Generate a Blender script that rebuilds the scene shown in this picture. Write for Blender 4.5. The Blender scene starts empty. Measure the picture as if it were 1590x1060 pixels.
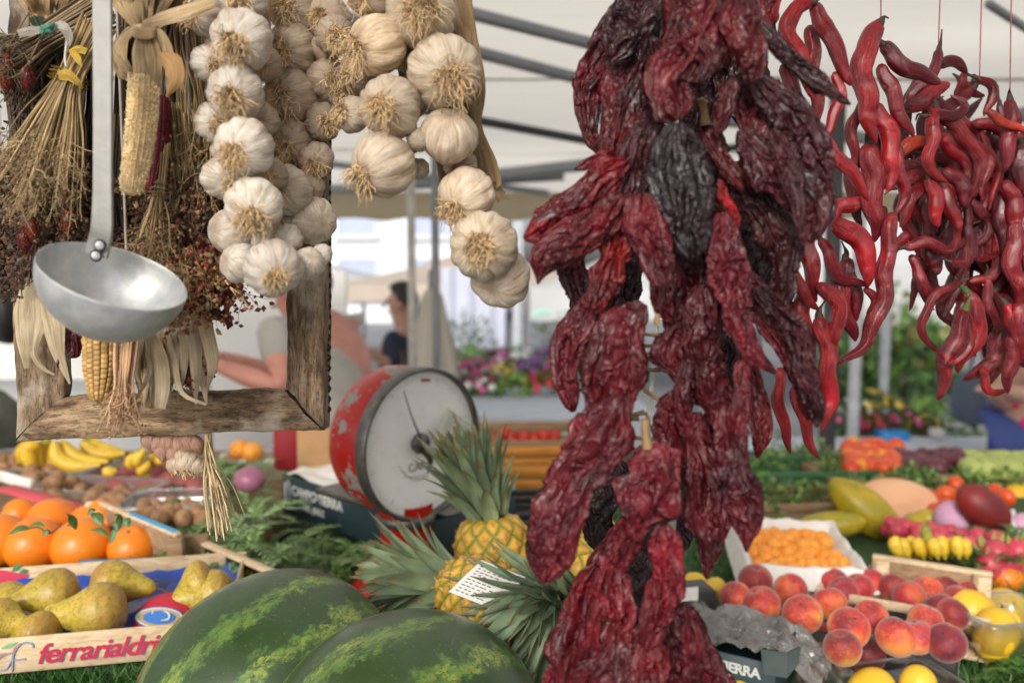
import bpy, math, random
import numpy as np
from mathutils import Vector, Matrix, Euler

# ---------------------------------------------------------------- camera, sky, sun, exposure
SC = bpy.context.scene
COL = SC.collection
PITCH = math.atan(110 / 1300)
FPX = 1300.0
CAMZ = 1.5
cam_data = bpy.data.cameras.new('camera')
cam = bpy.data.objects.new('camera', cam_data)
COL.objects.link(cam)
cam.location = (0, 0, CAMZ)
cam.rotation_euler = (math.pi / 2 - PITCH, 0, 0)
cam_data.sensor_width = 36
cam_data.lens = 36 * FPX / 1590
cam_data.clip_start = 0.05
cam_data.clip_end = 400
cam_data.dof.use_dof = True
cam_data.dof.focus_distance = 0.82
cam_data.dof.aperture_fstop = 3.8
SC.camera = cam

SUN_EL, SUN_AZ = math.radians(29), math.radians(196)     # azimuth measured from +Y towards +X: behind the camera, to its left
world = bpy.data.worlds.new("World")
SC.world = world
world.use_nodes = True
wt = world.node_tree
bg = wt.nodes['Background']
sky = wt.nodes.new('ShaderNodeTexSky')
sky.sky_type = 'NISHITA'
sky.sun_disc = False
sky.sun_elevation = SUN_EL
sky.sun_rotation = SUN_AZ
sky.air_density = 1.0
sky.dust_density = 4.0
hs = wt.nodes.new('ShaderNodeHueSaturation')
hs.inputs['Saturation'].default_value = 0.35
wt.links.new(sky.outputs[0], hs.inputs['Color'])
wt.links.new(hs.outputs[0], bg.inputs['Color'])
bg.inputs['Strength'].default_value = 0.12
sl = bpy.data.lights.new('sun', 'SUN')
sl.energy = 1.0
sl.angle = math.radians(14)
sl.color = (1.0, 0.95, 0.88)
sun = bpy.data.objects.new('sun', sl)
COL.objects.link(sun)
sdir = Vector((math.sin(SUN_AZ) * math.cos(SUN_EL), math.cos(SUN_AZ) * math.cos(SUN_EL), math.sin(SUN_EL)))
sun.rotation_euler = sdir.to_track_quat('Z', 'Y').to_euler()
sun.location = (0, -2, 6)
SC.view_settings.view_transform = 'Standard'
SC.view_settings.look = 'None'
SC.view_settings.exposure = 0.55
SC.view_settings.gamma = 1
SC.render.engine = 'CYCLES'
SC.cycles.use_denoising = True
SC.cycles.max_bounces = 6
SC.cycles.transparent_max_bounces = 12
SC.cycles.sample_clamp_indirect = 6

# ---------------------------------------------------------------- geometry helpers
R = random.Random(7)
NR = np.random.RandomState(11)
A = np.array
CAMP = A([0, 0, CAMZ])
CPI, SPI = math.cos(PITCH), math.sin(PITCH)
def ray(px, py):
    dx, dz = (px - 795) / FPX, -(py - 530) / FPX
    return A([dx, CPI + dz * SPI, -SPI + dz * CPI])
def P(px, py, d): return CAMP + ray(px, py) * d
def T(px, py, z):
    r = ray(px, py)
    return CAMP + r * ((z - CAMZ) / r[2])

def vnoise(p):
    p = np.asarray(p, float)
    i = np.floor(p).astype(np.int64); f = p - i; u = f * f * (3 - 2 * f)
    def h(a, b, c):
        k = (a * 73856093) ^ (b * 19349663) ^ (c * 83492791)
        k = ((k ^ (k >> 13)) * 1274126177) & 0x7fffffff
        k = ((k ^ (k >> 15)) * 2246822519) & 0x7fffffff
        return k / 1073741823.5 - 1
    x, y, z = i[..., 0], i[..., 1], i[..., 2]; ux, uy, uz = u[..., 0], u[..., 1], u[..., 2]
    L = lambda a, b, t: a + (b - a) * t
    return L(L(L(h(x, y, z), h(x+1, y, z), ux), L(h(x, y+1, z), h(x+1, y+1, z), ux), uy),
             L(L(h(x, y, z+1), h(x+1, y, z+1), ux), L(h(x, y+1, z+1), h(x+1, y+1, z+1), ux), uy), uz)
def fbm(p, o=3):
    p = np.asarray(p, float); s = 0; a = 1; t = 0
    for k in range(o):
        s = s + a * vnoise(p * 2 ** k + 17.3 * k); t += a; a *= .5
    return s / t

def gridq(nr, nc):
    i = np.arange(nr - 1)[:, None] * nc + np.arange(nc - 1)[None, :]
    i = i.ravel()
    return np.stack([i, i + 1, i + nc + 1, i + nc], 1)

class Geo:
    def __init__(s): s.V = []; s.Q = []; s.T = []; s.U = []; s.C = []; s.n = 0
    def add(s, V, Q=None, Tt=None, uv=None, col=None):
        V = np.asarray(V, float).reshape(-1, 3); n = len(V)
        s.V.append(V)
        if Q is not None and len(Q): s.Q.append(np.asarray(Q, int) + s.n)
        if Tt is not None and len(Tt): s.T.append(np.asarray(Tt, int) + s.n)
        s.U.append(np.zeros((n, 2)) if uv is None else np.asarray(uv, float).reshape(-1, 2))
        c = np.ones((n, 3)) if col is None else np.broadcast_to(np.asarray(col, float), (n, 3))
        s.C.append(c); s.n += n
        return s
    def mesh(s, name, off, smooth=True):
        V = np.concatenate(s.V) - off
        Q = np.concatenate(s.Q) if s.Q else np.zeros((0, 4), int)
        Tt = np.concatenate(s.T) if s.T else np.zeros((0, 3), int)
        me = bpy.data.meshes.new(name)
        loops = np.concatenate([Q.ravel(), Tt.ravel()])
        starts = np.concatenate([np.arange(len(Q)) * 4, len(Q) * 4 + np.arange(len(Tt)) * 3])
        me.vertices.add(len(V)); me.vertices.foreach_set('co', V.astype(np.float32).ravel())
        me.loops.add(len(loops)); me.loops.foreach_set('vertex_index', loops.astype(np.int32))
        me.polygons.add(len(starts)); me.polygons.foreach_set('loop_start', starts.astype(np.int32))
        me.polygons.foreach_set('use_smooth', np.full(len(starts), smooth))
        uvl = me.uv_layers.new(name='UVMap')
        U = np.concatenate(s.U)[loops]
        uvl.data.foreach_set('uv', U.astype(np.float32).ravel())
        ca = me.color_attributes.new('Col', 'FLOAT_COLOR', 'POINT')
        C = np.concatenate(s.C); C = np.concatenate([C, np.ones((len(C), 1))], 1)
        ca.data.foreach_set('color', C.astype(np.float32).ravel())
        me.update(calc_edges=True); me.validate()
        return me

ORG = {}
def setp(o, label=None, cat=None, group=None, kind=None):
    if label: o['label'] = label
    if cat: o['category'] = cat
    if group: o['group'] = group
    if kind: o['kind'] = kind
    return o
def thing(name, label, cat, loc, group=None, kind=None):
    o = bpy.data.objects.new(name, None); COL.objects.link(o)
    o.empty_display_size = 0.05
    o.location = tuple(loc); ORG[o] = A(loc, float)
    return setp(o, label, cat, group, kind)
def mk(name, g, mat, parent=None, color=None, smooth=True, label=None, cat=None, group=None, kind=None, org=None):
    V = np.concatenate(g.V)
    if parent is not None: off = ORG[parent]
    elif org is not None: off = A(org, float)
    else: off = A([(V[:, 0].min() + V[:, 0].max()) / 2, (V[:, 1].min() + V[:, 1].max()) / 2, V[:, 2].min()])
    me = g.mesh(name, off, smooth)
    me.materials.append(mat)
    o = bpy.data.objects.new(name, me); COL.objects.link(o)
    if parent is not None: o.parent = parent
    else: o.location = tuple(off)
    ORG[o] = off
    if color is not None: o.color = (*color, 1)
    return setp(o, label, cat, group, kind)
def kids(o): return [c for c in bpy.data.objects if c.parent == o]
class Proto:
    """one built thing; place() moves the first, then copies it with its parts"""
    def __init__(s, root): s.root = root; s.used = False; s.tree = [(c, kids(c)) for c in kids(root)]
    def place(s, loc, rot=(0, 0, 0), sc=1.0, label=None, group=None, color=None, cat=None):
        if not s.used: s.used = True; r = s.root; parts = [c for c, _ in s.tree]
        else:
            r = s.root.copy(); COL.objects.link(r); parts = []
            for c, gs in s.tree:
                k = c.copy(); COL.objects.link(k); k.parent = r; parts.append(k)
                for g_ in gs:
                    q = g_.copy(); COL.objects.link(q); q.parent = k
        r.location = tuple(loc); r.rotation_euler = rot
        r.scale = (sc,) * 3 if isinstance(sc, (int, float)) else sc
        ORG[r] = A(loc, float)
        setp(r, label, cat, group)
        if color is not None:
            r.color = (*color, 1)
            for k in parts:
                if k.get('tint'): k.color = (*color, 1)
        return r

def resample(pts, n, vals=None):
    pts = np.asarray(pts, float)
    if len(pts) == 2: pts = np.array([pts[0], (pts[0] + pts[1]) / 2, pts[1]])
    p = np.vstack([2 * pts[0] - pts[1], pts, 2 * pts[-1] - pts[-2]])
    out = []
    for i in range(1, len(p) - 2):
        t = np.linspace(0, 1, 12, endpoint=False)[:, None]
        a, b, c, d = p[i-1], p[i], p[i+1], p[i+2]
        out.append(.5 * (2*b + (c-a)*t + (2*a-5*b+4*c-d)*t*t + (3*b-a-3*c+d)*t**3))
    out.append(p[-2][None]); q = np.vstack(out)
    s = np.r_[0, np.cumsum(np.linalg.norm(np.diff(q, axis=0), axis=1))]
    ss = np.linspace(0, s[-1], n)
    return np.stack([np.interp(ss, s, q[:, k]) for k in range(3)], 1), s[-1]
def nrm(v): return v / np.maximum(np.linalg.norm(v, axis=-1, keepdims=True), 1e-9)
def frame(path, ref=(0, 1, 0.0)):
    t = nrm(np.gradient(path, axis=0)); ref = A(ref, float)
    s = np.cross(t, np.broadcast_to(ref, t.shape))
    for i in range(1, len(s)):
        if np.linalg.norm(s[i]) < .15: s[i] = s[i-1]
    if np.linalg.norm(s[0]) < .15: s[0] = A([1, 0, 0])
    s = nrm(s - t * (s * t).sum(1)[:, None]); 
    for i in range(1, len(s)):
        if (s[i] * s[i-1]).sum() < 0: s[i] *= -1
    return t, s, np.cross(s, t)
def tube(path, rad, nseg=8, flat=1.0, ref=(0, 1, 0), disp=None, phase=math.pi/2, uscale=1):
    """path (n,3), rad (n): returns V,Q,uv; the seam lies on the far side"""
    path = np.asarray(path, float); n = len(path); rad = np.broadcast_to(np.asarray(rad, float), (n,))
    t, s, d = frame(path, ref)
    th = np.linspace(0, 2 * math.pi, nseg + 1) + phase
    c, sn = np.cos(th)[None, :, None], np.sin(th)[None, :, None]
    dirv = s[:, None] * c + d[:, None] * sn * flat
    r = rad[:, None, None]
    if disp is not None: r = r * disp(np.linspace(0, 1, n)[:, None], th[None, :])[..., None]
    V = path[:, None] + dirv * r
    uv = np.stack(np.broadcast_arrays(np.linspace(0, uscale, nseg + 1)[None, :], np.linspace(0, 1, n)[:, None]), -1)
    return V.reshape(-1, 3), gridq(n, nseg + 1)[:, ::-1], uv.reshape(-1, 2)
def addtube(g, pts, rad, nseg=6, n=None, col=None, **k):
    pts = np.asarray(pts, float)
    if n is None: n = max(3, len(pts) * 4)
    path, _ = resample(pts, n)
    rad = np.interp(np.linspace(0, 1, n), np.linspace(0, 1, len(np.atleast_1d(rad))), np.atleast_1d(rad)) if np.ndim(rad) else np.full(n, rad)
    rad = rad.copy(); 
    V, Q, uv = tube(path, rad, nseg, **k)
    g.add(V, Q, uv=uv, col=col)
    # end caps
    for ring in (range(nseg), [(n - 1) * (nseg + 1) + j for j in range(nseg)][::-1]):
        ring = list(ring); c = V[ring].mean(0)
        b = g.n; g.add(np.vstack([V[ring], c]), Tt=[(j, (j + 1) % nseg, nseg) for j in range(nseg)], uv=np.vstack([uv[ring], uv[ring][:1]]), col=col)
    return g
def box(g, c, size, rz=0, rot=None, col=None, bev=0.0):
    """axis box centred on c, rotated about z by rz (or 3x3 rot), edges chamfered when bev"""
    sx, sy, sz = [a / 2 for a in size]
    if bev <= 0:
        v = A([(x, y, z) for x in (-sx, sx) for y in (-sy, sy) for z in (-sz, sz)])
        q = [(0, 1, 3, 2), (4, 6, 7, 5), (0, 4, 5, 1), (2, 3, 7, 6), (0, 2, 6, 4), (1, 5, 7, 3)]
        v = v[A(q).ravel()]; q = np.arange(24).reshape(6, 4)
        tt = None
    else:
        b = min(bev, sx * .9, sy * .9, sz * .9); v = []; 
        idx = {}
        for x in (-1, 1):
            for y in (-1, 1):
                for z in (-1, 1):
                    for ax in range(3):
                        p = [x * sx, y * sy, z * sz]
                        for k in range(3):
                            if k != ax: p[k] -= (x, y, z)[k] * b
                        idx[(x, y, z, ax)] = len(v); v.append(p)
        v = A(v); q = []; tt = []
        sg = (-1, 1)
        for ax in range(3):
            o1, o2 = (ax + 1) % 3, (ax + 2) % 3
            for s_ in sg:
                f = []
                for a, b_ in ((-1, -1), (1, -1), (1, 1), (-1, 1)):
                    k = [0, 0, 0]; k[ax] = s_; k[o1] = a; k[o2] = b_; f.append(idx[(*k, ax)])
                q.append(f if s_ > 0 else f[::-1])
            for a in sg:                       # edge along ax
                for b_ in sg:
                    k1 = [0, 0, 0]; k1[ax] = -1; k1[o1] = a; k1[o2] = b_
                    k2 = list(k1); k2[ax] = 1
                    q.append([idx[(*k1, o1)], idx[(*k2, o1)], idx[(*k2, o2)], idx[(*k1, o2)]][::(1 if a * b_ < 0 else -1)])
        for x in sg:
            for y in sg:
                for z in sg:
                    f = [idx[(x, y, z, 0)], idx[(x, y, z, 1)], idx[(x, y, z, 2)]]
                    tt.append(f if x * y * z > 0 else f[::-1])
    M3 = rot if rot is not None else A([[math.cos(rz), -math.sin(rz), 0], [math.sin(rz), math.cos(rz), 0], [0, 0, 1]])
    g.add(v @ np.asarray(M3).T + A(c), q, tt, col=col, uv=v[:, :2])
    return g
def beam(g, a, b, w, h, up=(0, 0, 1), col=None, bev=0.0):
    a, b = A(a, float), A(b, float); t = b - a; L = np.linalg.norm(t); t = t / L
    s = nrm(np.cross(t, A(up, float))); u = np.cross(s, t)
    return box(g, (a + b) / 2, (L, w, h), rot=np.stack([t, s, u], 1), col=col, bev=bev)
def basis(n, hint=(0, 0, 1)):
    n = nrm(A(n, float)); s = np.cross(A(hint, float), n)
    if np.linalg.norm(s) < 1e-3: s = A([1., 0, 0])
    s = nrm(s); return np.stack([s, np.cross(n, s), n], 1)
def lathe(g, prof, c, axis=(0, 0, 1), n=40, col=None, hint=(0, 0, 1), fn=None):
    """prof [(r,h)...] about axis through c"""
    B = basis(axis, hint) if tuple(axis) != (0, 0, 1) else np.eye(3)
    prof = A(prof, float); th = np.linspace(0, 2 * math.pi, n + 1)
    r = prof[:, 0][:, None] * np.ones(n + 1); h = prof[:, 1][:, None] * np.ones(n + 1)
    if fn is not None: r, h = fn(r, h, th[None, :])
    V = np.stack([r * np.cos(th), r * np.sin(th), h], -1).reshape(-1, 3) @ B.T + A(c)
    uv = np.stack(np.broadcast_arrays(np.linspace(0, 1, n + 1)[None, :], np.linspace(0, 1, len(prof))[:, None]), -1).reshape(-1, 2)
    g.add(V, gridq(len(prof), n + 1), uv=uv, col=col)
    return g
def ribbon(g, pts, widths, n=14, m=6, curl=.3, ref=(0, 1, 0), ridge=.0, seed=0, col=None, twist=0.):
    """a thin leaf: cross-section bowed by curl, ridged lengthwise"""
    path, L = resample(pts, n); t, s, d = frame(path, ref)
    tt = np.linspace(0, 1, n); w = np.interp(tt, np.linspace(0, 1, len(widths)), widths) / 2
    if twist:
        a = (twist * tt)[:, None]; s, d = s * np.cos(a) + d * np.sin(a), d * np.cos(a) - s * np.sin(a)
    x = np.linspace(-1, 1, m + 1)
    bow = curl * (x ** 2)[None, :]
    if ridge: bow = bow + ridge * vnoise(np.stack(np.broadcast_arrays(x[None, :] * 4.5 + seed, tt[:, None] * 2.5, 0 * x[None, :] + seed), -1))
    V = path[:, None] + s[:, None] * (x[None, :, None] * w[:, None, None]) + d[:, None] * (bow * w[:, None])[..., None]
    uv = np.stack(np.broadcast_arrays(x[None, :] * .5 + .5 + seed, tt[:, None] * L * 10), -1)
    g.add(V.reshape(-1, 3), gridq(n, m + 1), uv=uv.reshape(-1, 2), col=col)
    return g
def rvec(s=1.0): return NR.uniform(-1, 1, 3) * s

# ---------------------------------------------------------------- materials
class Mat:
    def __init__(s, name, rough=.6, metal=0., spec=.5, base=None):
        s.m = bpy.data.materials.new(name); s.m.use_nodes = True; s.nt = s.m.node_tree
        s.b = s.nt.nodes['Principled BSDF']; s.out = s.nt.nodes['Material Output']
        s.b.inputs['Roughness'].default_value = rough; s.b.inputs['Metallic'].default_value = metal
        s.b.inputs['Specular IOR Level'].default_value = spec
        if base is not None: s.b.inputs['Base Color'].default_value = (*base, 1)
    def n(s, typ, ins=None, **props):
        nd = s.nt.nodes.new(typ)
        for k, v in props.items(): setattr(nd, k, v)
        for k, v in (ins or {}).items(): s.put(nd.inputs[k], v)
        return nd
    def put(s, sock, v):
        if isinstance(v, bpy.types.NodeSocket): s.nt.links.new(v, sock)
        elif isinstance(v, tuple) and len(v) == 3 and sock.type == 'RGBA': sock.default_value = (*v, 1)
        else: sock.default_value = v
    def set(s, name, v): s.put(s.b.inputs[name], v); return s
    def coord(s, kind='Object', scale=(1, 1, 1)):
        o = s.n('ShaderNodeTexCoord').outputs[kind]
        if scale == (1, 1, 1): return o
        return s.n('ShaderNodeMapping', {'Vector': o, 'Scale': scale}).outputs[0]
    def noise(s, vec, scale, detail=3, rough=.55, dist=0., **k):
        return s.n('ShaderNodeTexNoise', {'Vector': vec, 'Scale': scale, 'Detail': detail, 'Roughness': rough, 'Distortion': dist}, **k).outputs[0]
    def ramp(s, fac, stops):
        nd = s.n('ShaderNodeValToRGB', {'Fac': fac}); e = nd.color_ramp.elements
        while len(e) < len(stops): e.new(.5)
        for i, (p, c) in enumerate(stops):
            e[i].position = p; e[i].color = (*c, 1) if len(np.atleast_1d(c)) == 3 else (c, c, c, 1)
        return nd.outputs[0]
    def mix(s, f, a, b, mode='MIX'):
        nd = s.n('ShaderNodeMix', data_type='RGBA', blend_type=mode)
        s.put(nd.inputs[0], f); s.put(nd.inputs[6], a); s.put(nd.inputs[7], b); return nd.outputs[2]
    def math(s, op, a, b=0.): 
        nd = s.n('ShaderNodeMath', operation=op); s.put(nd.inputs[0], a); s.put(nd.inputs[1], b); return nd.outputs[0]
    def bump(s, h, strength=.5, dist=.001):
        nm = None
        for hh, st, di in (h if isinstance(h, list) else [(h, strength, dist)]):
            nd = s.n('ShaderNodeBump', {'Height': hh, 'Strength': st, 'Distance': di})
            if nm is not None: s.nt.links.new(nm, nd.inputs['Normal'])
            nm = nd.outputs[0]
        s.nt.links.new(nm, s.b.inputs['Normal']); return s
    def ocol(s): return s.n('ShaderNodeObjectInfo').outputs['Color']
    def vcol(s): return s.n('ShaderNodeVertexColor', layer_name='Col').outputs[0]
    def rnd(s): return s.n('ShaderNodeObjectInfo').outputs['Random']
def simple(name, base, rough=.6, metal=0, var=.25, scale=20, bump=0., bscale=60, src=None, spec=.5, coord='Object'):
    m = Mat(name, rough, metal, spec); c = m.coord(coord)
    base_s = {'o': m.ocol, 'v': m.vcol}[src]() if src else base
    nz = m.noise(c, scale, 4)
    m.set('Base Color', m.mix(1.0, base_s, m.ramp(nz, [(.25, 1 - var), (.75, 1 + var)]), 'MULTIPLY'))
    if bump: m.bump(m.noise(c, bscale, 4), bump, .002)
    return m.m
# wrinkled dried pepper skin
def dried_mat():
    m = Mat('dried_pepper_skin', .5, spec=.35); c = m.coord('Object'); uvc = m.coord('UV', (7, 3, 1))
    n1 = m.noise(c, 26, 3, .5); n2 = m.noise(uvc, 2.0, 6, .6, 1.2)
    base = m.mix(1.0, m.ocol(), m.ramp(n1, [(.3, (.25, .18, .21)), (.5, (.54, .34, .38)), (.74, (1.0, .6, .58))]), 'MULTIPLY')
    base = m.mix(m.ramp(m.noise(c, 14, 3, .6), [(.55, 0.), (.75, .5)]), base, (.035, .012, .018))
    m.set('Base Color', base)
    m.set('Roughness', m.ramp(n2, [(.3, .3), (.7, .55)]))
    def rid(scale, det=2, dist=1.5, vec=c):
        x = m.noise(vec, scale, det, .5, dist)
        return m.math('SUBTRACT', 1., m.math('MULTIPLY', m.math('ABSOLUTE', m.math('SUBTRACT', x, .5)), 5.))
    m.bump([(rid(1.5, 1, 1.0, uvc), .9, .0035), (rid(60, 2, 1.2), .8, .0018), (m.noise(c, 260, 3), .3, .0009)])
    m.set('Coat Weight', .2).set('Coat Roughness', .14)
    return m.m
def chili_mat():
    m = Mat('fresh_chili_skin', .24); c = m.coord('Object'); uv = m.coord('UV', (14, 3.5, 1))
    n1 = m.noise(c, 45, 3)
    base = m.mix(1.0, m.ocol(), m.ramp(n1, [(.3, (.30, .30, .33)), (.7, (.95, .9, .86))]), 'MULTIPLY')
    m.set('Base Color', base)
    wr = m.noise(uv, 2.4, 4, .6, .9); patch = m.ramp(m.noise(c, 22, 2), [(.42, 0.), (.6, 1.)])
    m.bump([(m.math('MULTIPLY', wr, patch), 1., .0060), (m.noise(uv, 5, 3, .6, 1.), .35, .0012), (m.noise(c, 260, 2), .15, .0006)])
    m.set('Coat Weight', .15).set('Coat Roughness', .2)
    return m.m
def garlic_mat():
    m = Mat('garlic_skin', .55); c = m.coord('Object'); uv = m.coord('UV', (26, 2.2, 1)); uv2 = m.coord('UV', (60, 5, 1))
    st = m.noise(uv, 1.6, 4, .6, .5); fine = m.noise(uv2, 2, 3)
    pat = m.noise(c, 38, 4, .6)
    a = m.mix(1.0, m.ocol(), m.ramp(st, [(.28, (.50, .40, .30)), (.46, (.86, .80, .72)), (.66, (1.05, 1.05, 1.04))]), 'MULTIPLY')
    b = m.mix(m.ramp(pat, [(.47, 0.), (.66, .65)]), a, (.33, .22, .14))
    b = m.mix(m.math('MULTIPLY', m.ramp(m.noise(uv, .8, 3), [(.5, 0.), (.68, .45)]), m.ramp(m.noise(c, 14, 2), [(.45, 0.), (.65, 1.)])), b, (.38, .2, .2))
    m.set('Base Color', b)
    m.bump([(fine, .5, .0010), (st, .6, .0022), (m.noise(c, 160, 3), .15, .0008)])
    m.set('Subsurface Weight', .08); m.b.inputs['Subsurface Radius'].default_value = (.004, .003, .002)
    return m.m
def vcmat(name, rough=.7, var=.3, scale=60, bump=.3, bscale=200, dist=.001, trans=False, spec=.4):
    m = Mat(name, rough, spec=spec); c = m.coord('Object')
    m.set('Base Color', m.mix(1.0, m.vcol(), m.ramp(m.noise(c, scale, 3), [(.28, 1 - var), (.72, 1 + var)]), 'MULTIPLY'))
    m.bump(m.noise(c, bscale, 3), bump, dist)
    return m.m
def husk_mat():
    m = Mat('corn_husk', .6); uv = m.coord('UV', (22, .6, 1)); c = m.coord('Object')
    st = m.noise(uv, 1.3, 6, .7)
    m.set('Base Color', m.mix(1.0, m.mix(1., m.vcol(), m.ramp(st, [(.3, (.45, .38, .29)), (.46, (.95, .91, .85)), (.62, (1.3, 1.27, 1.22))]), 'MULTIPLY'), m.ramp(m.noise(c, 30), [(.3, (.75, .7, .62)), (.7, (1.15, 1.12, 1.1))]), 'MULTIPLY'))
    m.bump([(st, .9, .0025), (m.noise(c, 120), .2, .001)])
    tr = m.n('ShaderNodeBsdfTranslucent', {'Color': (.6, .45, .25)}).outputs[0]
    mx = m.n('ShaderNodeMixShader', {0: .15, 1: m.b.outputs[0], 2: tr}); m.nt.links.new(mx.outputs[0], m.out.inputs[0])
    return m.m
def wood_mat(name, c0, c1, c2, scale=1., along=(1, 14, 14), bump=.4, rough=.75, dirt=0.):
    m = Mat(name, rough); g = m.coord('Object', tuple(a * scale for a in along)); c = m.coord('Object')
    n1 = m.noise(g, 6, 5, .65, .6)
    b = m.ramp(n1, [(.36, c0), (.5, c1), (.66, c2)]) if dirt else m.ramp(n1, [(.28, c0), (.5, c1), (.72, c2)])
    if dirt: b = m.mix(1., b, m.ramp(m.noise(m.coord('Object', tuple(a * scale * 1.5 for a in along)), 22, 4, .7, .4), [(.38, .35), (.5, 1.05)]), 'MULTIPLY')
    if dirt: b = m.mix(m.ramp(m.noise(c, 16, 5, .65), [(.52, 0.), (.64, dirt)]), b, (.42, .37, .3))
    if dirt: b = m.mix(m.ramp(m.noise(c, 9, 4, .6), [(.5, 0.), (.7, dirt)]), b, (.05, .035, .03))
    m.set('Base Color', b); m.bump([(n1, bump, .002), (m.noise(c, 140), .25, .001)])
    return m.m
def peel_paint():
    m = Mat('chipped_red_paint', .28); c = m.coord('Object')
    red = m.mix(m.noise(c, 9, 3), (.34, .006, .006), (.5, .014, .01))
    chip = m.noise(c, 55, 5, .7); mask_big = m.noise(c, 9, 3, .5)
    f = m.math('GREATER_THAN', m.math('ADD', m.math('MULTIPLY', chip, .45), m.math('MULTIPLY', mask_big, .75)), .68)
    m.set('Base Color', m.mix(f, red, m.mix(chip, (.2, .19, .17), (.34, .32, .29))))
    m.set('Roughness', m.mix(f, (.25,) * 3, (.55,) * 3)); m.bump([(m.math('SUBTRACT', 1., f), .35, .001)])
    return m.m
def melon_mat():
    m = Mat('watermelon_rind', .34); c = m.coord('Object'); uv = m.coord('UV')
    x = m.n('ShaderNodeSeparateXYZ', {'Vector': uv}).outputs
    wob = m.math('MULTIPLY', m.math('SUBTRACT', m.noise(c, 12, 5, .75), .5), .10)
    wob2 = m.math('MULTIPLY', m.math('SUBTRACT', m.noise(c, 70, 4, .7), .5), .07)
    u = m.math('ADD', m.math('ADD', x[0], wob), wob2)
    s = m.math('SINE', m.math('MULTIPLY', u, 2 * math.pi * 11))
    line = m.ramp(s, [(.66, 0.), (.93, 1.)])
    brk = m.ramp(m.noise(m.coord('UV', (60, 16, 1)), 2.4, 7, .85, .9), [(.485, 0.), (.53, 1.)])
    brk2 = m.ramp(m.noise(c, 11, 3, .6), [(.4, .25), (.55, 1.)])
    f = m.math('MULTIPLY', m.math('MULTIPLY', line, brk), brk2)
    dark = m.mix(m.noise(c, 60, 5, .7), (.012, .034, .010), (.040, .075, .022))
    mid = m.ramp(s, [(.1, 0.), (.9, .9)])
    b = m.mix(m.math('MULTIPLY', mid, m.ramp(m.noise(m.coord('UV', (50, 14, 1)), 1.4, 6, .8, .5), [(.4, 0.), (.55, 1.)])), dark, (.10, .19, .04))
    b = m.mix(f, b, m.mix(m.noise(c, 30), (.13, .22, .03), (.33, .34, .05)))
    spk = m.ramp(m.noise(c, 420, 2), [(.66, 0.), (.72, .6)])
    b = m.mix(spk, b, (.12, .2, .05))
    m.set('Base Color', b).set('Coat Weight', .3).set('Coat Roughness', .25); m.set('Roughness', m.ramp(m.noise(c, 25, 4), [(.3, .28), (.7, .5)]))
    m.bump([(m.noise(c, 60, 3), .06, .002)])
    return m.m
def fruit_mat(name, stops, scale=14, rough=.45, fine=0., fscale=300, fcol=(.3, .15, .03), bump=.1, bscale=300, sheen=0., use_rnd=True, coat=0.):
    m = Mat(name, rough); c = m.coord('Object')
    v = m.n('ShaderNodeVectorMath', {0: c, 1: m.n('ShaderNodeCombineXYZ', {'X': m.math('MULTIPLY', m.rnd(), 40.)}).outputs[0]}, operation='ADD').outputs[0]
    b = m.ramp(m.noise(v, scale, 3, .5), stops)
    if fine: b = m.mix(m.ramp(m.noise(v, fscale, 3, .7), [(.5, 0.), (.66, fine)]), b, fcol)
    m.set('Base Color', b)
    if bump: m.bump(m.noise(c, bscale, 2), bump, .001)
    if sheen: m.set('Sheen Weight', sheen).set('Sheen Roughness', .4)
    if coat: m.set('Coat Weight', coat)
    return m.m
def clear_mat():
    m = Mat('clear_plastic', .15, base=(.9, .92, .93))
    tr = m.n('ShaderNodeBsdfTransparent', {'Color': (.93, .95, .96)}).outputs[0]
    gl = m.n('ShaderNodeBsdfGlossy', {'Color': (.95, .97, 1), 'Roughness': .18}).outputs[0]
    df = m.n('ShaderNodeBsdfTranslucent', {'Color': (.8, .82, .84)}).outputs[0]
    fr = m.n('ShaderNodeLayerWeight', {'Blend': .35}).outputs[1]
    a = m.n('ShaderNodeMixShader', {0: .22, 1: tr, 2: df}).outputs[0]
    b = m.n('ShaderNodeMixShader', {0: m.math('ADD', m.math('MULTIPLY', fr, .6), .06), 1: a, 2: gl}).outputs[0]
    m.nt.links.new(b, m.out.inputs[0]); return m.m
def canvas_mat(name, c0, tr_col, fac=.45, rib=True):
    m = Mat(name, .85); c = m.coord('Object')
    st = m.noise(m.coord('Object', (1.2, 9, 1)), 1.4, 4)
    base = m.mix(1., c0, m.ramp(st, [(.3, (.86, .84, .8)), (.7, (1.08, 1.08, 1.06))]), 'MULTIPLY')
    m.set('Base Color', base)
    tr = m.n('ShaderNodeBsdfTranslucent', {'Color': tr_col}).outputs[0]
    mx = m.n('ShaderNodeMixShader', {0: fac, 1: m.b.outputs[0], 2: tr}); m.nt.links.new(mx.outputs[0], m.out.inputs[0])
    if rib: m.bump(m.noise(m.coord('Object', (.6, 6, 1)), 2, 3), .4, .02)
    return m.m
MD = dried_mat(); MC = chili_mat(); MG = garlic_mat(); MHUSK = husk_mat(); MMEL = melon_mat(); MPEEL = peel_paint(); MCLEAR = clear_mat()
MV = vcmat('dry_plant'); MVS = vcmat('smooth_colour', .5, .12, 30, .1); MLEAF = vcmat('leaf_skin', .42, .25, 40, .15, 120)
MOB = simple('painted_or_cloth', None, .7, src='o', var=.12, scale=12, bump=.2, bscale=80)
MOBG = simple('glossy_colour', None, .3, src='o', var=.1, scale=14)
MSTRAW = simple('straw', (.5, .36, .18), .75, var=.45, scale=90)
MROOT = simple('root_hair', (.50, .35, .19), .8, var=.5, scale=120)
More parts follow.
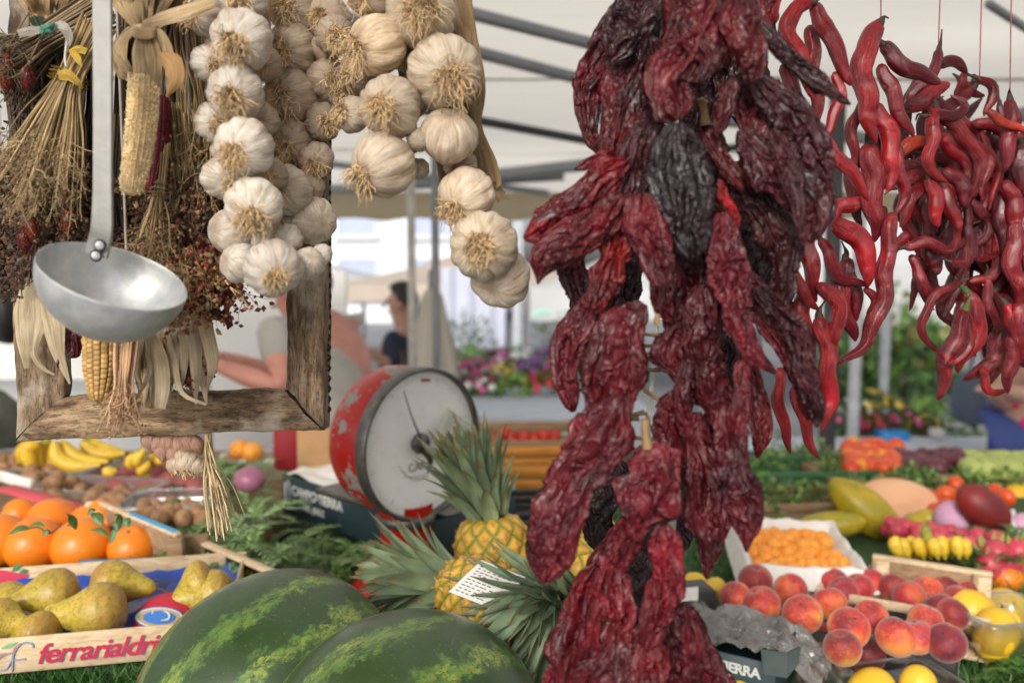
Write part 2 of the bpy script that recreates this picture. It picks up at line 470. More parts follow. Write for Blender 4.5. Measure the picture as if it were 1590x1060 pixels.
MBRAID = wood_mat('braided_leaf', (.2, .13, .07), (.42, .3, .18), (.62, .5, .34), 4, (10, 10, 2), .5)
MFRAME = wood_mat('weathered_wood', (.07, .04, .02), (.22, .135, .07), (.40, .28, .155), 1.6, (2.2, 9, 9), .9, dirt=.75)
MFRAMEV = wood_mat('weathered_wood_upright', (.06, .035, .018), (.19, .12, .065), (.34, .24, .14), 1.6, (9, 9, 1.6), .9, dirt=.75)
MCRATE = wood_mat('crate_wood', (.42, .29, .16), (.62, .47, .29), (.74, .6, .42), 1.5, (2, 14, 14), .25)
MCRATEB = wood_mat('crate_wood_brown', (.2, .12, .06), (.3, .19, .1), (.4, .27, .16), 1.5, (2, 14, 14), .25)
MCARD = simple('dark_printed_card', (.022, .045, .055), .5, var=.2, scale=25)
MBLACKC = simple('black_card', (.018, .018, .018), .45, var=.3, scale=20)
MGREY = simple('grey_metal_bar', (.2, .21, .22), .5, .3, var=.15)
MPAPER = simple('white_paper', (.72, .7, .66), .8, var=.08, scale=40)
# ================================================================ HANGING GOODS (nearest, in focus)
RAILZ = 2.02
def hang_string(g, p, r=.0008, col=(.5, .1, .1)):
    addtube(g, [p, [p[0] + .002, p[1], (p[2] + RAILZ) / 2], [p[0], p[1], RAILZ]], r, 5, 8, col=col)

# ---- dried pepper string
def dried_pepper(root, pts, w, tone, d, taper=.22, thick=.55, seed=0, name='dried_pepper', stem=False, d2=None, open_tip=False):
    d2 = d if d2 is None else d2
    pp = A([P(x, y, d + (d2 - d) * i / (len(pts) - 1)) for i, (x, y) in enumerate(pts)])
    rr = random.Random(seed)
    path, L = resample(pp, 10)
    n = int(max(46, L / .0017)); path, L = resample(pp, n)
    t, s, dd = frame(path, (0, 1, -.1))
    tt = np.linspace(0, 1, n); W = w * d / FPX / 2 * (.98 if w > 80 else 1.0)
    prof = np.interp(tt, [0, .03, .12, .35, .62, .84, .95, 1], [.3, .5, .78, .98, .92, .60 + taper * .3, taper * .8 + .12, taper * .35])
    prof = prof * (1 + .18 * vnoise(np.stack([tt * 6, 0 * tt + seed * 3.1, 0 * tt], 1)))
    nseg = 56
    th = np.linspace(0, 2 * math.pi, nseg + 1) + math.pi / 2
    C, S = np.cos(th)[None], np.sin(th)[None]
    sd = seed * 7.77
    T1 = (tt * L)[:, None]
    # skin collapsed in soft planes, with sharp long creases and cross puckers, in metres
    q = lambda fa, fl, o: np.stack(np.broadcast_arrays(C * fa + sd, S * fa * .7 + o, T1 * fl + sd * .3), -1)
    warp = vnoise(q(1.3, 45, 20))[..., None] * A([.9, .9, .5])
    def ridge(p): return 1 - 2 * np.abs(vnoise(p)) ** .6
    big = fbm(q(1.0, 26, 0), 2)
    fold = ridge(q(1.8, 13, 3) + warp)
    fold2 = ridge(q(3.9, 20, 9) + warp * 1.4)
    fold3 = ridge(q(5.5, 75, 13) + warp * 2.2)
    env = np.clip(prof * 1.2, .25, 1)[:, None]
    k = min(1.1, W / .018)
    disp = (.0036 * big + .0044 * fold + .0030 * fold2 + .0009 * fold3 - .0015) * env * k
    ex = np.sign(C) * np.abs(C) ** .9
    crease = -.35 * np.exp(-((C - .55 * vnoise(np.stack([tt * 3 + sd, 0 * tt, 0 * tt], 1))[:, None]) / .2) ** 2) * (np.abs(S) > 0)
    edge = 1 + .20 * vnoise(np.stack([tt * L * 38 + sd, 0 * tt + 1, 0 * tt], 1))
    rx = (prof * W * edge)[:, None]; ry = (prof * W * thick)[:, None] * (1 + crease)
    tw = (.9 * vnoise(np.stack([tt * 2.2, 0 * tt + sd, 0 * tt], 1)))[:, None]
    X = ex * rx + disp * C; Y = S * ry + disp * S * 1.25
    X2 = X * np.cos(tw) - Y * np.sin(tw) * .6; Y2 = Y * np.cos(tw) + X * np.sin(tw) * .6
    wob = .0045 * np.stack([vnoise(np.stack([tt * L * 26 + sd, 0 * tt, 0 * tt + j], 1)) for j in range(2)], 1)
    V = path[:, None] + s[:, None] * (X2 + wob[:, :1])[..., None] + dd[:, None] * (Y2 + wob[:, 1:])[..., None]
    uv = np.stack(np.broadcast_arrays(np.linspace(0, 1, nseg + 1)[None], tt[:, None] * L / .1), -1).reshape(-1, 2)
    g = Geo(); g.add(V.reshape(-1, 3), gridq(n, nseg + 1)[:, ::-1], uv=uv)
    for ring in (V[0, :-1], V[-1, :-1][::-1]):
        g.add(np.vstack([ring, ring.mean(0)]), Tt=[(j, (j + 1) % nseg, nseg) for j in range(nseg)])
    o = mk(name, g, MD, root, color=tone)
    if stem:
        g = Geo(); a = path[0]; v = nrm(path[0] - path[3])
        addtube(g, [a - v * .003, a + v * .008, a + v * .018 + rvec(.004)], [.0042, .0026, .003], 8, 8, col=(.26, .16, .07))
        mk('stem', g, MV, o)
    return o
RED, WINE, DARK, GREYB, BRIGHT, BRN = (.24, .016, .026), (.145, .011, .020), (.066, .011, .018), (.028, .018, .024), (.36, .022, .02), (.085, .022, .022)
top = P(1080, -20, .64)
dps = thing('dried_pepper_string', 'long hanging string of wrinkled dark red dried peppers in front of the fruit', 'dried peppers', (top[0], top[1], top[2]))
DP = [  # pixel path, width, tone, depth, taper
 # hidden core
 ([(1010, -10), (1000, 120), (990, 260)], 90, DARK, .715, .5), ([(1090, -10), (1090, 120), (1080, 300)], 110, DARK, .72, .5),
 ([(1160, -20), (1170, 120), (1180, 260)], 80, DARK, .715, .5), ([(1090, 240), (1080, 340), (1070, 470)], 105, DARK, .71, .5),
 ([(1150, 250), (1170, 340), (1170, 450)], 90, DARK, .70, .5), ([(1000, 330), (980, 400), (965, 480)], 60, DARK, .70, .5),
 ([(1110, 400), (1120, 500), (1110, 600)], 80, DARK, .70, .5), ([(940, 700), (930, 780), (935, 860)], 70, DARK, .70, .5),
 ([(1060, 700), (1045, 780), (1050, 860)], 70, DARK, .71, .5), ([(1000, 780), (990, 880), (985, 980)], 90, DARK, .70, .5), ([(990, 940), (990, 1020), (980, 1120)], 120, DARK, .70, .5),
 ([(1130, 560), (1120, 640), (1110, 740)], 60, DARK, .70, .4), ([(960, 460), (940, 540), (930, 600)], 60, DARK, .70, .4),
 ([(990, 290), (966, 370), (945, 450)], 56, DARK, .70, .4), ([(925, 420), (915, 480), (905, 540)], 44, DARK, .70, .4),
 # top
 ([(975, -15), (948, 55), (925, 115), (915, 165), (914, 205), (924, 240)], 54, WINE, .655, .3),
 ([(1000, -20), (985, 30), (968, 70), (952, 100)], 70, (.085, .017, .026), .635, .35),
 ([(972, 85), (955, 150), (950, 200), (940, 255)], 58, WINE, .645, .3),
 ([(1003, 95), (988, 160), (970, 215), (955, 270)], 56, WINE, .630, .25),
 ([(1032, -25), (1030, 30), (1020, 80), (1005, 130)], 46, DARK, .645, .5),
 ([(1070, -25), (1068, 40), (1062, 90), (1040, 130), (1045, 165), (1052, 188)], 98, (.185, .014, .024), .610, .75),
 ([(1112, -20), (1110, 30), (1108, 75), (1090, 120)], 60, WINE, .612, .4),
 ([(1150, -20), (1150, 40), (1160, 85), (1163, 128)], 66, (.2, .014, .024), .605, .5),
 ([(1190, -20), (1188, 30), (1192, 70)], 40, RED, .64, .6),
 ([(1185, 35), (1222, 85), (1265, 125), (1320, 162)], 36, BRN, .618, .35),
 ([(1150, 110), (1165, 170), (1172, 230), (1160, 270)], 56, WINE, .63, .4),
 ([(1172, 120), (1215, 180), (1250, 240), (1275, 300), (1284, 350)], 60, (.075, .018, .024), .622, .35),
 ([(1150, 200), (1185, 250), (1225, 290), (1256, 330), (1258, 378)], 72, (.11, .014, .022), .612, .45),
 ([(1095, 190), (1100, 240), (1120, 290), (1140, 340)], 62, WINE, .640, .3),
 ([(1010, 185), (990, 235), (975, 290), (966, 350)], 52, (.07, .02, .028), .625, .4),
 ([(1030, 195), (1020, 240), (1008, 300), (1000, 340)], 50, WINE, .64, .3),
 ([(1056, 190), (1062, 250), (1068, 310), (1070, 355), (1073, 402)], 82, GREYB, .606, .6),
 ([(1150, 262), (1180, 320), (1205, 372), (1210, 430), (1204, 490)], 66, BRN, .632, .3),
 ([(975, 255), (930, 290), (890, 320), (850, 348), (812, 368)], 62, RED, .622, .4),
 ([(962, 300), (928, 345), (890, 375), (850, 396), (836, 442)], 62, (.22, .016, .026), .612, .12),
 ([(905, 380), (892, 412), (897, 440), (905, 475)], 52, (.12, .014, .028), .64, .5),
 ([(970, 365), (948, 408), (932, 452), (925, 488)], 52, BRIGHT, .622, .45),
 ([(1003, 300), (1000, 350), (1012, 400), (1030, 446)], 68, (.22, .02, .034), .604, .45),
 ([(1070, 380), (1062, 430), (1064, 480), (1080, 530)], 96, (.12, .012, .02), .632, .45),
 ([(1118, 330), (1122, 400), (1138, 465), (1160, 530), (1205, 580)], 62, (.22, .016, .032), .606, .3),
 ([(1150, 420), (1178, 480), (1215, 535), (1245, 590), (1262, 650)], 54, WINE, .622, .4),
 ([(1182, 440), (1220, 500), (1253, 560), (1274, 620), (1268, 664)], 52, (.105, .016, .026), .612, .4),
 ([(1096, 440), (1090, 520), (1102, 580), (1122, 640), (1126, 700)], 64, (.16, .012, .022), .617, .3),
 ([(1062, 500), (1060, 550), (1072, 590), (1085, 630)], 68, (.13, .013, .022), .622, .4),
 ([(1150, 545), (1168, 605), (1176, 660), (1172, 710)], 44, RED, .64, .4),
 ([(925, 455), (900, 500), (882, 545), (876, 595), (888, 640)], 50, (.18, .013, .024), .630, .4),
 ([(1000, 470), (962, 520), (946, 580), (930, 640), (915, 690)], 92, (.19, .014, .025), .612, .55),
 ([(1060, 605), (1052, 660), (1060, 710), (1078, 760)], 64, WINE, .628, .3),
 ([(955, 610), (930, 680), (895, 750), (872, 820), (846, 908)], 112, (.2, .015, .028), .602, .28),
 ([(1005, 690), (1012, 740), (1000, 790), (982, 840)], 100, (.21, .015, .028), .598, .55),
 ([(1090, 640), (1086, 710), (1096, 780), (1104, 840), (1100, 895)], 62, (.15, .012, .022), .617, .2),
 ([(1122, 600), (1136, 680), (1148, 740), (1168, 800), (1167, 856)], 66, (.16, .014, .028), .607, .14),
 # bottom
 ([(968, 820), (948, 870), (935, 920), (915, 960)], 62, (.26, .018, .028), .624, .3),
 ([(930, 880), (900, 930), (884, 990), (868, 1075)], 62, (.22, .015, .028), .615, .4),
 ([(1000, 800), (965, 850), (950, 900), (972, 955), (960, 985)], 72, (.23, .016, .028), .604, .4),
 ([(1035, 815), (1040, 880), (1024, 935), (1008, 1015)], 66, (.25, .018, .034), .596, .35),
 ([(1055, 940), (1078, 990), (1108, 1040), (1135, 1100)], 62, (.19, .014, .026), .616, .3),
 ([(975, 960), (955, 1010), (940, 1060), (930, 1110)], 80, (.2, .015, .028), .606, .4),
 ([(1040, 990), (1045, 1040), (1040, 1100)], 66, (.15, .012, .024), .610, .4),
 ([(1005, 990), (1005, 1040), (1000, 1100)], 60, (.23, .016, .028), .602, .4),
 ([(900, 960), (880, 1010), (862, 1090)], 54, (.26, .018, .03), .62, .4),
 ([(960, 225), (925, 250), (893, 266)], 26, RED, .632, .2), ([(935, 120), (918, 135), (908, 143)], 18, WINE, .65, .2), ([(1120, 275), (1142, 320), (1150, 352)], 20, (.5, .02, .03), .612, .3),
 ([(1062, 30), (1085, 60), (1108, 90), (1098, 130)], 40, (.2, .016, .028), .602, .3), ([(1005, 60), (1020, 110), (1012, 160)], 34, DARK, .628, .3), ([(1135, 120), (1132, 170), (1120, 215)], 36, WINE, .612, .3),
 ([(1200, 200), (1222, 250), (1238, 310), (1246, 360)], 34, (.12, .016, .025), .606, .2), ([(1105, 200), (1128, 250), (1150, 300)], 34, (.17, .014, .024), .618, .25), ([(930, 330), (905, 370), (893, 410)], 30, WINE, .625, .25),
 ([(1045, 400), (1035, 450), (1040, 500)], 38, (.15, .013, .022), .622, .3), ([(1140, 560), (1150, 620), (1140, 690)], 32, (.2, .014, .026), .607, .25), ([(1075, 560), (1068, 620), (1088, 690)], 32, (.18, .014, .026), .61, .25),
 ([(900, 640), (888, 700), (872, 760)], 34, (.24, .016, .028), .604, .3), ([(985, 560), (975, 620), (962, 680)], 40, (.2, .015, .026), .606, .3), ([(1240, 560), (1262, 610), (1276, 650)], 30, (.09, .016, .026), .606, .3),
 ([(1020, 900), (1010, 950), (990, 1000)], 34, (.25, .017, .03), .592, .3), ([(940, 930), (925, 980), (915, 1040)], 34, (.22, .016, .03), .604, .3), ([(1068, 960), (1075, 1010), (1070, 1070)], 34, (.2, .015, .028), .602, .3), ([(1105, 730), (1118, 790), (1112, 850)], 34, (.15, .013, .024), .61, .25),
]
for i, (pts, w, tone, d, tp) in enumerate(DP):
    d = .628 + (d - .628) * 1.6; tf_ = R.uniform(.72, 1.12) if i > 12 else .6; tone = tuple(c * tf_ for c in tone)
    dried_pepper(dps, pts, w, tone, d, tp, thick=.38 if i > 14 else .35, seed=i + 3, stem=(i in (28, 49, 54)))
g = Geo(); addtube(g, [P(1024, 455, .66), P(1016, 560, .66), P(1008, 640, .66), P(1006, 700, .66)], .0017, 6, 20, col=(.55, .58, .55))
mk('string', g, MV, dps); g = Geo(); addtube(g, [P(1046, 780, .63), P(1042, 830, .63), P(1040, 880, .63)], .0032, 6, 10, col=(.42, .44, .4))
mk('string', g, MV, dps); g = Geo()
for x in (1070,): addtube(g, [P(x, 40, .68), P(x, -60, .68), A([P(x, 0, .68)[0], .70, RAILZ])], .0016, 6, 10, col=(.5, .5, .46))
mk('string', g, MV, dps)
for k, (a, b, r) in enumerate([((985, 536), (1032, 533), 6), ((982, 516), (1034, 520), 5), ((985, 572), (1034, 572), 6), ((984, 552), (1025, 548), 4), ((988, 590), (1000, 602), 7), ((1000, 605), (1040, 632), 6), ((968, 645), (1000, 640), 6),
                               ((972, 655), (992, 648), 8), ((1002, 640), (1008, 662), 5), ((976, 678), (1030, 682), 6), ((1018, 822), (1054, 838), 7), ((1022, 488), (1022, 502), 8)]):
    g = Geo(); d = .645 if k < 10 else .592
    pa, pb = P(*a, d), P(*b, d)
    addtube(g, [pa, (pa + pb) / 2 + rvec(.0015), pb], [r * d / FPX * .55, r * d / FPX * .5, r * d / FPX * .75], 8, 12, col=(.25, .155, .07))
    mk('pepper_stem', g, MV, dps)

# ---- strings of fresh red chillies
def chili(root, pts, w, tone, d, seed, d2=None, stem=None, flare=.8):
    d2 = d if d2 is None else d2
    pp = A([P(x, y, d + (d2 - d) * i / (len(pts) - 1)) for i, (x, y) in enumerate(pts)])
    _, L = resample(pp, 10); n = int(max(20, L / .0028)); path, L = resample(pp, n)
    q_ = np.linspace(0, 1, n); wv = .0022 * np.sin(q_ * L * 130 + seed)[:, None] * np.clip(q_ * 4, 0, 1)[:, None]; path = path + wv * frame(path)[1]
    tt = np.linspace(0, 1, n); W = w * d / FPX / 2 * .93
    prof = np.interp(tt, [0, .025, .08, .3, .6, .82, .95, 1], [.3, .62, flare, 1, .93, .68, .38, .1])
    prof *= 1 + .06 * vnoise(np.stack([tt * 8, 0 * tt + seed * 2.3, 0 * tt], 1))
    sd = seed * 5.1
    def disp(t, th):
        q = np.stack(np.broadcast_arrays(np.cos(th) * 2.4 + sd, np.sin(th) * 2.4, t * L * 28 + sd), -1)
        q2 = np.stack(np.broadcast_arrays(np.cos(th) * 1.1 + sd, np.sin(th) * 1.1, t * L * 20), -1)
        return 1 + .12 * vnoise(q) + .12 * vnoise(q2) - .10 * np.abs(vnoise(q * 2.2))
    g = Geo(); V, Q, uv = tube(path, prof * W, 22, flat=.9, disp=disp)
    uv[:, 1] *= L / .1; g.add(V, Q, uv=uv)
    ring = V[:22]; g.add(np.vstack([ring, ring.mean(0)]), Tt=[(j, (j + 1) % 22, 22) for j in range(22)])
    o = mk('chilli', g, MC, root, color=tone)
    if stem:
        g = Geo(); a = path[0]; v = nrm(path[0] - path[2]); colr = (.06, .1, .02) if stem == 'g' else (.05, .035, .025)
        addtube(g, [a - v * .002, a + v * .002, a + v * .006 + rvec(.002), a + v * .013 + rvec(.008)], [W * .5, W * .3, .0010, .0007], 8, 12, col=colr)
        mk('stem', g, MV, o)
    return o
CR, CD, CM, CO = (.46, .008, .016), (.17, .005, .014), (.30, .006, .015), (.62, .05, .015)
def chili_string(label, x, y0, d, rows, sx, fill=None, group='strings of fresh red chillies'):
    base = P(x, y0, d)
    r = thing('chilli_string', label, 'chillies', base, group)
    for i, row in enumerate(rows):
        pts, w, tone = row[:3]; off = row[3] if len(row) > 3 else R.uniform(-.02, .02)
        chili(r, pts, w, tone, d + off, int(x) + i * 3, stem=row[4] if len(row) > 4 else (('d', None, None)[i % 3]))
    for i in range(fill[4] if fill else 0):
        x0, y0_, x1, y1, _n, wf = fill
        cx, cy = R.uniform(x0, x1), R.uniform(y0_, y1)
        a = R.uniform(-.7, .7) + math.pi / 2; Lh = R.uniform(45, 75); bend = R.choice([-1, 1]) * R.uniform(12, 42)
        dx, dy = math.cos(a), math.sin(a)
        pts = [(cx - dx * Lh, cy - dy * Lh), (cx - dy * bend, cy + dx * bend), (cx + dx * Lh, cy + dy * Lh)]
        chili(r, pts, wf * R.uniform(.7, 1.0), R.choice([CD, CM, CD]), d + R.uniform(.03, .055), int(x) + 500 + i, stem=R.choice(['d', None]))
    g = Geo()
    for (a, b) in sx: 
        p0 = P(*a, d); p1 = P(*b, d)
        up = nrm(p1 - p0); q = A([p1[0], p1[1], RAILZ])
        addtube(g, [p0, p1, q], .0007, 5, 10, col=(.38, .12, .12))
    mk('thread', g, MV, r)
    return r
chili_string('thick fresh red chillies hanging just behind the dried pepper string', 1250, 0, .74, [
 ([(1262, 3), (1235, 12), (1224, 44), (1236, 84), (1256, 120), (1262, 156)], 30, CR, 0),
 ([(1262, 5), (1277, 32), (1292, 70), (1311, 102), (1319, 134)], 30, CM, .005), ([(1296, 112), (1303, 150), (1294, 190), (1275, 220)], 21, CR, .01),
 ([(1278, 212), (1303, 245), (1328, 280), (1353, 309)], 24, CR, -.005), ([(1258, 40), (1262, 102), (1265, 143), (1272, 200)], 28, CM, .02),
 ([(1216, 210), (1212, 240), (1213, 276)], 22, CD, .02), ([(1232, 232), (1222, 262), (1220, 292)], 18, CM, .015), ([(1206, -25), (1205, 8), (1202, 38)], 22, CR, .02),
 ([(1222, 330), (1225, 384), (1230, 428), (1250, 462), (1274, 478)], 30, CR, 0), ([(1254, 330), (1255, 384), (1259, 425), (1270, 468)], 32, CR, .012),
 ([(1270, 440), (1296, 468), (1301, 505), (1290, 545)], 30, CR, .004), ([(1250, 440), (1247, 480), (1250, 520), (1260, 566)], 32, CR, .018),
 ([(1272, 490), (1284, 540), (1288, 600), (1280, 668)], 34, CR, .008), ([(1210, 570), (1212, 630), (1218, 670), (1231, 702)], 22, CR, .02),
 ([(1232, 600), (1248, 655), (1262, 690), (1270, 711)], 22, CR, .014), ([(1222, 455), (1219, 480), (1224, 505)], 16, CM, .02),
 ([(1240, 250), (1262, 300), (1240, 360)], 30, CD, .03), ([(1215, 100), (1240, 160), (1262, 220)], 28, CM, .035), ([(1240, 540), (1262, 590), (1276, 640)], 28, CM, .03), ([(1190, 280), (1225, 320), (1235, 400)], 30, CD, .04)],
 [((1255, 5), (1253, -60))])
chili_string('red chilli string hanging below the red thread with a small knot', 1368, 40, .82, [
 ([(1366, 36), (1345, 72), (1341, 119), (1347, 170), (1357, 222)], 40, CR, -.012, 'd'), ([(1369, 68), (1402, 100), (1440, 122), (1462, 126)], 30, CD, 0, 'd'),
 ([(1367, 100), (1384, 143), (1401, 183), (1416, 214)], 28, CM, .005), ([(1340, 155), (1323, 211), (1330, 262)], 22, CM, .01),
 ([(1360, 160), (1377, 205), (1386, 245), (1377, 300)], 32, CR, 0), ([(1385, 215), (1399, 270), (1402, 310), (1394, 336)], 24, CM, .006),
 ([(1350, 222), (1355, 278), (1357, 333), (1360, 376)], 38, CM, .004), ([(1340, 312), (1306, 320), (1298, 342), (1312, 362)], 26, CR, .01),
 ([(1292, 345), (1320, 360), (1343, 391), (1350, 418), (1345, 444)], 35, CR, -.008), ([(1273, 370), (1296, 415), (1312, 437), (1350, 444)], 22, CM, 0),
 ([(1386, 330), (1376, 390), (1373, 449), (1360, 500), (1332, 544), (1298, 570)], 31, CM, -.006), ([(1298, 420), (1309, 483), (1328, 530)], 34, CM, .01),
 ([(1313, 400), (1323, 450), (1333, 498)], 30, CD, .015), ([(1343, 446), (1355, 466), (1347, 490)], 15, CM, 0), ([(1366, 320), (1372, 345), (1378, 375)], 24, CD, .015),
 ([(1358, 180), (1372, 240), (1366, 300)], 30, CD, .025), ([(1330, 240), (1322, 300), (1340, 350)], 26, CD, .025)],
 [((1368, 42), (1369, -60))])
chili_string('tangled knotty cluster of curly red chillies on the second thread', 1455, 75, .88, [
 ([(1458, 76), (1456, 100), (1428, 134), (1405, 166)], 21, CM, -.01, 'd'), ([(1459, 102), (1483, 98), (1504, 110)], 20, CD, 0, 'd'),
 ([(1405, 166), (1442, 149), (1474, 128)], 30, CM, -.012, 'd'), ([(1436, 180), (1475, 180), (1496, 163), (1478, 145)], 18, CD, -.02),
 ([(1453, 165), (1447, 211), (1442, 245), (1457, 277), (1470, 286)], 25, CR, -.02, 'd'), ([(1455, 178), (1493, 204), (1517, 245), (1520, 280), (1504, 303)], 26, CM, -.012, 'd'),
 ([(1460, 208), (1486, 238), (1504, 262), (1500, 292)], 25, CM, 0, 'd'), ([(1395, 237), (1425, 223), (1452, 217)], 23, CO, 0),
 ([(1395, 260), (1425, 253), (1455, 245)], 26, CD, .012), ([(1392, 290), (1428, 272), (1450, 250)], 26, CM, .004),
 ([(1434, 285), (1412, 316), (1396, 352)], 25, CM, 0), ([(1443, 275), (1451, 312), (1459, 352)], 26, CR, -.012, 'g'), ([(1464, 288), (1479, 326), (1487, 362)], 26, CM, -.004),
 ([(1464, 262), (1491, 287), (1504, 324)], 28, CD, -.006), ([(1408, 360), (1384, 394), (1376, 424)], 20, CM, 0), ([(1404, 384), (1432, 379), (1472, 386), (1494, 358)], 20, CM, -.012),
 ([(1413, 396), (1432, 430), (1440, 458), (1456, 463), (1488, 434)], 20, CM, .004), ([(1442, 380), (1448, 402), (1452, 428)], 28, CD, .01),
 ([(1494, 436), (1454, 460), (1431, 496), (1442, 530), (1466, 561)], 15, CM, -.012), ([(1499, 480), (1484, 523), (1468, 566), (1460, 622)], 30, CM, .0, 'g'),
 ([(1500, 452), (1518, 483), (1516, 523), (1484, 578)], 28, CR, .012, 'g'), ([(1476, 406), (1498, 403), (1504, 376)], 15, CM, -.01), ([(1470, 565), (1490, 560), (1505, 530), (1508, 500)], 13, CM, -.015)],
 [((1457, 74), (1462, -60))], fill=(1420, 190, 1500, 440, 40, 22))
chili_string('curly red chillies hanging on the third thread above the flower plants', 1520, 120, .93, [
 ([(1517, 121), (1538, 136), (1541, 158), (1527, 180)], 18, CM, -.01, 'd'), ([(1487, 120), (1515, 145), (1528, 152)], 16, CM, 0, 'd'), ([(1500, 110), (1486, 140), (1490, 165)], 14, CM, .0),
 ([(1512, 125), (1506, 145), (1496, 160)], 20, CD, .005), ([(1510, 190), (1551, 200), (1596, 221)], 24, CM, -.01), ([(1522, 205), (1544, 255), (1548, 292), (1533, 326)], 18, CR, -.01),
 ([(1535, 210), (1548, 235), (1540, 262)], 26, CD, .01), ([(1505, 438), (1537, 427), (1552, 398), (1537, 350)], 19, CM, -.01), ([(1515, 402), (1540, 399), (1563, 392)], 12, CM, -.015),
 ([(1532, 430), (1540, 483), (1552, 519)], 18, CM, -.012), ([(1553, 455), (1564, 493), (1551, 537), (1527, 574), (1494, 588)], 34, CM, 0), ([(1523, 570), (1536, 603), (1568, 608)], 15, CR, -.01),
 ([(1505, 320), (1530, 345), (1545, 385), (1540, 420)], 26, CM, 0), ([(1520, 350), (1530, 400), (1540, 450)], 26, CD, .01), ([(1540, 520), (1545, 560), (1538, 600)], 24, CM, .01)],
 [((1521, 120), (1526, -60))], fill=(1500, 220, 1550, 500, 34, 22))
chili_string('outermost string of red chillies at the frame edge with an orange one on top', 1570, 156, .90, [
 ([(1568, 154), (1570, 200), (1557, 268)], 26, CM, -.01, 'd'), ([(1532, 172), (1565, 192), (1600, 212)], 16, CO, -.02), ([(1560, 280), (1574, 323), (1581, 364)], 30, CM, 0),
 ([(1586, 225), (1588, 260), (1582, 300)], 32, CD, .0), ([(1572, 520), (1572, 560), (1563, 610)], 26, CM, 0), ([(1578, 470), (1585, 520), (1592, 570)], 30, CM, -.005),
 ([(1576, 340), (1574, 400), (1585, 478)], 32, CM, 0), ([(1556, 300), (1560, 360), (1570, 420)], 30, CD, .01), ([(1590, 330), (1596, 400), (1590, 470)], 34, CD, .01), ([(1560, 470), (1580, 520), (1588, 560)], 24, CR, .0)],
 [((1568, 156), (1572, -60))], fill=(1565, 220, 1610, 540, 24, 25))

# ---- garlic braids
def bulb(root, x, y, rp, d, dx=0., dy=.15, tint=(.78, .75, .7), neck=True, seed=0, hair=90, squash=.9, hairlen=1.):
    r = rp * d / FPX * 1.05; c = P(x, y, d)
    ax = nrm(A([dx, -math.sqrt(max(.02, 1 - dx * dx - dy * dy)), -dy]))       # root pole, towards the viewer
    nl, na = 40, 64; ph = np.linspace(0, math.pi, nl); th = np.linspace(0, 2 * math.pi, na + 1)
    rr = np.sin(ph) ** .82; h = -np.cos(ph) * squash
    rr = rr * np.interp(ph, [0, .4, 1.4, 2.4, 2.8, math.pi], [1, 1, 1, .93, .75, .6]); rr[-1] = .13; rr[-2] = max(rr[-2], .15)
    h = h - .06 * np.exp(-(ph / .3) ** 2) * -1 + np.interp(ph, [0, 2.5, 2.85, math.pi], [0, 0, .12, .42 if neck else .15])
    rg = random.Random(seed); nc = rg.choice([8, 9, 10, 11]); o = rg.uniform(0, 6)
    th_w = th[None, :] + .25 * vnoise(np.stack(np.broadcast_arrays(ph[:, None] * 1.1, np.cos(th)[None] + seed, np.sin(th)[None]), -1))
    lob = np.abs(np.sin(nc / 2 * th_w + o)) ** .55
    amp = .10 * np.sin(np.clip(ph, 0, 2.9)) ** .6
    q = np.stack(np.broadcast_arrays(np.cos(th)[None] * rr[:, None] * 1.6 + seed * 3, np.sin(th)[None] * rr[:, None] * 1.6, h[:, None] * 1.6), -1)
    wr = .012 * (1 - 2 * np.abs(vnoise(np.stack(np.broadcast_arrays(th[None] * 5 + seed, ph[:, None] * 1.4, 0 * ph[:, None]), -1))))
    wr[:, -1] = wr[:, 0]
    rad = rr[:, None] * (1 - amp[:, None] * (1 - lob) + .07 * vnoise(q) + wr)
    rad[:, -1] = rad[:, 0]
    B = basis(-ax, (0.2, 0, 1))
    V = np.stack([rad * np.cos(th), rad * np.sin(th), np.broadcast_to(h[:, None], rad.shape)], -1).reshape(-1, 3) * r @ B.T + c
    uv = np.stack(np.broadcast_arrays(np.linspace(0, 1, na + 1)[None], ph[:, None] / math.pi), -1).reshape(-1, 2)
    g = Geo().add(V, gridq(nl, na + 1), uv=uv)
    b = mk('garlic_bulb', g, MG, root, color=tint)
    if hair:
        g = Geo(); pole = c + ax * r * squash * .93
        g2 = lathe(g, [(.001, 0), (.2 * r, .02 * r), (.3 * r, -.03 * r), (.32 * r, -.16 * r)], c + ax * r * squash * .97, tuple(ax), 14, col=(.5, .38, .22))
        for k in range(int(hair * 1.35)):
            a = NR.uniform(0, 6.28); q0 = .30 * r * math.sqrt(NR.uniform(0, 1))
            s0 = pole + B[:, 0] * math.cos(a) * q0 + B[:, 1] * math.sin(a) * q0
            out = nrm(ax * .7 + (B[:, 0] * math.cos(a) + B[:, 1] * math.sin(a)) * (.25 + q0 / r * 1.6) + A([0, 0, -.25]) + rvec(.35))
            Lh = r * NR.uniform(.25, .62) * hairlen
            p1 = s0 + out * Lh * .4 + rvec(Lh * .12); p2 = p1 + (out + rvec(.9) + A([0, .1, -.4])) * Lh * .35
            p3 = p2 + (rvec(1.) + A([0, .25, -.5])) * Lh * .35
            cc = A([.60, .42, .23]) * NR.uniform(.5, 1.45)
            addtube(g, [s0, p1, p2, p3], [.00045, .0004, .00022], 3, 8, col=cc)
        mk('roots', g, MV, b)
    return b
W1, W2, W3 = (.68, .65, .60), (.46, .38, .30), (.58, .50, .40)
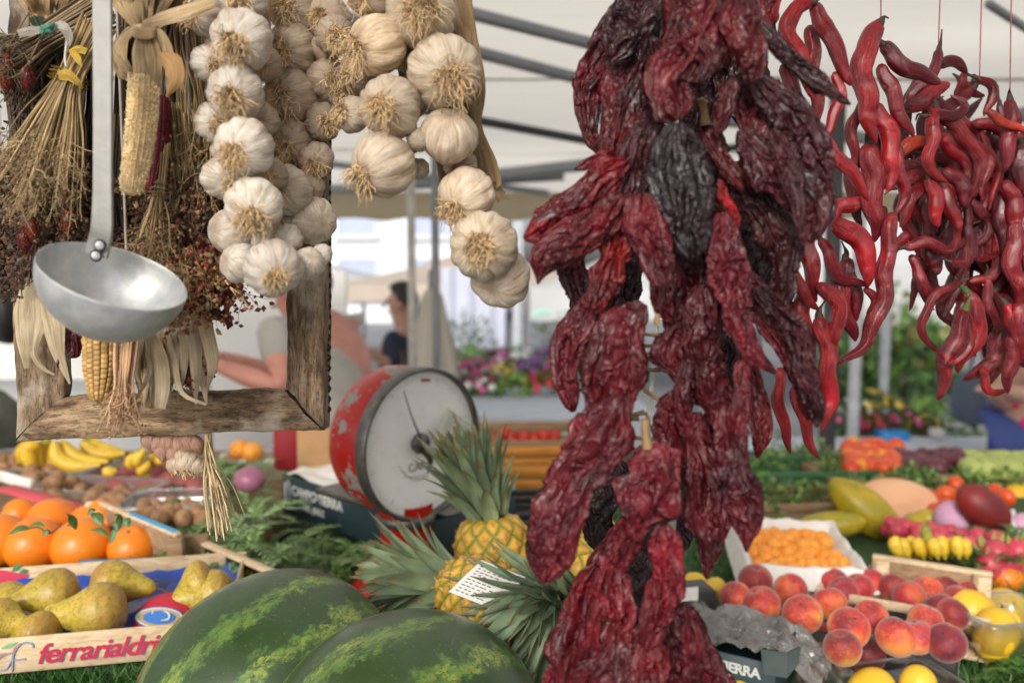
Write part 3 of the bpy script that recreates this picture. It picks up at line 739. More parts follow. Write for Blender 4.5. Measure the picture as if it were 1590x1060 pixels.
def braid(label, top_px, d, bulbs, stalks, tint):
    base = P(*top_px, d)
    r = thing('garlic_braid', label, 'garlic', base, 'garlic braids hanging side by side')
    for k, b in enumerate(bulbs):
        x, y, rp = b[:3]; o = b[3] if len(b) > 3 else {}
        o = dict(o); dd = d + o.pop('z', 0.)
        bulb(r, x, y, rp, dd, seed=int(x * 7 + y), tint=(lambda k_: tuple(c * k_ for c in o.pop('tint', tint)))(R.uniform(.84, 1.04)), **o)
    g = Geo()
    for pts, w in stalks:
        for j in range(5):
            off = [rvec(w * d / FPX * .42) for _ in pts]
            pp = [P(x, y, d + .045) + o_ for (x, y), o_ in zip(pts, off)]
            ribbon(g, pp, [w * d / FPX * R.uniform(.35, .7)] * 3, n=22, m=5, curl=.5, ridge=.25, seed=j * 2.7, twist=R.uniform(-1.5, 1.5), col=A([.42, .30, .17]) * R.uniform(.6, 1.25))
        addtube(g, [P(*pts[0], d + .045), A([P(*pts[0], d)[0], d + .05, RAILZ])], .006, 8, 8, col=(.35, .26, .15))
    mk('braided_stalk', g, MHUSK, r)
    return r
braid('white garlic braid with big papery bulbs beside the corn husks', (365, -20), .68, [
 (377, -2, 37, {'dx': .1, 'dy': .5}), (324, 25, 32, {'dx': -.6, 'z': .02}), (377, 61, 46, {'dx': -.05, 'dy': .38, 'z': -.015, 'hair': 150}), (327, 100, 30, {'dx': .55, 'dy': .2, 'z': .02, 'hair': 50}),
 (366, 143, 42, {'dx': .12, 'dy': .4, 'z': -.015, 'hair': 150}), (332, 190, 30, {'dx': .5, 'z': .02, 'hair': 40}), (381, 228, 45, {'dx': -.15, 'dy': .35, 'z': -.018, 'hair': 120}), (345, 276, 32, {'dx': .6, 'dy': .3, 'z': .015, 'hair': 30}),
 (395, 317, 43, {'dx': .15, 'dy': .5, 'z': -.018, 'hair': 140, 'tint': (.72, .69, .62)}), (412, 100, 26, {'z': .03, 'tint': W2, 'hair': 30}), (408, 186, 26, {'z': .03, 'tint': W2, 'hair': 30}), (420, 270, 26, {'z': .03, 'tint': W2, 'hair': 20}), (343, 60, 24, {'z': .03, 'hair': 0}), (343, 145, 24, {'z': .035, 'tint': W2, 'hair': 0}), (350, 235, 22, {'z': .03, 'hair': 0}), (358, 360, 34, {'dx': -.7, 'dy': 0, 'z': .01, 'hair': 0}), (374, 408, 31, {'dx': -.5, 'dy': -.3, 'z': .005, 'hair': 0}),
 (424, 415, 44, {'dx': .35, 'dy': .38, 'z': -.03, 'hair': 130, 'hairlen': .6}), (480, 410, 24, {'dx': .3, 'dy': -.5, 'z': 0, 'hair': 0, 'squash': 1.1, 'tint': (.7, .64, .56)}), (410, 380, 26, {'hair': 0, 'z': .02}), (448, 370, 22, {'hair': 0, 'z': .01}), (500, 395, 16, {'hair': 0, 'z': .01, 'squash': 1.2})],
 [([(345, -30), (350, 100), (355, 220), (370, 330), (410, 390)], 26), ([(410, 60), (418, 150), (410, 240), (425, 330), (460, 400)], 14)], W1)
braid('shaded tan garlic braid between the two paler braids, with bushy roots', (450, -20), .76, [
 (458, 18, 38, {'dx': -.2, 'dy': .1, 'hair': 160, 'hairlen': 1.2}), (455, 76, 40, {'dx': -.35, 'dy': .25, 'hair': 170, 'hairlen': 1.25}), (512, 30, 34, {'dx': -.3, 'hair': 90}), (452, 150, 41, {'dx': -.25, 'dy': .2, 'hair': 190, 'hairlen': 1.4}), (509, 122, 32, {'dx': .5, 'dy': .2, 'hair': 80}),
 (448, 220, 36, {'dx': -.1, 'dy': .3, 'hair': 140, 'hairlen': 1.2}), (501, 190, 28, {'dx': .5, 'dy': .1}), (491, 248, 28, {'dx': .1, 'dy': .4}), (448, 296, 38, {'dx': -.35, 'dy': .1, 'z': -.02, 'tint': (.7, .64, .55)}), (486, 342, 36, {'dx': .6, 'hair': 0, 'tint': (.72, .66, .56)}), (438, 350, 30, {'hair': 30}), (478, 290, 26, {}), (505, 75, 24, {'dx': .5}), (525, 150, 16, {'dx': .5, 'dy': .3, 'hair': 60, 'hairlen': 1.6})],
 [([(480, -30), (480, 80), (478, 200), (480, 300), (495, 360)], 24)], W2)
braid('garlic braid ending in the lowest bulb, in front of the awning', (690, -20), .70, [
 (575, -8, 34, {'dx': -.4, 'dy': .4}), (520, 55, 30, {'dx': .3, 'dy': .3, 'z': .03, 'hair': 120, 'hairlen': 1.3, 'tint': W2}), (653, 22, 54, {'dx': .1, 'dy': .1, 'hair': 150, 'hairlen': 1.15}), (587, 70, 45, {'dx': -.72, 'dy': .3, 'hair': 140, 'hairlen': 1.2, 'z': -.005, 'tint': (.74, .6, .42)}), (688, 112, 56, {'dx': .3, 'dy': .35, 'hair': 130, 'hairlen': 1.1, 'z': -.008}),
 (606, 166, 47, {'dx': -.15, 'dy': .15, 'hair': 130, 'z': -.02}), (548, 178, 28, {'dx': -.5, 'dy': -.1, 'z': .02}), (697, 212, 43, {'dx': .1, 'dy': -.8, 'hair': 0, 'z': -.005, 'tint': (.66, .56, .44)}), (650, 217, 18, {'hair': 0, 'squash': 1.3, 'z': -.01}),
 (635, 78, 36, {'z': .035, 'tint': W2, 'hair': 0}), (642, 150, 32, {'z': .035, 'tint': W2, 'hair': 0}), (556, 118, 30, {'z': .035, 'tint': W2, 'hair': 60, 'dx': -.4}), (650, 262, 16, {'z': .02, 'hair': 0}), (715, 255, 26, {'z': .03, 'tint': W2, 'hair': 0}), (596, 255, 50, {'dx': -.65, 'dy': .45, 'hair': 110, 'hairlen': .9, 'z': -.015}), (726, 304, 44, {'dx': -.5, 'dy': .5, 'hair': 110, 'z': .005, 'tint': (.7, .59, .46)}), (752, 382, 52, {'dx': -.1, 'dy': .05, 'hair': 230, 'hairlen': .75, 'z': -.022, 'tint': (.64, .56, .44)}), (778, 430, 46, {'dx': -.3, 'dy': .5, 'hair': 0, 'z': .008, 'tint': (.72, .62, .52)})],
 [([(714, -30), (726, 60), (738, 140), (742, 210), (756, 260), (772, 300)], 34), ([(706, -30), (716, 80), (730, 170), (736, 230)], 30), ([(690, 200), (690, 260), (710, 330), (740, 370)], 20), ([(625, -20), (630, 90), (640, 200)], 20)], W3)

# ---- ladle
ld = .60
tc = -nrm(ray(176, 425)); ri = A([1., 0, 0]); up_s = nrm(np.cross(ri, -tc)); 
maj = nrm(ri * math.cos(.268) - up_s * math.sin(.268)); upp = nrm(np.cross(tc, maj))
nax = nrm(.40 * tc + .917 * upp); c0 = P(178, 428, ld + .012); Rb = 112 * ld / FPX
lad = thing('ladle', 'big grey aluminium ladle with a riveted flat handle hanging beside the corn', 'ladle', c0)
MAL = Mat('brushed_aluminium', .5, .6, base=(.50, .52, .54)); _c = MAL.coord('Object')
MAL.set('Base Color', MAL.mix(MAL.ramp(MAL.noise(_c, 34, 5, .7), [(.35, 0.), (.7, 1.)]), (.40, .42, .44), (.66, .65, .61)))
MAL.set('Roughness', MAL.ramp(MAL.noise(_c, 60, 5, .7), [(.3, .42), (.7, .65)]))
MAL.bump([(MAL.noise(MAL.coord('Object', (1, 1, 14)), 60, 5, .7), .35, .0008), (MAL.noise(_c, 35, 3), .18, .003)])
prof = [(math.sin(a) * Rb, -math.cos(a) * Rb * .93) for a in np.linspace(.001, math.pi / 2, 26)]
prof += [(Rb * .997, .0009), (Rb * .985, .0009)] + [(math.sin(a) * Rb * .978, -math.cos(a) * Rb * .905) for a in np.linspace(math.pi / 2, .001, 26)]
g = Geo(); lathe(g, prof, c0, tuple(nax), 90, fn=lambda r, h, th: (r * (1 + .006 * np.sin(3 * th) + .004 * np.sin(7 * th + 1)), h))
mk('bowl', g, MAL.m, lad)
g = Geo(); w = 30 * ld / FPX
hp = A([P(150, 396, ld + .030), P(155, 374, ld + .0275), P(159, 345, ld + .0235), P(160, 250, ld + .02), P(160, 120, ld + .018), P(159, -20, ld + .018), P(159, -130, ld + .02)])
path, L = resample(hp, 60); t_, s_, d_ = frame(path)
hw = np.interp(np.linspace(0, 1, 60), [0, .08, .2, 1], [w * .62, w * .58, w * .5, w * .5])
sec = [(-1, -.0013), (-.94, -.0018), (.94, -.0018), (1, -.0013), (1, .0013), (.94, .0018), (-.94, .0018), (-1, .0013), (-1, -.0013)]
V = np.stack([path + s_ * (hw * a)[:, None] + d_ * b for a, b in sec], 1).reshape(-1, 3)
g.add(V, gridq(60, 9)); mk('handle', g, simple('dull_aluminium', (.27, .265, .25), .55, .35, var=.12, scale=60, bump=.15, bscale=220), lad, smooth=False)
for (x, y) in ((155, 381), (149, 397)):
    g = Geo(); cc = P(x, y, ld + .0245 if y < 390 else ld + .026)
    lathe(g, [(.0001, .0008), (.0022, .0007), (.0034, .0003), (.0036, -.001)], cc, tuple(tc), 20); rv = mk('rivet', g, MAL.m, lad)
    g = Geo(); addtube(g, [cc + .0040 * (ri * math.cos(a) + up_s * math.sin(a)) for a in np.linspace(0, 6.28, 20)], .0007, 6, 40, col=(.02, .02, .022)); mk('dark_ring', g, MV, rv)  # thin near-black ring around each rivet

# ---- corn cobs
def cob(root, pts, w, d, rows, tone, dark, seed, pale=False, name='cob'):
    pp = A([P(x, y, d) for x, y in pts]); path, L = resample(pp, 110); W = w * d / FPX / 2; n = 110
    t, s, dd = frame(path); tt = np.linspace(0, 1, n)
    prof = np.interp(tt, [0, .04, .3, .7, .93, .98, 1], [.75, .95, 1, .93, .62, .4, .1]); na = rows * 9
    th = np.linspace(0, 2 * math.pi, na + 1) + math.pi / 2
    k = L / (W * 2 * math.pi / rows * (.62 if not pale else .8))
    v = tt[:, None] * k; u = (th[None] - math.pi / 2) / (2 * math.pi) * rows
    ui = np.floor(u); v2 = v + .5 * (ui % 2) + .25 * vnoise(np.stack(np.broadcast_arrays(ui * 3.3 + seed, v * .25, 0 * v), -1)); vi = np.floor(v2)
    fu, fv = (u - ui) * 2 - 1, (v2 - vi) * 2 - 1
    b = np.clip(1 - fu ** 4, 0, 1) ** .6 * np.clip(1 - fv ** 4, 0, 1) ** .6
    jit = vnoise(np.stack([ui * 7.1 + seed + 0 * vi, vi * 5.3 + 0 * ui, 0 * (ui + vi)], -1))
    if pale: b = 1 - b * .9 + .35 * vnoise(np.stack([u * 6 + 0 * v, v * 6 + 0 * u, 0 * (u + v)], -1))
    rad = prof[:, None] * W * (.86 + .14 * b * (1 + .3 * jit)) 
    V = path[:, None] + s[:, None] * (np.cos(th)[None] * rad)[..., None] + dd[:, None] * (np.sin(th)[None] * rad)[..., None]
    col = A(tone) * (.75 + .3 * jit[..., None] * (0 if pale else 1) + .1) + 0 * b[..., None]
    mixf = np.clip(b, 0, 1)[..., None]; col = A(dark) * (1 - mixf) + col * mixf
    g = Geo().add(V.reshape(-1, 3), gridq(n, na + 1)[:, ::-1], col=np.clip(col.reshape(-1, 3), 0, 1))
    return mk(name, g, MV if pale else MVS, root)
def husk(g, px, d, widths, col, dz=None, **k):
    dz = dz or [0] * len(px)
    ribbon(g, [P(x, y, d + z) for (x, y), z in zip(px, dz)], [w_ * d / FPX for w_ in widths], col=col, **k)
HC = A([.80, .63, .40]); HL = A([.84, .74, .55])
c1 = thing('corn_cob', 'pale bare corn cob hanging from a husk knot, beside the ladle handle', 'corn cob', P(230, 60, .70), 'corn cobs among the dried herbs')
cob(c1, [(226, 118), (222, 180), (213, 250), (204, 304)], 46, .675, 18, (.85, .68, .40), (.50, .34, .16), 3, pale=True)
g = Geo()
for k in range(2600):
    f = R.random(); cpx = np.interp(f, [0, .33, .7, 1], [226, 222, 213, 205]); cpy = 118 + 184 * f; a = R.uniform(math.pi, 2 * math.pi); rr_ = 23.5 * np.interp(f, [0, .9, 1], [1, .8, .5]) * .675 / FPX
    o = P(cpx, cpy, .675) + A([math.cos(a), math.sin(a), 0]) * rr_ * .97; nr_ = A([math.cos(a), math.sin(a), 0]); s_ = R.uniform(.0008, .0019); u_ = rvec(.6) + A([0, 0, R.uniform(-1, 1)])
    g.add([o, o + nr_ * s_ + u_ * s_ * .5, o + nr_ * s_ * .4 + nrm(u_) * s_ * 1.3], Tt=[(0, 1, 2)], col=A([.95, .78, .48]) * R.uniform(.6, 1.2))
mk('chaff', g, MV, c1, smooth=False)
g = Geo()
for k in range(60):                # fan of husks above the knot
    a = R.uniform(-.95, .95); x1 = 228 + 75 * a + R.uniform(-8, 8)
    husk(g, [(228 + a * 22, 42), (228 + a * 48, 10), (x1, -25), (x1 + a * 20, -60)], .69, [5, R.uniform(6, 20), R.uniform(8, 24), 14], HC * R.uniform(.6, 1.3), [0, R.uniform(-.01, .02), R.uniform(-.02, .03), .02], m=6, ridge=.5, seed=k, twist=R.uniform(-.6, .6))
for k in range(30):                # left loop of the bow
    a = k / 29; husk(g, [(232 + R.uniform(-4, 4), 40 + R.uniform(-5, 5)), (205 - 22 * a + R.uniform(-6, 6), 42 + 26 * a), (182 + 10 * a + R.uniform(-8, 6), 78 + 22 * a), (186 + 22 * a + R.uniform(-6, 6), 112 + 8 * R.random()), (206, 124)], .685, [5, 8, 11, 7, 3], HC * R.uniform(.5, 1.3), [-.005, -.012, -.012, -.004, .004], m=6, ridge=.5, seed=20 + k)
for k in range(26):                # right loop
    a = k / 25; husk(g, [(222 + R.uniform(-4, 4), 42 + R.uniform(-5, 5)), (232 + 18 * a, 44 + 8 * a + R.uniform(-5, 5)), (248 + 12 * a + R.uniform(-7, 7), 70 + 16 * a), (246 + R.uniform(-5, 5), 100), (232 + R.uniform(-5, 5), 116)], .682, [5, 8, 9, 7, 3], HC * R.uniform(.5, 1.25), [-.01, -.018, -.018, -.01, 0], m=6, ridge=.5, seed=40 + k)
for k in range(24):                # husks running down onto the cob
    x0 = 208 + 38 * k / 23; husk(g, [(218 + k * .5, 44), (x0, 80), (x0 + 2, 112), (x0 + (k - 12) * .3, R.uniform(120, 142))], .672, [5, 7, 7, 3], HC * R.uniform(.6, 1.3), [-.008, -.012, -.006, 0], m=5, ridge=.4, seed=60 + k)
husk(g, [(240, 80), (262, 96), (268, 122), (258, 150)], .665, [10, 34, 28, 3], (.66, .42, .2), [0, -.01, -.01, 0], m=8, ridge=.2, seed=80, curl=.7)
husk(g, [(222, 36), (245, 30), (285, 18), (330, 2)], .67, [10, 20, 24, 20], HC, [0, -.01, -.01, 0], m=8, ridge=.4, seed=83)
mk('husk', g, MHUSK, c1)
g = Geo()
for k in range(3): addtube(g, [P(210 + 15 * math.cos(a) + 15, 46 + k * 4 + 4 * math.sin(a), .668 - .014 * abs(math.sin(a))) for a in np.linspace(0, math.pi, 8)], .0022, 6, 16, col=HC * .8)
addtube(g, [P(228, 20, .7), A([P(228, 0, .7)[0], .70, RAILZ])], .002, 6, 6, col=(.4, .3, .2)); mk('tie', g, MHUSK, c1)
c2 = thing('corn_cob', 'golden brown corn cob with kernels hanging just below the ladle bowl', 'corn cob', P(155, 480, .74), 'corn cobs among the dried herbs')
cob(c2, [(158, 455), (157, 520), (156, 580), (153, 624)], 56, .735, 14, (.60, .38, .13), (.22, .1, .03), 5)
g = Geo()
for k in range(9): husk(g, [(140 + k * 5, 470), (138 + k * 6, 420), (145 + k * 5, 380)], .75, [12, 16, 8], HC * R.uniform(.6, 1), m=5, ridge=.4, seed=k)
addtube(g, [P(157, 470, .75), P(158, 380, .755), A([P(158, 300, .755)[0], .755, RAILZ])], .002, 6, 12, col=(.4, .3, .2))
mk('husk', g, MHUSK, c2)
c3 = thing('corn_cob', 'thin darker corn cob half hidden by pale husks above the wooden frame', 'corn cob', P(235, 520, .76), 'corn cobs among the dried herbs')
cob(c3, [(224, 500), (228, 550), (234, 600), (236, 634)], 46, .765, 14, (.48, .28, .1), (.16, .07, .02), 9)
g = Geo()
for k in range(22):
    x0 = R.uniform(205, 320); x1 = x0 + R.uniform(-18, 22)
    husk(g, [(x0, 440), (x0 + R.uniform(-6, 6), 500), (x1, 560), (x1 + R.uniform(-12, 12), R.uniform(585, 632))], .75, [14, R.uniform(16, 26), R.uniform(12, 22), 3], HL * R.uniform(.55, 1.0), [0, -.008, R.uniform(-.02, .01), 0], m=6, ridge=.4, seed=k * 1.3, twist=R.uniform(-.8, .8), curl=.5)
husk(g, [(228, 545), (232, 575), (222, 600), (210, 620)], .725, [7, 8, 7, 4], HL, m=4, seed=3); husk(g, [(258, 520), (268, 560), (282, 610), (320, 628)], .73, [10, 14, 8, 4], HL, m=5, seed=5)
husk(g, [(232, 520), (246, 560), (250, 600), (246, 634)], .722, [22, 26, 24, 18], HL * .9, m=9, ridge=.4, seed=91)
mk('husk', g, MHUSK, c3)
g = Geo(); addtube(g, [P(230, 500, .77), P(232, 400, .77), A([P(232, 300, .77)[0], .77, RAILZ])], .002, 6, 12, col=(.4, .3, .2)); mk('tie', g, MHUSK, c3)
c4 = thing('corn_cob', 'dark crimson corn cob half hidden behind the pale bare cob', 'corn cob', P(240, 190, .72), 'corn cobs among the dried herbs')
cob(c4, [(248, 150), (246, 200), (240, 250), (232, 298)], 34, .715, 13, (.17, .012, .025), (.06, .006, .012), 12)
g = Geo(); addtube(g, [P(248, 155, .72), P(250, 60, .73), A([P(250, 0, .73)[0], .73, RAILZ])], .002, 6, 12, col=(.4, .3, .2)); mk('tie', g, MHUSK, c4)
hk = thing('husk_bundle', 'pale folded corn husks hanging left of the ladle bowl over the frame', 'corn husks', P(60, 420, .74))
g = Geo()
for px, w in (([(38, 438), (30, 480), (34, 530), (40, 572)], [16, 30, 26, 8]), ([(52, 432), (58, 490), (48, 540), (60, 568), (84, 582)], [18, 30, 22, 12, 3]), ([(56, 432), (72, 490), (86, 545), (108, 596)], [18, 34, 22, 3]), ([(60, 425), (84, 480), (92, 530), (96, 566)], [16, 26, 18, 6]), ([(46, 436), (42, 500), (44, 545)], [16, 34, 10])):
    husk(g, px, .735, w, HL * R.uniform(.9, 1.12), [0, -.012, -.006, 0, 0][:len(px)], m=9, ridge=.35, seed=R.random() * 9, curl=.6, n=24)
mk('husk', g, MHUSK, hk)
g = Geo(); addtube(g, [P(50, 445, .745), P(60, 350, .76), A([P(60, 300, .77)[0], .77, RAILZ])], .0016, 6, 12, col=(.3, .22, .15)); mk('tie', g, MV, hk)
sp = thing('dried_pepper_bunch', 'two small purple dried peppers hanging left of the golden corn cob', 'dried peppers', P(105, 500, .74))
dried_pepper(sp, [(98, 485), (96, 530), (97, 572)], 20, (.16, .012, .03), .735, .3, seed=301); dried_pepper(sp, [(112, 490), (114, 525), (116, 556)], 26, (.13, .01, .025), .738, .6, seed=302)
g = Geo(); addtube(g, [P(104, 500, .745), P(104, 400, .76), A([P(104, 300, .77)[0], .77, RAILZ])], .0016, 6, 12, col=(.3, .22, .15)); mk('thread', g, MV, sp)

# ---- bundles of dried herbs
def bundle(label, cat, d, top, tie, end, w0, w1, w2, n, cols, twigs=3, buds=0, budc=None, tiecol=None, sr=1.6, tie_h=16, name='dried_herb_bundle', jag=.05, budr=2.2, curve=0.):
    top, tie, end = A(top, float), A(tie, float), A(end, float)
    root = thing(name, label, cat, P(*tie, d), 'bundles of dried herbs hanging at the stall')
    gs, gt, gb = Geo(), Geo(), Geo(); u = nrm(end - tie); v = A([-u[1], u[0]]); u0 = nrm(tie - top); v0 = A([-u0[1], u0[0]])
    for k in range(n):
        a, b = R.gauss(0, .5), R.gauss(0, .5)
        a = max(-1, min(1, a)); b = max(-1, min(1, b)); Lk = R.uniform(.55, 1.05)
        p0 = top + v0 * a * w0 / 2 + u0 * R.uniform(-10, 10); p1 = tie + v * a * w1 / 2; e = tie + (end - tie) * Lk + v * a * w2 / 2 * (.4 + .6 * Lk)
        mid = tie + (end - tie) * Lk * .5 + v * a * w2 * .27 + v * R.uniform(-1, 1) * jag * 120
        q = [P(*p0, d + b * w0 * .0003), P(*p1, d + b * w1 * .0003), P(*mid, d + b * w2 * .00022), P(*e, d + b * w2 * .0004)]
        c = A(cols[R.randrange(len(cols))]) * R.uniform(.6, 1.35); r = sr * d / FPX * R.uniform(.6, 1.25)
        addtube(gs, q, [r, r, r * .8, r * .35], 5, 16, col=c)
        for j in range(twigs):
            f = R.uniform(.25, 1); base = q[2] * (1 - f) + q[3] * f; dr = nrm(q[3] - q[2])
            Lt = R.uniform(12, 42) * d / FPX; dd = nrm(dr + rvec(.8)); m_ = base + dd * Lt * .5 + rvec(Lt * .15); e_ = m_ + nrm(dd + rvec(.7) + A([0, 0, -.3])) * Lt * .5
            addtube(gt, [base, m_, e_], [r * .5, r * .4, r * .25], 4, 7, col=c * R.uniform(.6, 1.1))
            for b_ in range(buds):
                o = (m_ if b_ % 2 else e_) + rvec(Lt * .22); s_ = budr * d / FPX * R.uniform(.6, 1.4); bc = A(budc[R.randrange(len(budc))]) * R.uniform(.5, 1.3)
                ax = nrm(rvec()); V = [o + ax * s_ * 1.6, o - ax * s_ * 1.3] + [o + s_ * x for x in basis(ax).T[:2]] + [o - s_ * x for x in basis(ax).T[:2]]
                gb.add(V, Tt=[(0, 2, 3), (0, 3, 4), (0, 4, 5), (0, 5, 2), (1, 3, 2), (1, 4, 3), (1, 5, 4), (1, 2, 5)], col=bc)
    mk('stems', gs, MV, root)
    if twigs: mk('twigs', gt, MV, root)
    if buds: mk('dry_buds', gb, MV, root, smooth=False)
    if tiecol is not None:
        gg = Geo(); w = w1 * .56 * d / FPX; t3 = nrm(P(*(tie + u * 10), d) - P(*tie, d)); B = basis(t3, (0, 1, 0))
        for k in range(4):
            c = P(*(tie + u * (k - 1.5) * tie_h / 4), d)
            ribbon(gg, [c + w * (B[:, 0] * math.cos(a) + B[:, 1] * math.sin(a)) * R.uniform(.95, 1.1) for a in np.linspace(0, 6.4, 12)], [tie_h * .5 * d / FPX] * 2, n=28, m=3, curl=.2, ref=tuple(t3), col=A(tiecol) * R.uniform(.8, 1.2), ridge=.3, seed=k)
        mk('tie', gg, MHUSK, root)
    gg = Geo(); addtube(gg, [P(*tie, d + .005), P(*top, d + .01), A([P(*top, d)[0], P(*top, d)[1], RAILZ])], .0012, 5, 12, col=(.35, .3, .25)); mk('cord', gg, MV, root)
    return root
BR = [(.20, .14, .085), (.30, .215, .12), (.13, .085, .055), (.24, .17, .1)]; TN = [(.42, .30, .15), (.52, .38, .19), (.3, .2, .1), (.34, .24, .12)]
DK = [(.07, .045, .03), (.11, .07, .045), (.05, .035, .03)]
bundle('brown twiggy herb bundle tied with green and white cord, topmost beside the ladle handle', 'dried herbs', .735, (165, 12), (80, 58), (-10, 118), 74, 54, 130, 130, BR, 3, 2, [(.06, .055, .03), (.1, .07, .04), (.04, .04, .025)], (.10, .24, .19), 2.0, 18)
bundle('dry brown herb bundle tied with yellow ribbon, fine twigs spreading below', 'dried herbs', .715, (150, 40), (108, 122), (38, 335), 60, 42, 190, 150, TN, 9, 1, [(.28, .18, .1), (.2, .12, .08)], (.85, .62, .10), 1.7, 22)
bundle('dark brown mass of old dried herbs behind the ladle and twigs', 'dried herbs', .80, (80, 60), (85, 140), (75, 440), 150, 150, 250, 260, DK, 12, 4, [(.12, .08, .05), (.18, .11, .06), (.16, .06, .035), (.07, .05, .035)], None, 2.2, budr=3.4)
bundle('straw coloured bundle of dried chillies tied with raffia beside the garlic', 'dried herbs', .74, (262, 170), (285, 338), (318, 480), 60, 34, 150, 130, TN, 7, 3, [(.22, .05, .03), (.3, .12, .05), (.26, .15, .07), (.40, .26, .12)], (.62, .48, .26), 1.8, 22, budr=3.2)
bundle('dark red and brown dried flower bundle just right of the bare corn cob', 'dried herbs', .79, (285, 20), (272, 110), (290, 430), 110, 120, 210, 250, BR + DK, 11, 4, [(.2, .12, .06), (.16, .05, .03), (.28, .18, .09), (.1, .06, .035)], None, 1.8, budr=3.0)
bundle('pale straw bundle wrapped with white thread below the bare corn cob', 'dried herbs', .715, (254, 230), (248, 296), (235, 420), 20, 18, 90, 60, TN, 6, 2, [(.3, .2, .1), (.2, .05, .03)], (.72, .66, .52), 1.7, 26)
bundle('small dark bundle of dried stalks with the white tie left of the bare cob', 'dried herbs', .76, (190, 180), (182, 300), (190, 420), 30, 24, 60, 60, DK + [(.4, .3, .14)], 6, 3, [(.1, .03, .03), (.07, .045, .035)], (.5, .42, .25), 1.8, 18)
bundle('short drooping bundle of dry chilli stalks over the wooden frame', 'dried herbs', .705, (200, 500), (195, 560), (190, 645), 40, 34, 52, 46, [(.56, .36, .2), (.45, .26, .15)], 3, 1, [(.45, .25, .12)], None, 2.3, jag=.02)
bundle('brown stalk bundle with dark red tips hanging in front of the frame opening', 'dried herbs', .76, (310, 430), (302, 500), (292, 590), 40, 30, 44, 60, BR, 4, 2, [(.2, .03, .03), (.14, .06, .04)], None, 2.0)
bundle('loose straw coloured stalks with curling fibres between the red cob and the garlic', 'dried herbs', .745, (290, 30), (296, 80), (320, 330), 40, 46, 90, 90, TN, 8, 1, [(.3, .2, .1)], None, 2.0, jag=.12)
bundle('dark dried herb stalks hanging behind the bare corn cob', 'dried herbs', .81, (215, -10), (212, 60), (205, 400), 60, 60, 120, 200, DK + BR, 9, 4, [(.08, .045, .035), (.16, .05, .03), (.055, .04, .03)], None, 2.0, budr=3.2)
tf = thing('husk_bundle', 'fan of pale corn husks above the topmost herb bundle', 'corn husks', P(75, 30, .75)); g = Geo()
for k in range(26):
    a = R.uniform(-1, 1); husk(g, [(76 + a * 8, 48), (76 + a * 26, 22), (76 + a * 44, -8), (76 + a * 52, -40)], .75, [6, R.uniform(10, 20), R.uniform(12, 24), 14], HC * R.uniform(.55, 1.1) + A([.03, -.02, -.03]), [0, 0, R.uniform(-.02, .02), 0], m=5, ridge=.5, seed=k, twist=R.uniform(-.5, .5))
mk('husk', g, MHUSK, tf); g = Geo(); addtube(g, [P(76, 40, .755), P(76, -20, .76), A([P(76, 0, .76)[0], .76, RAILZ])], .0012, 5, 8, col=(.35, .3, .25)); mk('cord', g, MV, tf)
g = Geo()
cb = thing('dried_chilli_bunch', 'bunch of small dark red dried chillies touching the lowest white garlic bulb', 'dried chillies', P(320, 400, .73))
for k in range(70):
    x, y = R.gauss(322, 26), R.gauss(425, 34); L_ = R.uniform(14, 30); a = R.gauss(1.5, .6)
    tn = R.choice([(.2, .015, .015), (.28, .03, .02), (.12, .015, .015), (.34, .1, .03)])
    pth = [P(x, y, .715 + R.uniform(-.01, .03)), P(x + math.cos(a) * L_ * .5, y + math.sin(a) * L_ * .5, .715), P(x + math.cos(a + .3) * L_, y + math.sin(a + .3) * L_, .72)]
    g = Geo(); addtube(g, pth, [.0012, .0034, .003, .0008], 8, 12, flat=.6, disp=lambda t, th, k=k: 1 + .35 * vnoise(np.stack(np.broadcast_arrays(np.cos(th) * 2 + k, np.sin(th) * 2, t * 6), -1)))
    mk('small_dried_chilli', g, MD, cb, color=tn)
g = Geo(); addtube(g, [P(315, 430, .73), P(300, 300, .74), A([P(300, 200, .74)[0], .74, RAILZ])], .0012, 5, 12, col=(.35, .3, .25)); mk('cord', g, MV, cb)
for x, y, lab in ((11, 101, 'small orange dried pod at the left edge among twigs'), (43, 122, 'small red dried pod hanging beside the yellow ribbon'), (10, 122, 'lower orange dried pod at the left edge'), (50, 355, 'orange and red dried pod left above the ladle bowl'), (105, 343, 'round orange dried pod above the ladle bowl'), (38, 372, 'dark red dried pod touching the ladle rim')):
    g = Geo(); dd = .70; c = P(x, y, dd)
    lathe(g, [(.0004, .011), (.0035, .008), (.0055, .002), (.005, -.004), (.0025, -.009), (.0004, -.012)], c, (0, 0, 1), 16, fn=lambda r, h, th: (r * (1 + .14 * np.sin(5 * th) + .08 * np.sin(9 * th + h * 500)), h))
    pod = mk('dried_pod', g, MD, color=(.45, .09, .02) if 'orange' in lab else (.26, .02, .015), label=lab, cat='dried pod', group='dried pods among the herbs')
    g = Geo(); addtube(g, [c + A([0, 0, .01]), c + A([.004, .01, .03]), c + A([.01, .02, .05])], .0008, 5, 8, col=(.2, .14, .08)); mk('stalk', g, MV, pod)
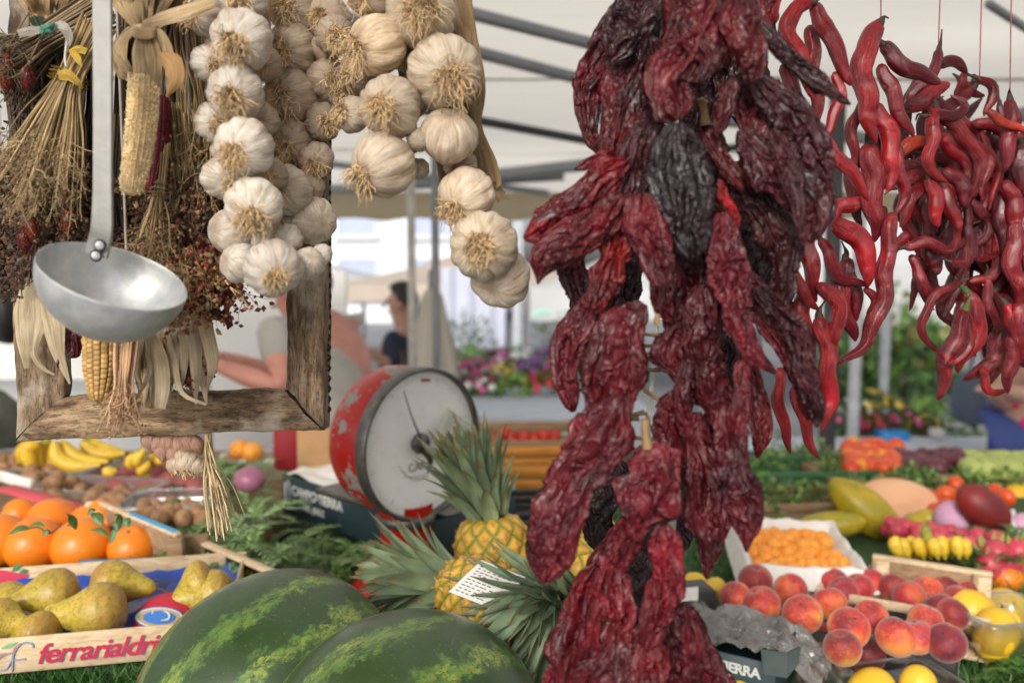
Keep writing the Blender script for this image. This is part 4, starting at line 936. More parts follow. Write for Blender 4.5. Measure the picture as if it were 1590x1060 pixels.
# yellow ribbons and green cord ends, part of nothing else: paper tag ribbons
yr = thing('yellow_ribbon', 'crumpled yellow ribbon bow on the upper herb stems', 'ribbon', P(120, 85, .70))
g = Geo(); YC = (.80, .58, .10)
husk(g, [(108, 82), (120, 76), (134, 80)], .695, [8, 12, 10], YC, m=5, ridge=.5, seed=2); husk(g, [(112, 80), (120, 92), (127, 104)], .694, [10, 12, 2], YC, m=5, ridge=.5, seed=5); husk(g, [(90, 118), (104, 116), (122, 130), (128, 138)], .688, [12, 18, 12, 4], YC, [0, -.006, -.004, 0], m=6, ridge=.4, seed=8)
mk('bow', g, MHUSK, yr)
gc = thing('green_white_cord', 'knotted green and white plastic cord around the topmost herb stems', 'cord', P(78, 50, .70))
g = Geo()
husk(g, [(28, 52), (45, 48), (66, 46)], .70, [12, 14, 10], (.62, .62, .60), m=5, ridge=.3, seed=2); husk(g, [(82, 40), (98, 42), (106, 58), (104, 72)], .70, [10, 16, 16, 8], (.66, .68, .66), [0, -.008, -.004, 0], m=6, ridge=.3, seed=3)
mk('white_strip', g, MHUSK, gc)
g = Geo()
for k in range(10): addtube(g, [P(64 + R.uniform(0, 20), 36 + R.uniform(0, 16), .70), P(74 + R.uniform(-10, 10), 46 + R.uniform(-8, 8), .688), P(64 + R.uniform(0, 20), 36 + R.uniform(0, 18), .695)], .0016, 6, 10, col=(.07, .2, .15))
addtube(g, [P(104, 62, .70), P(101, 90, .695), P(103, 104, .69)], .001, 6, 10, col=(.55, .52, .45)); mk('knot', g, MV, gc)
# ---- shallots and raffia under the frame
sh = thing('shallot_braid', 'short braid of pinkish shallots with a raffia tail below the frame', 'shallots', P(270, 660, .86))
for k, (x, y, r_) in enumerate([(232, 684, 13), (246, 690, 12), (262, 686, 14), (278, 690, 13), (294, 684, 13), (306, 690, 11), (250, 700, 11), (270, 706, 12), (286, 703, 11)]):
    g = Geo(); r = r_ * .84 / FPX; c = P(x, y, .84)
    lathe(g, [(.0004, -1.6 * r), (.35 * r, -1.3 * r), (.85 * r, -.5 * r), (r, .1 * r), (.8 * r, .8 * r), (.35 * r, 1.4 * r), (.12 * r, 2. * r)], c, tuple(nrm(A([R.uniform(-.3, .3), R.uniform(-.3, .3), 1]))), 20, fn=lambda q, h, th: (q * (1 + .05 * np.sin(5 * th)), h))
    mk('shallot', g, MG, sh, color=(.46, .27, .2))
for x, y, r_ in ((272, 722, 13), (292, 718, 18), (282, 708, 10), (308, 724, 14)): bulb(sh, x, y, r_, .83, dy=.6, hair=14, seed=x, tint=(.62, .52, .4))
g = Geo()
for k in range(46):
    a = R.gauss(0, 1); x1 = 344 + a * 12
    addtube(g, [P(322 + R.uniform(-6, 6), 660, .84), P(325 + R.uniform(-7, 7), 710, .83 + R.uniform(-.01, .01)), P(332 + a * 9, 750, .83 + R.uniform(-.01, .01)), P(x1, R.uniform(780, 840), .84 + R.uniform(-.02, .02))], [.001, .001, .0007], 4, 14, col=A([.62, .47, .27]) * R.uniform(.6, 1.2))
mk('raffia_tail', g, MV, sh)
g = Geo()
for x in (255, 300, 322): addtube(g, [P(x, 690, .86), P(x, 600, .86), A([P(x, 400, .86)[0], .86, RAILZ])], .0014, 5, 12, col=(.5, .38, .22))
mk('cord', g, MV, sh)

# ---- wooden frame
fd = .84
fr = thing('picture_frame', 'empty weathered wooden picture frame hanging behind the corn and garlic', 'picture frame', P(275, 690, fd))
def member(a0, a1, w, mat, dep=.022, seedv=0., name='frame_side', inward=1):
    """moulded bar: raised outer band, cove, inner lip; a0,a1 pixel ends on the outer edge, w pixel width inward"""
    p0, p1 = P(*a0, fd), P(*a1, fd); t = nrm(p1 - p0); dn = nrm(A([0, 1, 0]) - t * t[1]); s = nrm(np.cross(t, dn)) * inward
    W = w * fd / FPX; n = 60
    sec = [(0, .012), (0, -dep * .6), (.04, -dep * .7), (.45, -dep * .72), (.50, -dep * .55), (.56, -dep * .62), (.70, -dep * .4), (.78, -dep * .2), (.84, -dep * .3), (.94, -dep * .25), (1, -dep * .1), (1, .012), (0, .012)]
    tt = np.linspace(0, 1, n); base = p0[None] + (p1 - p0)[None] * tt[:, None]; L = np.linalg.norm(p1 - p0)
    # mitre: inner edge is shortened at both ends
    V = []
    for k, (u, v) in enumerate(sec):
        q = base.copy(); m0 = np.clip(1 - tt * L / W, 0, 1) * 0
        wob = .0016 * vnoise(np.stack([tt * L * 30 + seedv, 0 * tt + k * .7, 0 * tt], 1)) + .0008 * vnoise(np.stack([tt * L * 120, 0 * tt + k, 0 * tt + seedv], 1))
        sc = (tt - .5) * (L - 2 * W * u) + L / 2
        q = p0[None] + t[None] * sc[:, None] + s[None] * (u * W + wob)[:, None] + dn[None] * (v + wob)[:, None]
        V.append(q)
    V = np.stack(V, 1).reshape(-1, 3); g = Geo().add(V, gridq(n, len(sec)) if inward > 0 else gridq(n, len(sec))[:, ::-1])
    return mk(name, g, mat, fr)
# corners of the outer edge
BL, BR_, TR, TL = (38, 680), (508, 664), (514, -90), (22, -90)
member(BL, BR_, 62, MFRAME, inward=1, name='frame_side'); member(BR_, TR, 62, MFRAMEV, inward=1, seedv=4)
member(TL, BL, 66, MFRAMEV, inward=1, seedv=9); member(TR, TL, 60, MFRAME, inward=1, seedv=14)
g = Geo()
for k in range(44):
    y = 640 - k * 16; addtube(g, [P(510, y, fd + .006), P(513, y - 5, fd + .004), P(510, y - 9, fd + .006)], .0013, 6, 8, col=(.03, .025, .02))
mk('dark_beading', g, MV, fr)
g = Geo()
for x in (60, 480): addtube(g, [P(x, -80, fd), A([P(x, 160, fd)[0], fd, RAILZ])], .0015, 5, 6, col=(.3, .3, .3))
mk('cord', g, MV, fr)
g = Geo()
for k in range(3): box(g, (0.05, .62 + .14 * k, RAILZ + .01), (2.2, .022, .022), bev=.003)
for x in (-1.02, 1.12): box(g, (x, .76, RAILZ + .032), (.022, .36, .022), bev=.003)
mk('hanging_rail', g, MGREY, label='grey metal rack of rails from which the garlic and peppers hang', cat='rail')
# ================================================================ STALL TABLE AND GOODS
TZ = .915
def struct(name, g, mat, kind='structure', **k): return mk(name, g, mat, kind=kind, **k)
MGREENC = simple('green_mat', (.03, .075, .02), .8, var=.5, scale=60, bump=.6, bscale=300)
tb = thing('market_table', 'long market table under the fruit with green turf cloth and grey legs', 'table', (0, 1.9, 0))
g = Geo(); box(g, (.25, 1.70, TZ - .02), (3.6, 2.0, .04), bev=.004); mk('table_top', g, MGREENC, tb)
g = Geo(); box(g, (.25, .715, TZ - .22), (3.6, .02, .36), bev=.004); mk('cloth_front', g, MGREENC, tb)
for x in (-1.4, .25, 1.9):
    for y in (.85, 2.6):
        g = Geo(); box(g, (x, y, (TZ - .04) / 2), (.05, .05, TZ - .04), bev=.004); mk('leg', g, MGREY, tb)
g = Geo(); box(g, (-1.08, 1.65, TZ + .043), (1.16, 1.35, .078), bev=.006)
struct('display_step', g, MCRATEB, 'thing', label='brown wooden riser under the pear and orange crates', cat='riser')

def turf(name, regions, n, hgt, lab, kind='stuff', cols=((.05, .13, .03), (.08, .2, .045), (.03, .08, .02))):
    g = Geo()
    for (x0, y0, x1, y1, z), k in regions:
        m = int(n * k); X = NR.uniform(x0, x1, m); Y = NR.uniform(y0, y1, m)
        a = NR.uniform(0, 6.28, m); lean = NR.uniform(-.8, .8, (m, 2)) * hgt; w = .0011 * NR.uniform(.7, 1.4, m); hh = hgt * NR.uniform(.6, 1.2, m)
        b = np.stack([X, Y, np.full(m, z)], 1); s = np.stack([np.cos(a) * w, np.sin(a) * w, 0 * a], 1)
        mid = b + np.stack([lean[:, 0] * .4, lean[:, 1] * .4, hh * .6], 1); tip = b + np.stack([lean[:, 0], lean[:, 1], hh], 1)
        V = np.stack([b - s, b + s, mid + s * .8, mid - s * .8, tip], 1).reshape(-1, 3); i = np.arange(m)[:, None] * 5
        c = A(cols)[NR.randint(0, len(cols), m)] * NR.uniform(.6, 1.4, (m, 1))
        g.add(V, i + A([0, 1, 2, 3]), i + A([3, 2, 4]), col=np.repeat(c, 5, 0))
    return mk(name, g, MLEAF, kind=kind, label=lab, cat='turf')
turf('turf', [((-.75, .72, -.38, .97, TZ), 1.0), ((-.72, .955, -.36, .99, TZ + .075), .35), ((.55, .75, 1.1, 1.6, TZ), .5), ((-.4, 1.2, .5, 2.2, TZ), .45)], 11000, .034, 'green plastic turf lining the market table')

# ---- crates
def crate(name, label, cat, a, b, depth, h, mat, t=.006, posts=.0, tilt=0, z0=None, group=None, front_h=None, boxmat=None, back_mat=None, right_end=True):
    """a,b: world ends of the top edge of the front board (same z); goes away from the camera by depth"""
    a, b = A(a, float), A(b, float); b[2] = a[2]; x = nrm(b - a); y = A([-x[1], x[0], 0]); W = np.linalg.norm(b - a); z = a[2]
    r = thing(name, label, cat, (a + b) / 2 + y * depth / 2 - A([0, 0, h]), group); rz = math.atan2(x[1], x[0])
    def brd(nm, c, size, m, **k):
        g = Geo(); box(g, c, size, rz, bev=.0012); return mk(nm, g, m, r, **k)
    fh = front_h or h
    fp = brd('front_panel', (a + b) / 2 - A([0, 0, fh / 2]) + y * t / 2, (W, t, fh), mat)
    brd('back_panel', (a + b) / 2 + y * (depth - t / 2) - A([0, 0, h / 2]), (W, t, h), back_mat or mat)
    brd('side_panel', a + x * t / 2 + y * depth / 2 - A([0, 0, h / 2]), (t, depth - 2 * t - .0006, h - .003), mat)
    sd = brd('side_panel', b - x * t / 2 + y * depth / 2 - A([0, 0, h / 2]), (t, depth - 2 * t - .0006, h - .003), mat)
    brd('floor', (a + b) / 2 + y * depth / 2 - A([0, 0, h - .004]), (W - 2 * t - .001, depth - 2 * t - .001, .006), boxmat or mat)
    if posts:
        for p in (a, b):
            for q in (0, 1):
                sgn = 1 if p is a else -1
                c = p + x * sgn * (t + .009) + y * (t + .009 if q == 0 else depth - t - .009) - A([0, 0, h / 2 - posts / 2])
                brd('corner_post', c, (.017, .017, h + posts - .004), mat)
    return r, x, y, fp, sd, rz
def on_face(text, parent, org, x, up, size, color, depth=.0006, font_shear=0., bold=0., name='lettering', spacing=1.0, align='LEFT', mat=None):
    cu = bpy.data.curves.new('lettering', 'FONT'); cu.body = text; cu.size = size; cu.shear = font_shear; cu.offset = bold; cu.extrude = depth; cu.space_character = spacing; cu.align_x = align
    tmp = bpy.data.objects.new('tmp', cu); COL.objects.link(tmp)
    dg = bpy.context.evaluated_depsgraph_get(); me = bpy.data.meshes.new_from_object(tmp.evaluated_get(dg))
    bpy.data.objects.remove(tmp)
    x = nrm(A(x, float)); up = A(up, float); up = nrm(up - x * (x @ up)); nn = np.cross(x, up)
    M4 = Matrix([[x[i], up[i], nn[i], org[i]] for i in range(3)] + [[0, 0, 0, 1]])
    me.transform(M4); me.transform(Matrix.Translation(Vector(-ORG[parent]))); me.materials.clear(); me.materials.append(mat or MOB)
    o = bpy.data.objects.new(name, me); COL.objects.link(o); o.parent = parent; o.color = (*color, 1); ORG[o] = ORG[parent]
    return o
def stroke(g, pts, r, **k): return addtube(g, pts, r, 5, **k)

# pear crate
pa, pb = T(-60, 997, 1.07), T(292, 967, 1.07)
xd = nrm(pb - pa); pb2 = pb + xd * .045
pc, X, Y, fp, sd, prz = crate('pear_crate', 'shallow pale wooden crate of pears with red lettering on its front', 'crate', pa - xd * .12, pb2, .262, .043, MCRATE, t=.004)
up = A([0, 0, 1.])
o = T(58, 1041, 1.0); 
def fpt(px, py, n_=.0012):          # a point on the front board seen at this pixel
    r = ray(px, py); nn = np.cross(X, up); k = ((pa - CAMP) @ nn) / (r @ nn); return CAMP + r * k - Y * n_
p0 = fpt(57, 1028); p1 = fpt(300, 1003)
for dx, c, dz in ((.0009, (.12, .2, .36), -.0007), (0, (.50, .015, .05), 0)):
    on_face('ferrarialdrigo', fp, fpt(57, 1029, .0008 + (.0006 if dx == 0 else 0)) + X * dx + up * dz, X, up, .0335, c, .0003, .35, .0005, spacing=.93)
g = Geo(); q = lambda x, y: fpt(x, y, .001)
stroke(g, [q(-14, 1035), q(2, 1018), q(20, 1014), q(12, 1036), q(-2, 1040)], .0011); stroke(g, [q(20, 1040), q(22, 1014), q(34, 998), q(50, 998), q(52, 1004)], .0012); stroke(g, [q(20, 1024), q(40, 1022)], .0010)
mk('lettering', g, MOB, fp, color=(.22, .3, .42))
g = Geo(); stroke(g, [q(-16, 1034), q(0, 1016), q(22, 1012)], .0008); stroke(g, [q(19, 1042), q(21, 1010), q(32, 997)], .0008)
mk('lettering', g, MOB, fp, color=(.6, .12, .12))
g = Geo(); ribbon(g, [q(2, 1006), q(14, 1002), q(28, 996)], [.001, .006, .001], ref=(0, 1, 0), curl=.1); mk('leaf_mark', g, MOB, fp, color=(.2, .4, .2))
# green leaf print and blue liner inside
g = Geo(); Bk = (pa - xd * .12 + pb2) / 2
lin = Geo(); cc = (pa - xd * .12 + pb2) / 2 + Y * .131 - up * .030
nx, ny = 60, 24; gx, gy = np.meshgrid(np.linspace(-.5, .5, nx), np.linspace(-.5, .5, ny)); W_ = np.linalg.norm(pb2 - pa + xd * .12) - .012
hz = .012 * (np.abs(gx * 2) ** 8 + np.abs(gy * 2) ** 6) + .004 * vnoise(np.stack([gx * 30, gy * 12, 0 * gx], -1))
V = cc + gx[..., None] * X * W_ + gy[..., None] * Y * .245 + hz[..., None] * up
lin.add(V.reshape(-1, 3), gridq(ny, nx)); mk('blue_liner', lin, MOBG, pc, color=(.02, .07, .38))
def bpt(px, py):                     # on the inner face of the back board
    r = ray(px, py); nn = np.cross(X, up); k = ((pa + Y * (.262 - .0055) - CAMP) @ nn) / (r @ nn); return CAMP + r * k
g = Geo()
for (x, y), (x2, y2) in (((18, 887), (33, 875)), ((30, 888), (44, 886))): ribbon(g, [bpt(x, y), bpt((x + x2) / 2, (y + y2) / 2), bpt(x2, y2)], [.001, .010, .002], curl=.1)
mk('leaf_print', g, MOB, pc, color=(.05, .2, .06))
g = Geo(); ribbon(g, [bpt(-30, 893), bpt(10, 896), bpt(44, 893)], [.02, .022, .004], curl=.05); mk('red_print', g, MOB, pc, color=(.6, .04, .09))

# pears
def pear_mesh(g, L=.112, R0=.034, bend=.012):
    n = 44; tt = np.linspace(0, 1, n)
    rad = np.interp(tt, [0, .02, .08, .2, .35, .5, .65, .8, .92, .98, 1], [.0, .28, .62, .93, 1.0, .88, .62, .44, .33, .2, .0]) * R0
    rad = np.convolve(np.r_[rad[0], rad, rad[-1]], [.25, .5, .25], 'valid')
    z = tt * L; path = np.stack([bend * (tt ** 2), 0 * tt, z + .004 * np.exp(-(tt / .05) ** 2)], 1)
    V, Q, uv = tube(path, np.maximum(rad, .0004), 36, disp=lambda t, th: 1 + .035 * vnoise(np.stack(np.broadcast_arrays(np.cos(th) * 1.2, np.sin(th) * 1.2, t * 3), -1)))
    g.add(V, Q, uv=uv); return g
def pear_mat():
    m = Mat('pear_skin', .45); c = m.coord('Object')
    v = m.n('ShaderNodeVectorMath', {0: c, 1: m.n('ShaderNodeCombineXYZ', {'X': m.math('MULTIPLY', m.rnd(), 40.)}).outputs[0]}, operation='ADD').outputs[0]
    z = m.n('ShaderNodeSeparateXYZ', {'Vector': c}).outputs[2]
    b = m.ramp(m.noise(v, 16, 3), [(.3, (.42, .33, .03)), (.6, (.58, .43, .06))])
    rus = m.math('ADD', m.math('MULTIPLY', m.math('SUBTRACT', .055, z), 8.), m.math('MULTIPLY', m.noise(v, 26, 5, .7), .9))
    b = m.mix(m.ramp(rus, [(.35, 0.), (.9, .85)]), b, (.36, .18, .045))
    b = m.mix(m.ramp(m.noise(v, 170, 5, .85), [(.49, 0.), (.60, .8)]), b, (.20, .11, .025))
    m.set('Base Color', b); m.set('Coat Weight', .08); m.bump([(m.noise(c, 400, 2), .12, .0008)]); return m.m
MPEAR = pear_mat(); MWOODST = simple('stalk_brown', (.09, .05, .025), .8)
rt = thing('pear', '', 'pear', (0, 0, 0)); g = pear_mesh(Geo()); mk('flesh', g, MPEAR, rt)
g = Geo(); addtube(g, [(.0115, 0, .11), (.013, 0, .122), (.018, .002, .134)], [.0022, .0016, .0024], 6, 8); mk('stalk', g, MWOODST, rt)
PR = Proto(rt)
def place_long(proto, butt, tip, roll=0, **k):
    """proto's z axis from butt to tip (world)"""
    v = A(tip) - A(butt); q = Vector(v).to_track_quat('Z', 'Y').to_euler()
    m = (Vector(v).to_track_quat('Z', 'Y').to_matrix() @ Matrix.Rotation(roll, 3, 'Z')).to_euler()
    return proto.place(butt, m, **k)
PZ = 1.052
def pz(px, py, z): return T(px, py, z)
pears = [((130, 913), (-22, 945), 1.075, 1.066, 1.02, 'speckled pear lying at the left with its stalk end at the picture edge'),
         ((203, 940), (45, 973), 1.070, 1.056, 1.05, 'large yellow green pear in the middle of the crate front'),
         ((137, 905), (262, 906), 1.078, 1.070, .95, 'russet pear against the back board of the crate, pointing right'),
         ((336, 893), (252, 930), 1.085, 1.062, .92, 'yellow pear standing higher at the right end of the crate'),
         ((368, 915), (250, 940), 1.066, 1.054, .98, 'brown russet pear lying beneath the yellow one at the right end'),
         ((-25, 960), (60, 978), 1.068, 1.052, .85, 'brown pear cut by the left picture edge, front row of the crate'),
         ((-5, 930), (60, 962), 1.05, 1.045, .95, 'half hidden pear beneath the speckled one'), ((85, 985), (10, 975), 1.055, 1.05, .8, 'small pear lying behind the front board under the large one')]
for i, (b, t_, zb, zt, sc, lab) in enumerate(pears):
    B_, T_ = T(*b, zb), T(*t_, zt); L_ = np.linalg.norm(T_ - B_); 
    place_long(PR, B_, T_, roll=i * 1.7, sc=(sc * 1.02, sc * 1.02, L_ / .13), label=lab, group='pears in the wooden crate')
# red and blue wrapped tissue fruit paper
wp = thing('fruit_wrapper', 'red fruit wrapping paper printed with a blue crest between the pears and the front board', 'wrapping paper', T(250, 965, 1.05))
cw = T(250, 958, 1.06) + Y * .052; cw[2] = 1.033; Rw = .047
g = Geo(); nn_, na_ = 20, 40
lathe(g, [(.0005, Rw * .95)] + [(math.sin(a) * Rw, math.cos(a) * Rw * .95) for a in np.linspace(.15, 1.9, 20)], cw - up * .008, (0, 0, 1), 48, fn=lambda r, h, th: (r * (1 + .05 * np.sin(th * 7) * (h < .015) + .02 * np.sin(th * 13)), h))
mk('red_paper', g, MOB, wp, color=(.46, .02, .04))
def sph(px, py, rr):
    r = ray(px, py); oc = CAMP - (cw - up * .008); b_ = r @ oc; a_ = r @ r; c_ = oc @ oc - rr * rr; D = b_ * b_ - a_ * c_
    k = (-b_ - math.sqrt(D)) / a_ if D > 0 else -b_ / a_
    return CAMP + r * k
for nm, (sx, sy), off, col in (('blue_ring', (40, 17), .0008, (.03, .1, .36)), ('white_ring', (37, 15.5), .0014, (.7, .68, .62)), ('gold_ring', (33, 14), .0019, (.42, .34, .2)), ('crest', (25, 10.5), .0026, (.03, .17, .5))):
    g = Geo(); V = [sph(247, 958, Rw + off)]; 
    for ring in (.5, 1.):
        V += [sph(247 + sx * ring * math.cos(a), 958 + sy * ring * math.sin(a), Rw + off) for a in np.linspace(0, 2 * math.pi, 33)[:-1]]
    tr = [(0, 1 + (j + 1) % 32, 1 + j) for j in range(32)]; qd = [(1 + j, 1 + (j + 1) % 32, 33 + (j + 1) % 32, 33 + j) for j in range(32)]
    g.add(V, qd, tr); mk(nm, g, MOB, wp, color=col)
g = Geo(); addtube(g, [sph(254, 948, Rw + .003), sph(262, 952, Rw + .003), sph(262, 960, Rw + .003), sph(250, 963, Rw + .003)], [.0004, .0013, .0014, .0004], 5, 14); addtube(g, [sph(238, 948, Rw + .003), sph(236, 952, Rw + .003)], .0012, 5, 5)
mk('crescent_mark', g, MOB, wp, color=(.75, .74, .7))

# orange crate
oa, ob = T(-160, 905, 1.045), T(272, 890, 1.045)
oc_, OX, OY, ofp, osd, orz = crate('orange_crate', 'wooden crate of oranges with a blue strip along its right top board', 'crate', oa, T(276, 880, 1.05), .27, .055, MCRATE, t=.005)
g = Geo(); e0, e1 = T(152, 779, 1.11), T(277, 830, 1.098)
beam(g, e0, e1, .012, .006, bev=.001); mk('top_board', g, MCRATE, oc_)
g = Geo(); beam(g, e0 * .56 + e1 * .44 + A([0, 0, .0036]), e0 * .03 + e1 * .97 + A([0, 0, .0036]), .010, .0012); mk('blue_strip', g, MOB, oc_, color=(.08, .36, .62))
g = Geo(); beam(g, e0 - A([0, 0, .03]), e1 - A([0, 0, .03]), .006, .05, bev=.001); mk('side_board', g, MCRATEB, oc_)
g = Geo(); box(g, e1 + A([-.004, 0, -.036]), (.022, .02, .066), orz, bev=.001); mk('corner_post', g, MCRATEB, oc_)
g = Geo(); box(g, e0 + A([-.004, 0, -.03]), (.03, .012, .062), orz, bev=.001); mk('corner_post', g, MCRATE, oc_)
g = Geo(); box(g, T(215, 880, 1.052), (.17, .006, .028), .12, bev=.001); mk('blue_label', g, MOB, oc_, color=(.015, .16, .28))
MOR = Mat('orange_peel', .38); _c = MOR.coord('Object'); MOR.set('Base Color', MOR.mix(MOR.noise(_c, 12, 3), (.72, .16, .006), (.86, .27, .012)))
MOR.bump([(MOR.n('ShaderNodeTexVoronoi', {'Vector': _c, 'Scale': 420}, feature='SMOOTH_F1').outputs[0], .35, .0012), (MOR.noise(_c, 60, 2), .15, .002)]); MOR.set('Coat Weight', .1)
rt = thing('orange', '', 'orange', (0, 0, 0)); g = Geo()
lathe(g, [(max(.0004, math.sin(a) * .04 - .0 ), -math.cos(a) * .0385 - .0025 * math.exp(-((a - math.pi) / .22) ** 2)) for a in np.linspace(0, math.pi, 30)], (0, 0, 0), n=40); mk('peel', g, MOR.m, rt)
g = Geo(); lathe(g, [(.0004, .002), (.003, .0012), (.0034, -.001)], (0, 0, .0355), n=10); mk('calyx', g, MWOODST, rt)
PO = Proto(rt)
for x, y, rp, lab, rot in [(52, 846, 43, 'big orange in front with a dark leaf lying over it, second from the left', .3), (127, 848, 45, 'large orange in the middle of the front row', .1), (206, 852, 37, 'smaller orange at the right end of the row beside the corner post', .2), (2, 838, 42, 'orange cut by the left picture edge', .5),
                      (80, 815, 42, 'orange behind and above the leafy one', .8), (138, 812, 30, 'little orange behind with leaves on top', .3), (158, 798, 24, 'partly hidden orange beside the crate side board', .5), (30, 800, 27, 'dull orange at the back left near the red tray', 1), (170, 815, 26, 'orange just behind the leafy sprig', .4)]:
    d = .040 * FPX / rp * (1.06 if rp > 35 else .85)
    d = 1.33 if y >= 838 else 1.42
    PO.place(P(x, y, d), (rot, -.5 + rot, rot * 5), sc=rp * d / FPX / .04, label=lab, group='oranges in the crate')
def leaf(g, a, b, w, bendz=.006, col=(.05, .12, .03), n=12, curl=.35, ref=(0, .5, -1)):
    a, b = A(a), A(b); m_ = (a + b) / 2 + A([0, 0, bendz]); ribbon(g, [a, m_, b], [w * .15, w * .8, w, w * .75, w * .08], n=n, m=4, curl=curl, ref=ref, col=col)
def leafy(label, leaves, d, cat='leaves', name='orange_leaf_sprig', stem=None):
    r = thing(name, label, cat, P(*leaves[0][0], d)); g = Geo()
    for a, b, w in leaves: leaf(g, P(*a, d), P(*b, d - .01), w * d / FPX, col=A([.06, .13, .035]) * R.uniform(.7, 1.4))
    mk('leaf', g, MLEAF, r)
    g = Geo(); addtube(g, [P(*q, d) for q in (stem or [leaves[0][0], leaves[0][1]])], .0011, 6, 10, col=(.1, .12, .04)); mk('twig', g, MV, r)
leafy('long dark leaf and curved twig lying across the front left orange', [((48, 820), (12, 830), 16), ((42, 819), (70, 817), 9), ((80, 826), (66, 832), 12)], 1.06, stem=[(94, 812), (78, 828), (60, 818), (46, 820)])
leafy('sprig with two upright leaves between the middle oranges', [((118, 822), (104, 797), 13), ((140, 796), (160, 815), 16), ((150, 792), (136, 800), 12)], 1.12)
leafy('leafy sprig beside the small right orange', [((178, 808), (184, 824), 14), ((184, 818), (170, 845), 12), ((190, 812), (176, 800), 12), ((140, 822), (168, 833), 10), ((192, 806), (200, 818), 12)], 1.08, stem=[(188, 800), (182, 815), (174, 835)])
# printed black crate right of the oranges
bc = thing('printed_crate', 'pale edged dark printed crate with green and yellow fruit artwork behind the pears', 'crate', T(370, 900, 1.0))
e0, e1 = T(318, 843, 1.075), T(425, 889, 1.06)
g = Geo(); beam(g, e0, e1, .016, .005, bev=.001); mk('top_board', g, MCRATE, bc)
g = Geo(); beam(g, e0 - A([0, 0, .034]), e1 - A([0, 0, .034]), .005, .062); pn = mk('side_panel', g, MBLACKC, bc)
g = Geo(); box(g, T(306, 866, 1.045), (.038, .016, .075), .1, bev=.001); mk('corner_post', g, MCRATEB, bc)
dv = nrm(e1 - e0); nv = np.cross(dv, up); 
for k in range(9):
    f = .08 + .1 * k; c = e0 + (e1 - e0) * f - up * (.018 + .012 * (k % 2)) + nv * .004
    g = Geo(); n_ = 12; V = [c] + [c + dv * .010 * math.cos(a) * R.uniform(.7, 1.2) + up * .010 * math.sin(a) * R.uniform(.7, 1.2) for a in np.linspace(0, 2 * math.pi, n_ + 1)[:-1]]
    g.add(V, Tt=[(0, 1 + (j + 1) % n_, 1 + j) for j in range(n_)] + [(0, 1 + j, 1 + (j + 1) % n_) for j in range(n_)]); mk('fruit_print', g, MOB, pn, color=[(.5, .45, .03), (.1, .25, .04), (.2, .3, .06)][k % 3])
g = Geo(); beam(g, e0 + A([.0, .05, -.045]), e1 + A([.0, .05, -.045]), .005, .04); mk('back_panel', g, MBLACKC, bc)

# ---- watermelons
def watermelon(label, px, d, rx, rz_, L, yaw, pitch, roll, spin):
    c = P(*px, d); r = thing('watermelon', label, 'watermelon', c, 'watermelons in front')
    n, na = 64, 96; ph = np.linspace(0.0, math.pi, n); th = np.linspace(0, 2 * math.pi, na + 1)
    rad = np.sin(ph)[:, None] ** .93 * (1 + .012 * np.cos(th * 5)[None]); h = -np.cos(ph)[:, None] + 0 * rad
    V = np.stack([rad * np.cos(th) * rx, rad * np.sin(th) * rz_, h * L], -1).reshape(-1, 3)
    Rm = np.array((Matrix.Rotation(yaw, 3, 'Z') @ Matrix.Rotation(pitch, 3, 'Y') @ Matrix.Rotation(spin, 3, 'Z')))
    V = V @ Rm.T
    uv = np.stack(np.broadcast_arrays(th[None] / (2 * math.pi), ph[:, None] / math.pi), -1).reshape(-1, 2)
    g = Geo().add(V + c, gridq(n, na + 1), uv=uv); mk('rind', g, MMEL, r)
    g = Geo(); e = c + (A([0, 0, L]) @ Rm.T); dr = nrm(e - c); addtube(g, [e - dr * .004, e + dr * .008, e + dr * .018 + A([0, 0, .006])], [.006, .003, .0025], 8, 8, col=(.12, .12, .05)); mk('stalk', g, MV, r)
watermelon('big dark green watermelon at the left, its yellow mottled stripes running up to the right', (418, 1078), .91, .125, .126, .145, math.radians(48), math.radians(74), 0, math.radians(20))
watermelon('nearer watermelon at the bottom centre with brighter yellow streaks', (628, 1167), .80, .124, .128, .140, math.radians(35), math.radians(80), 0, math.radians(75))

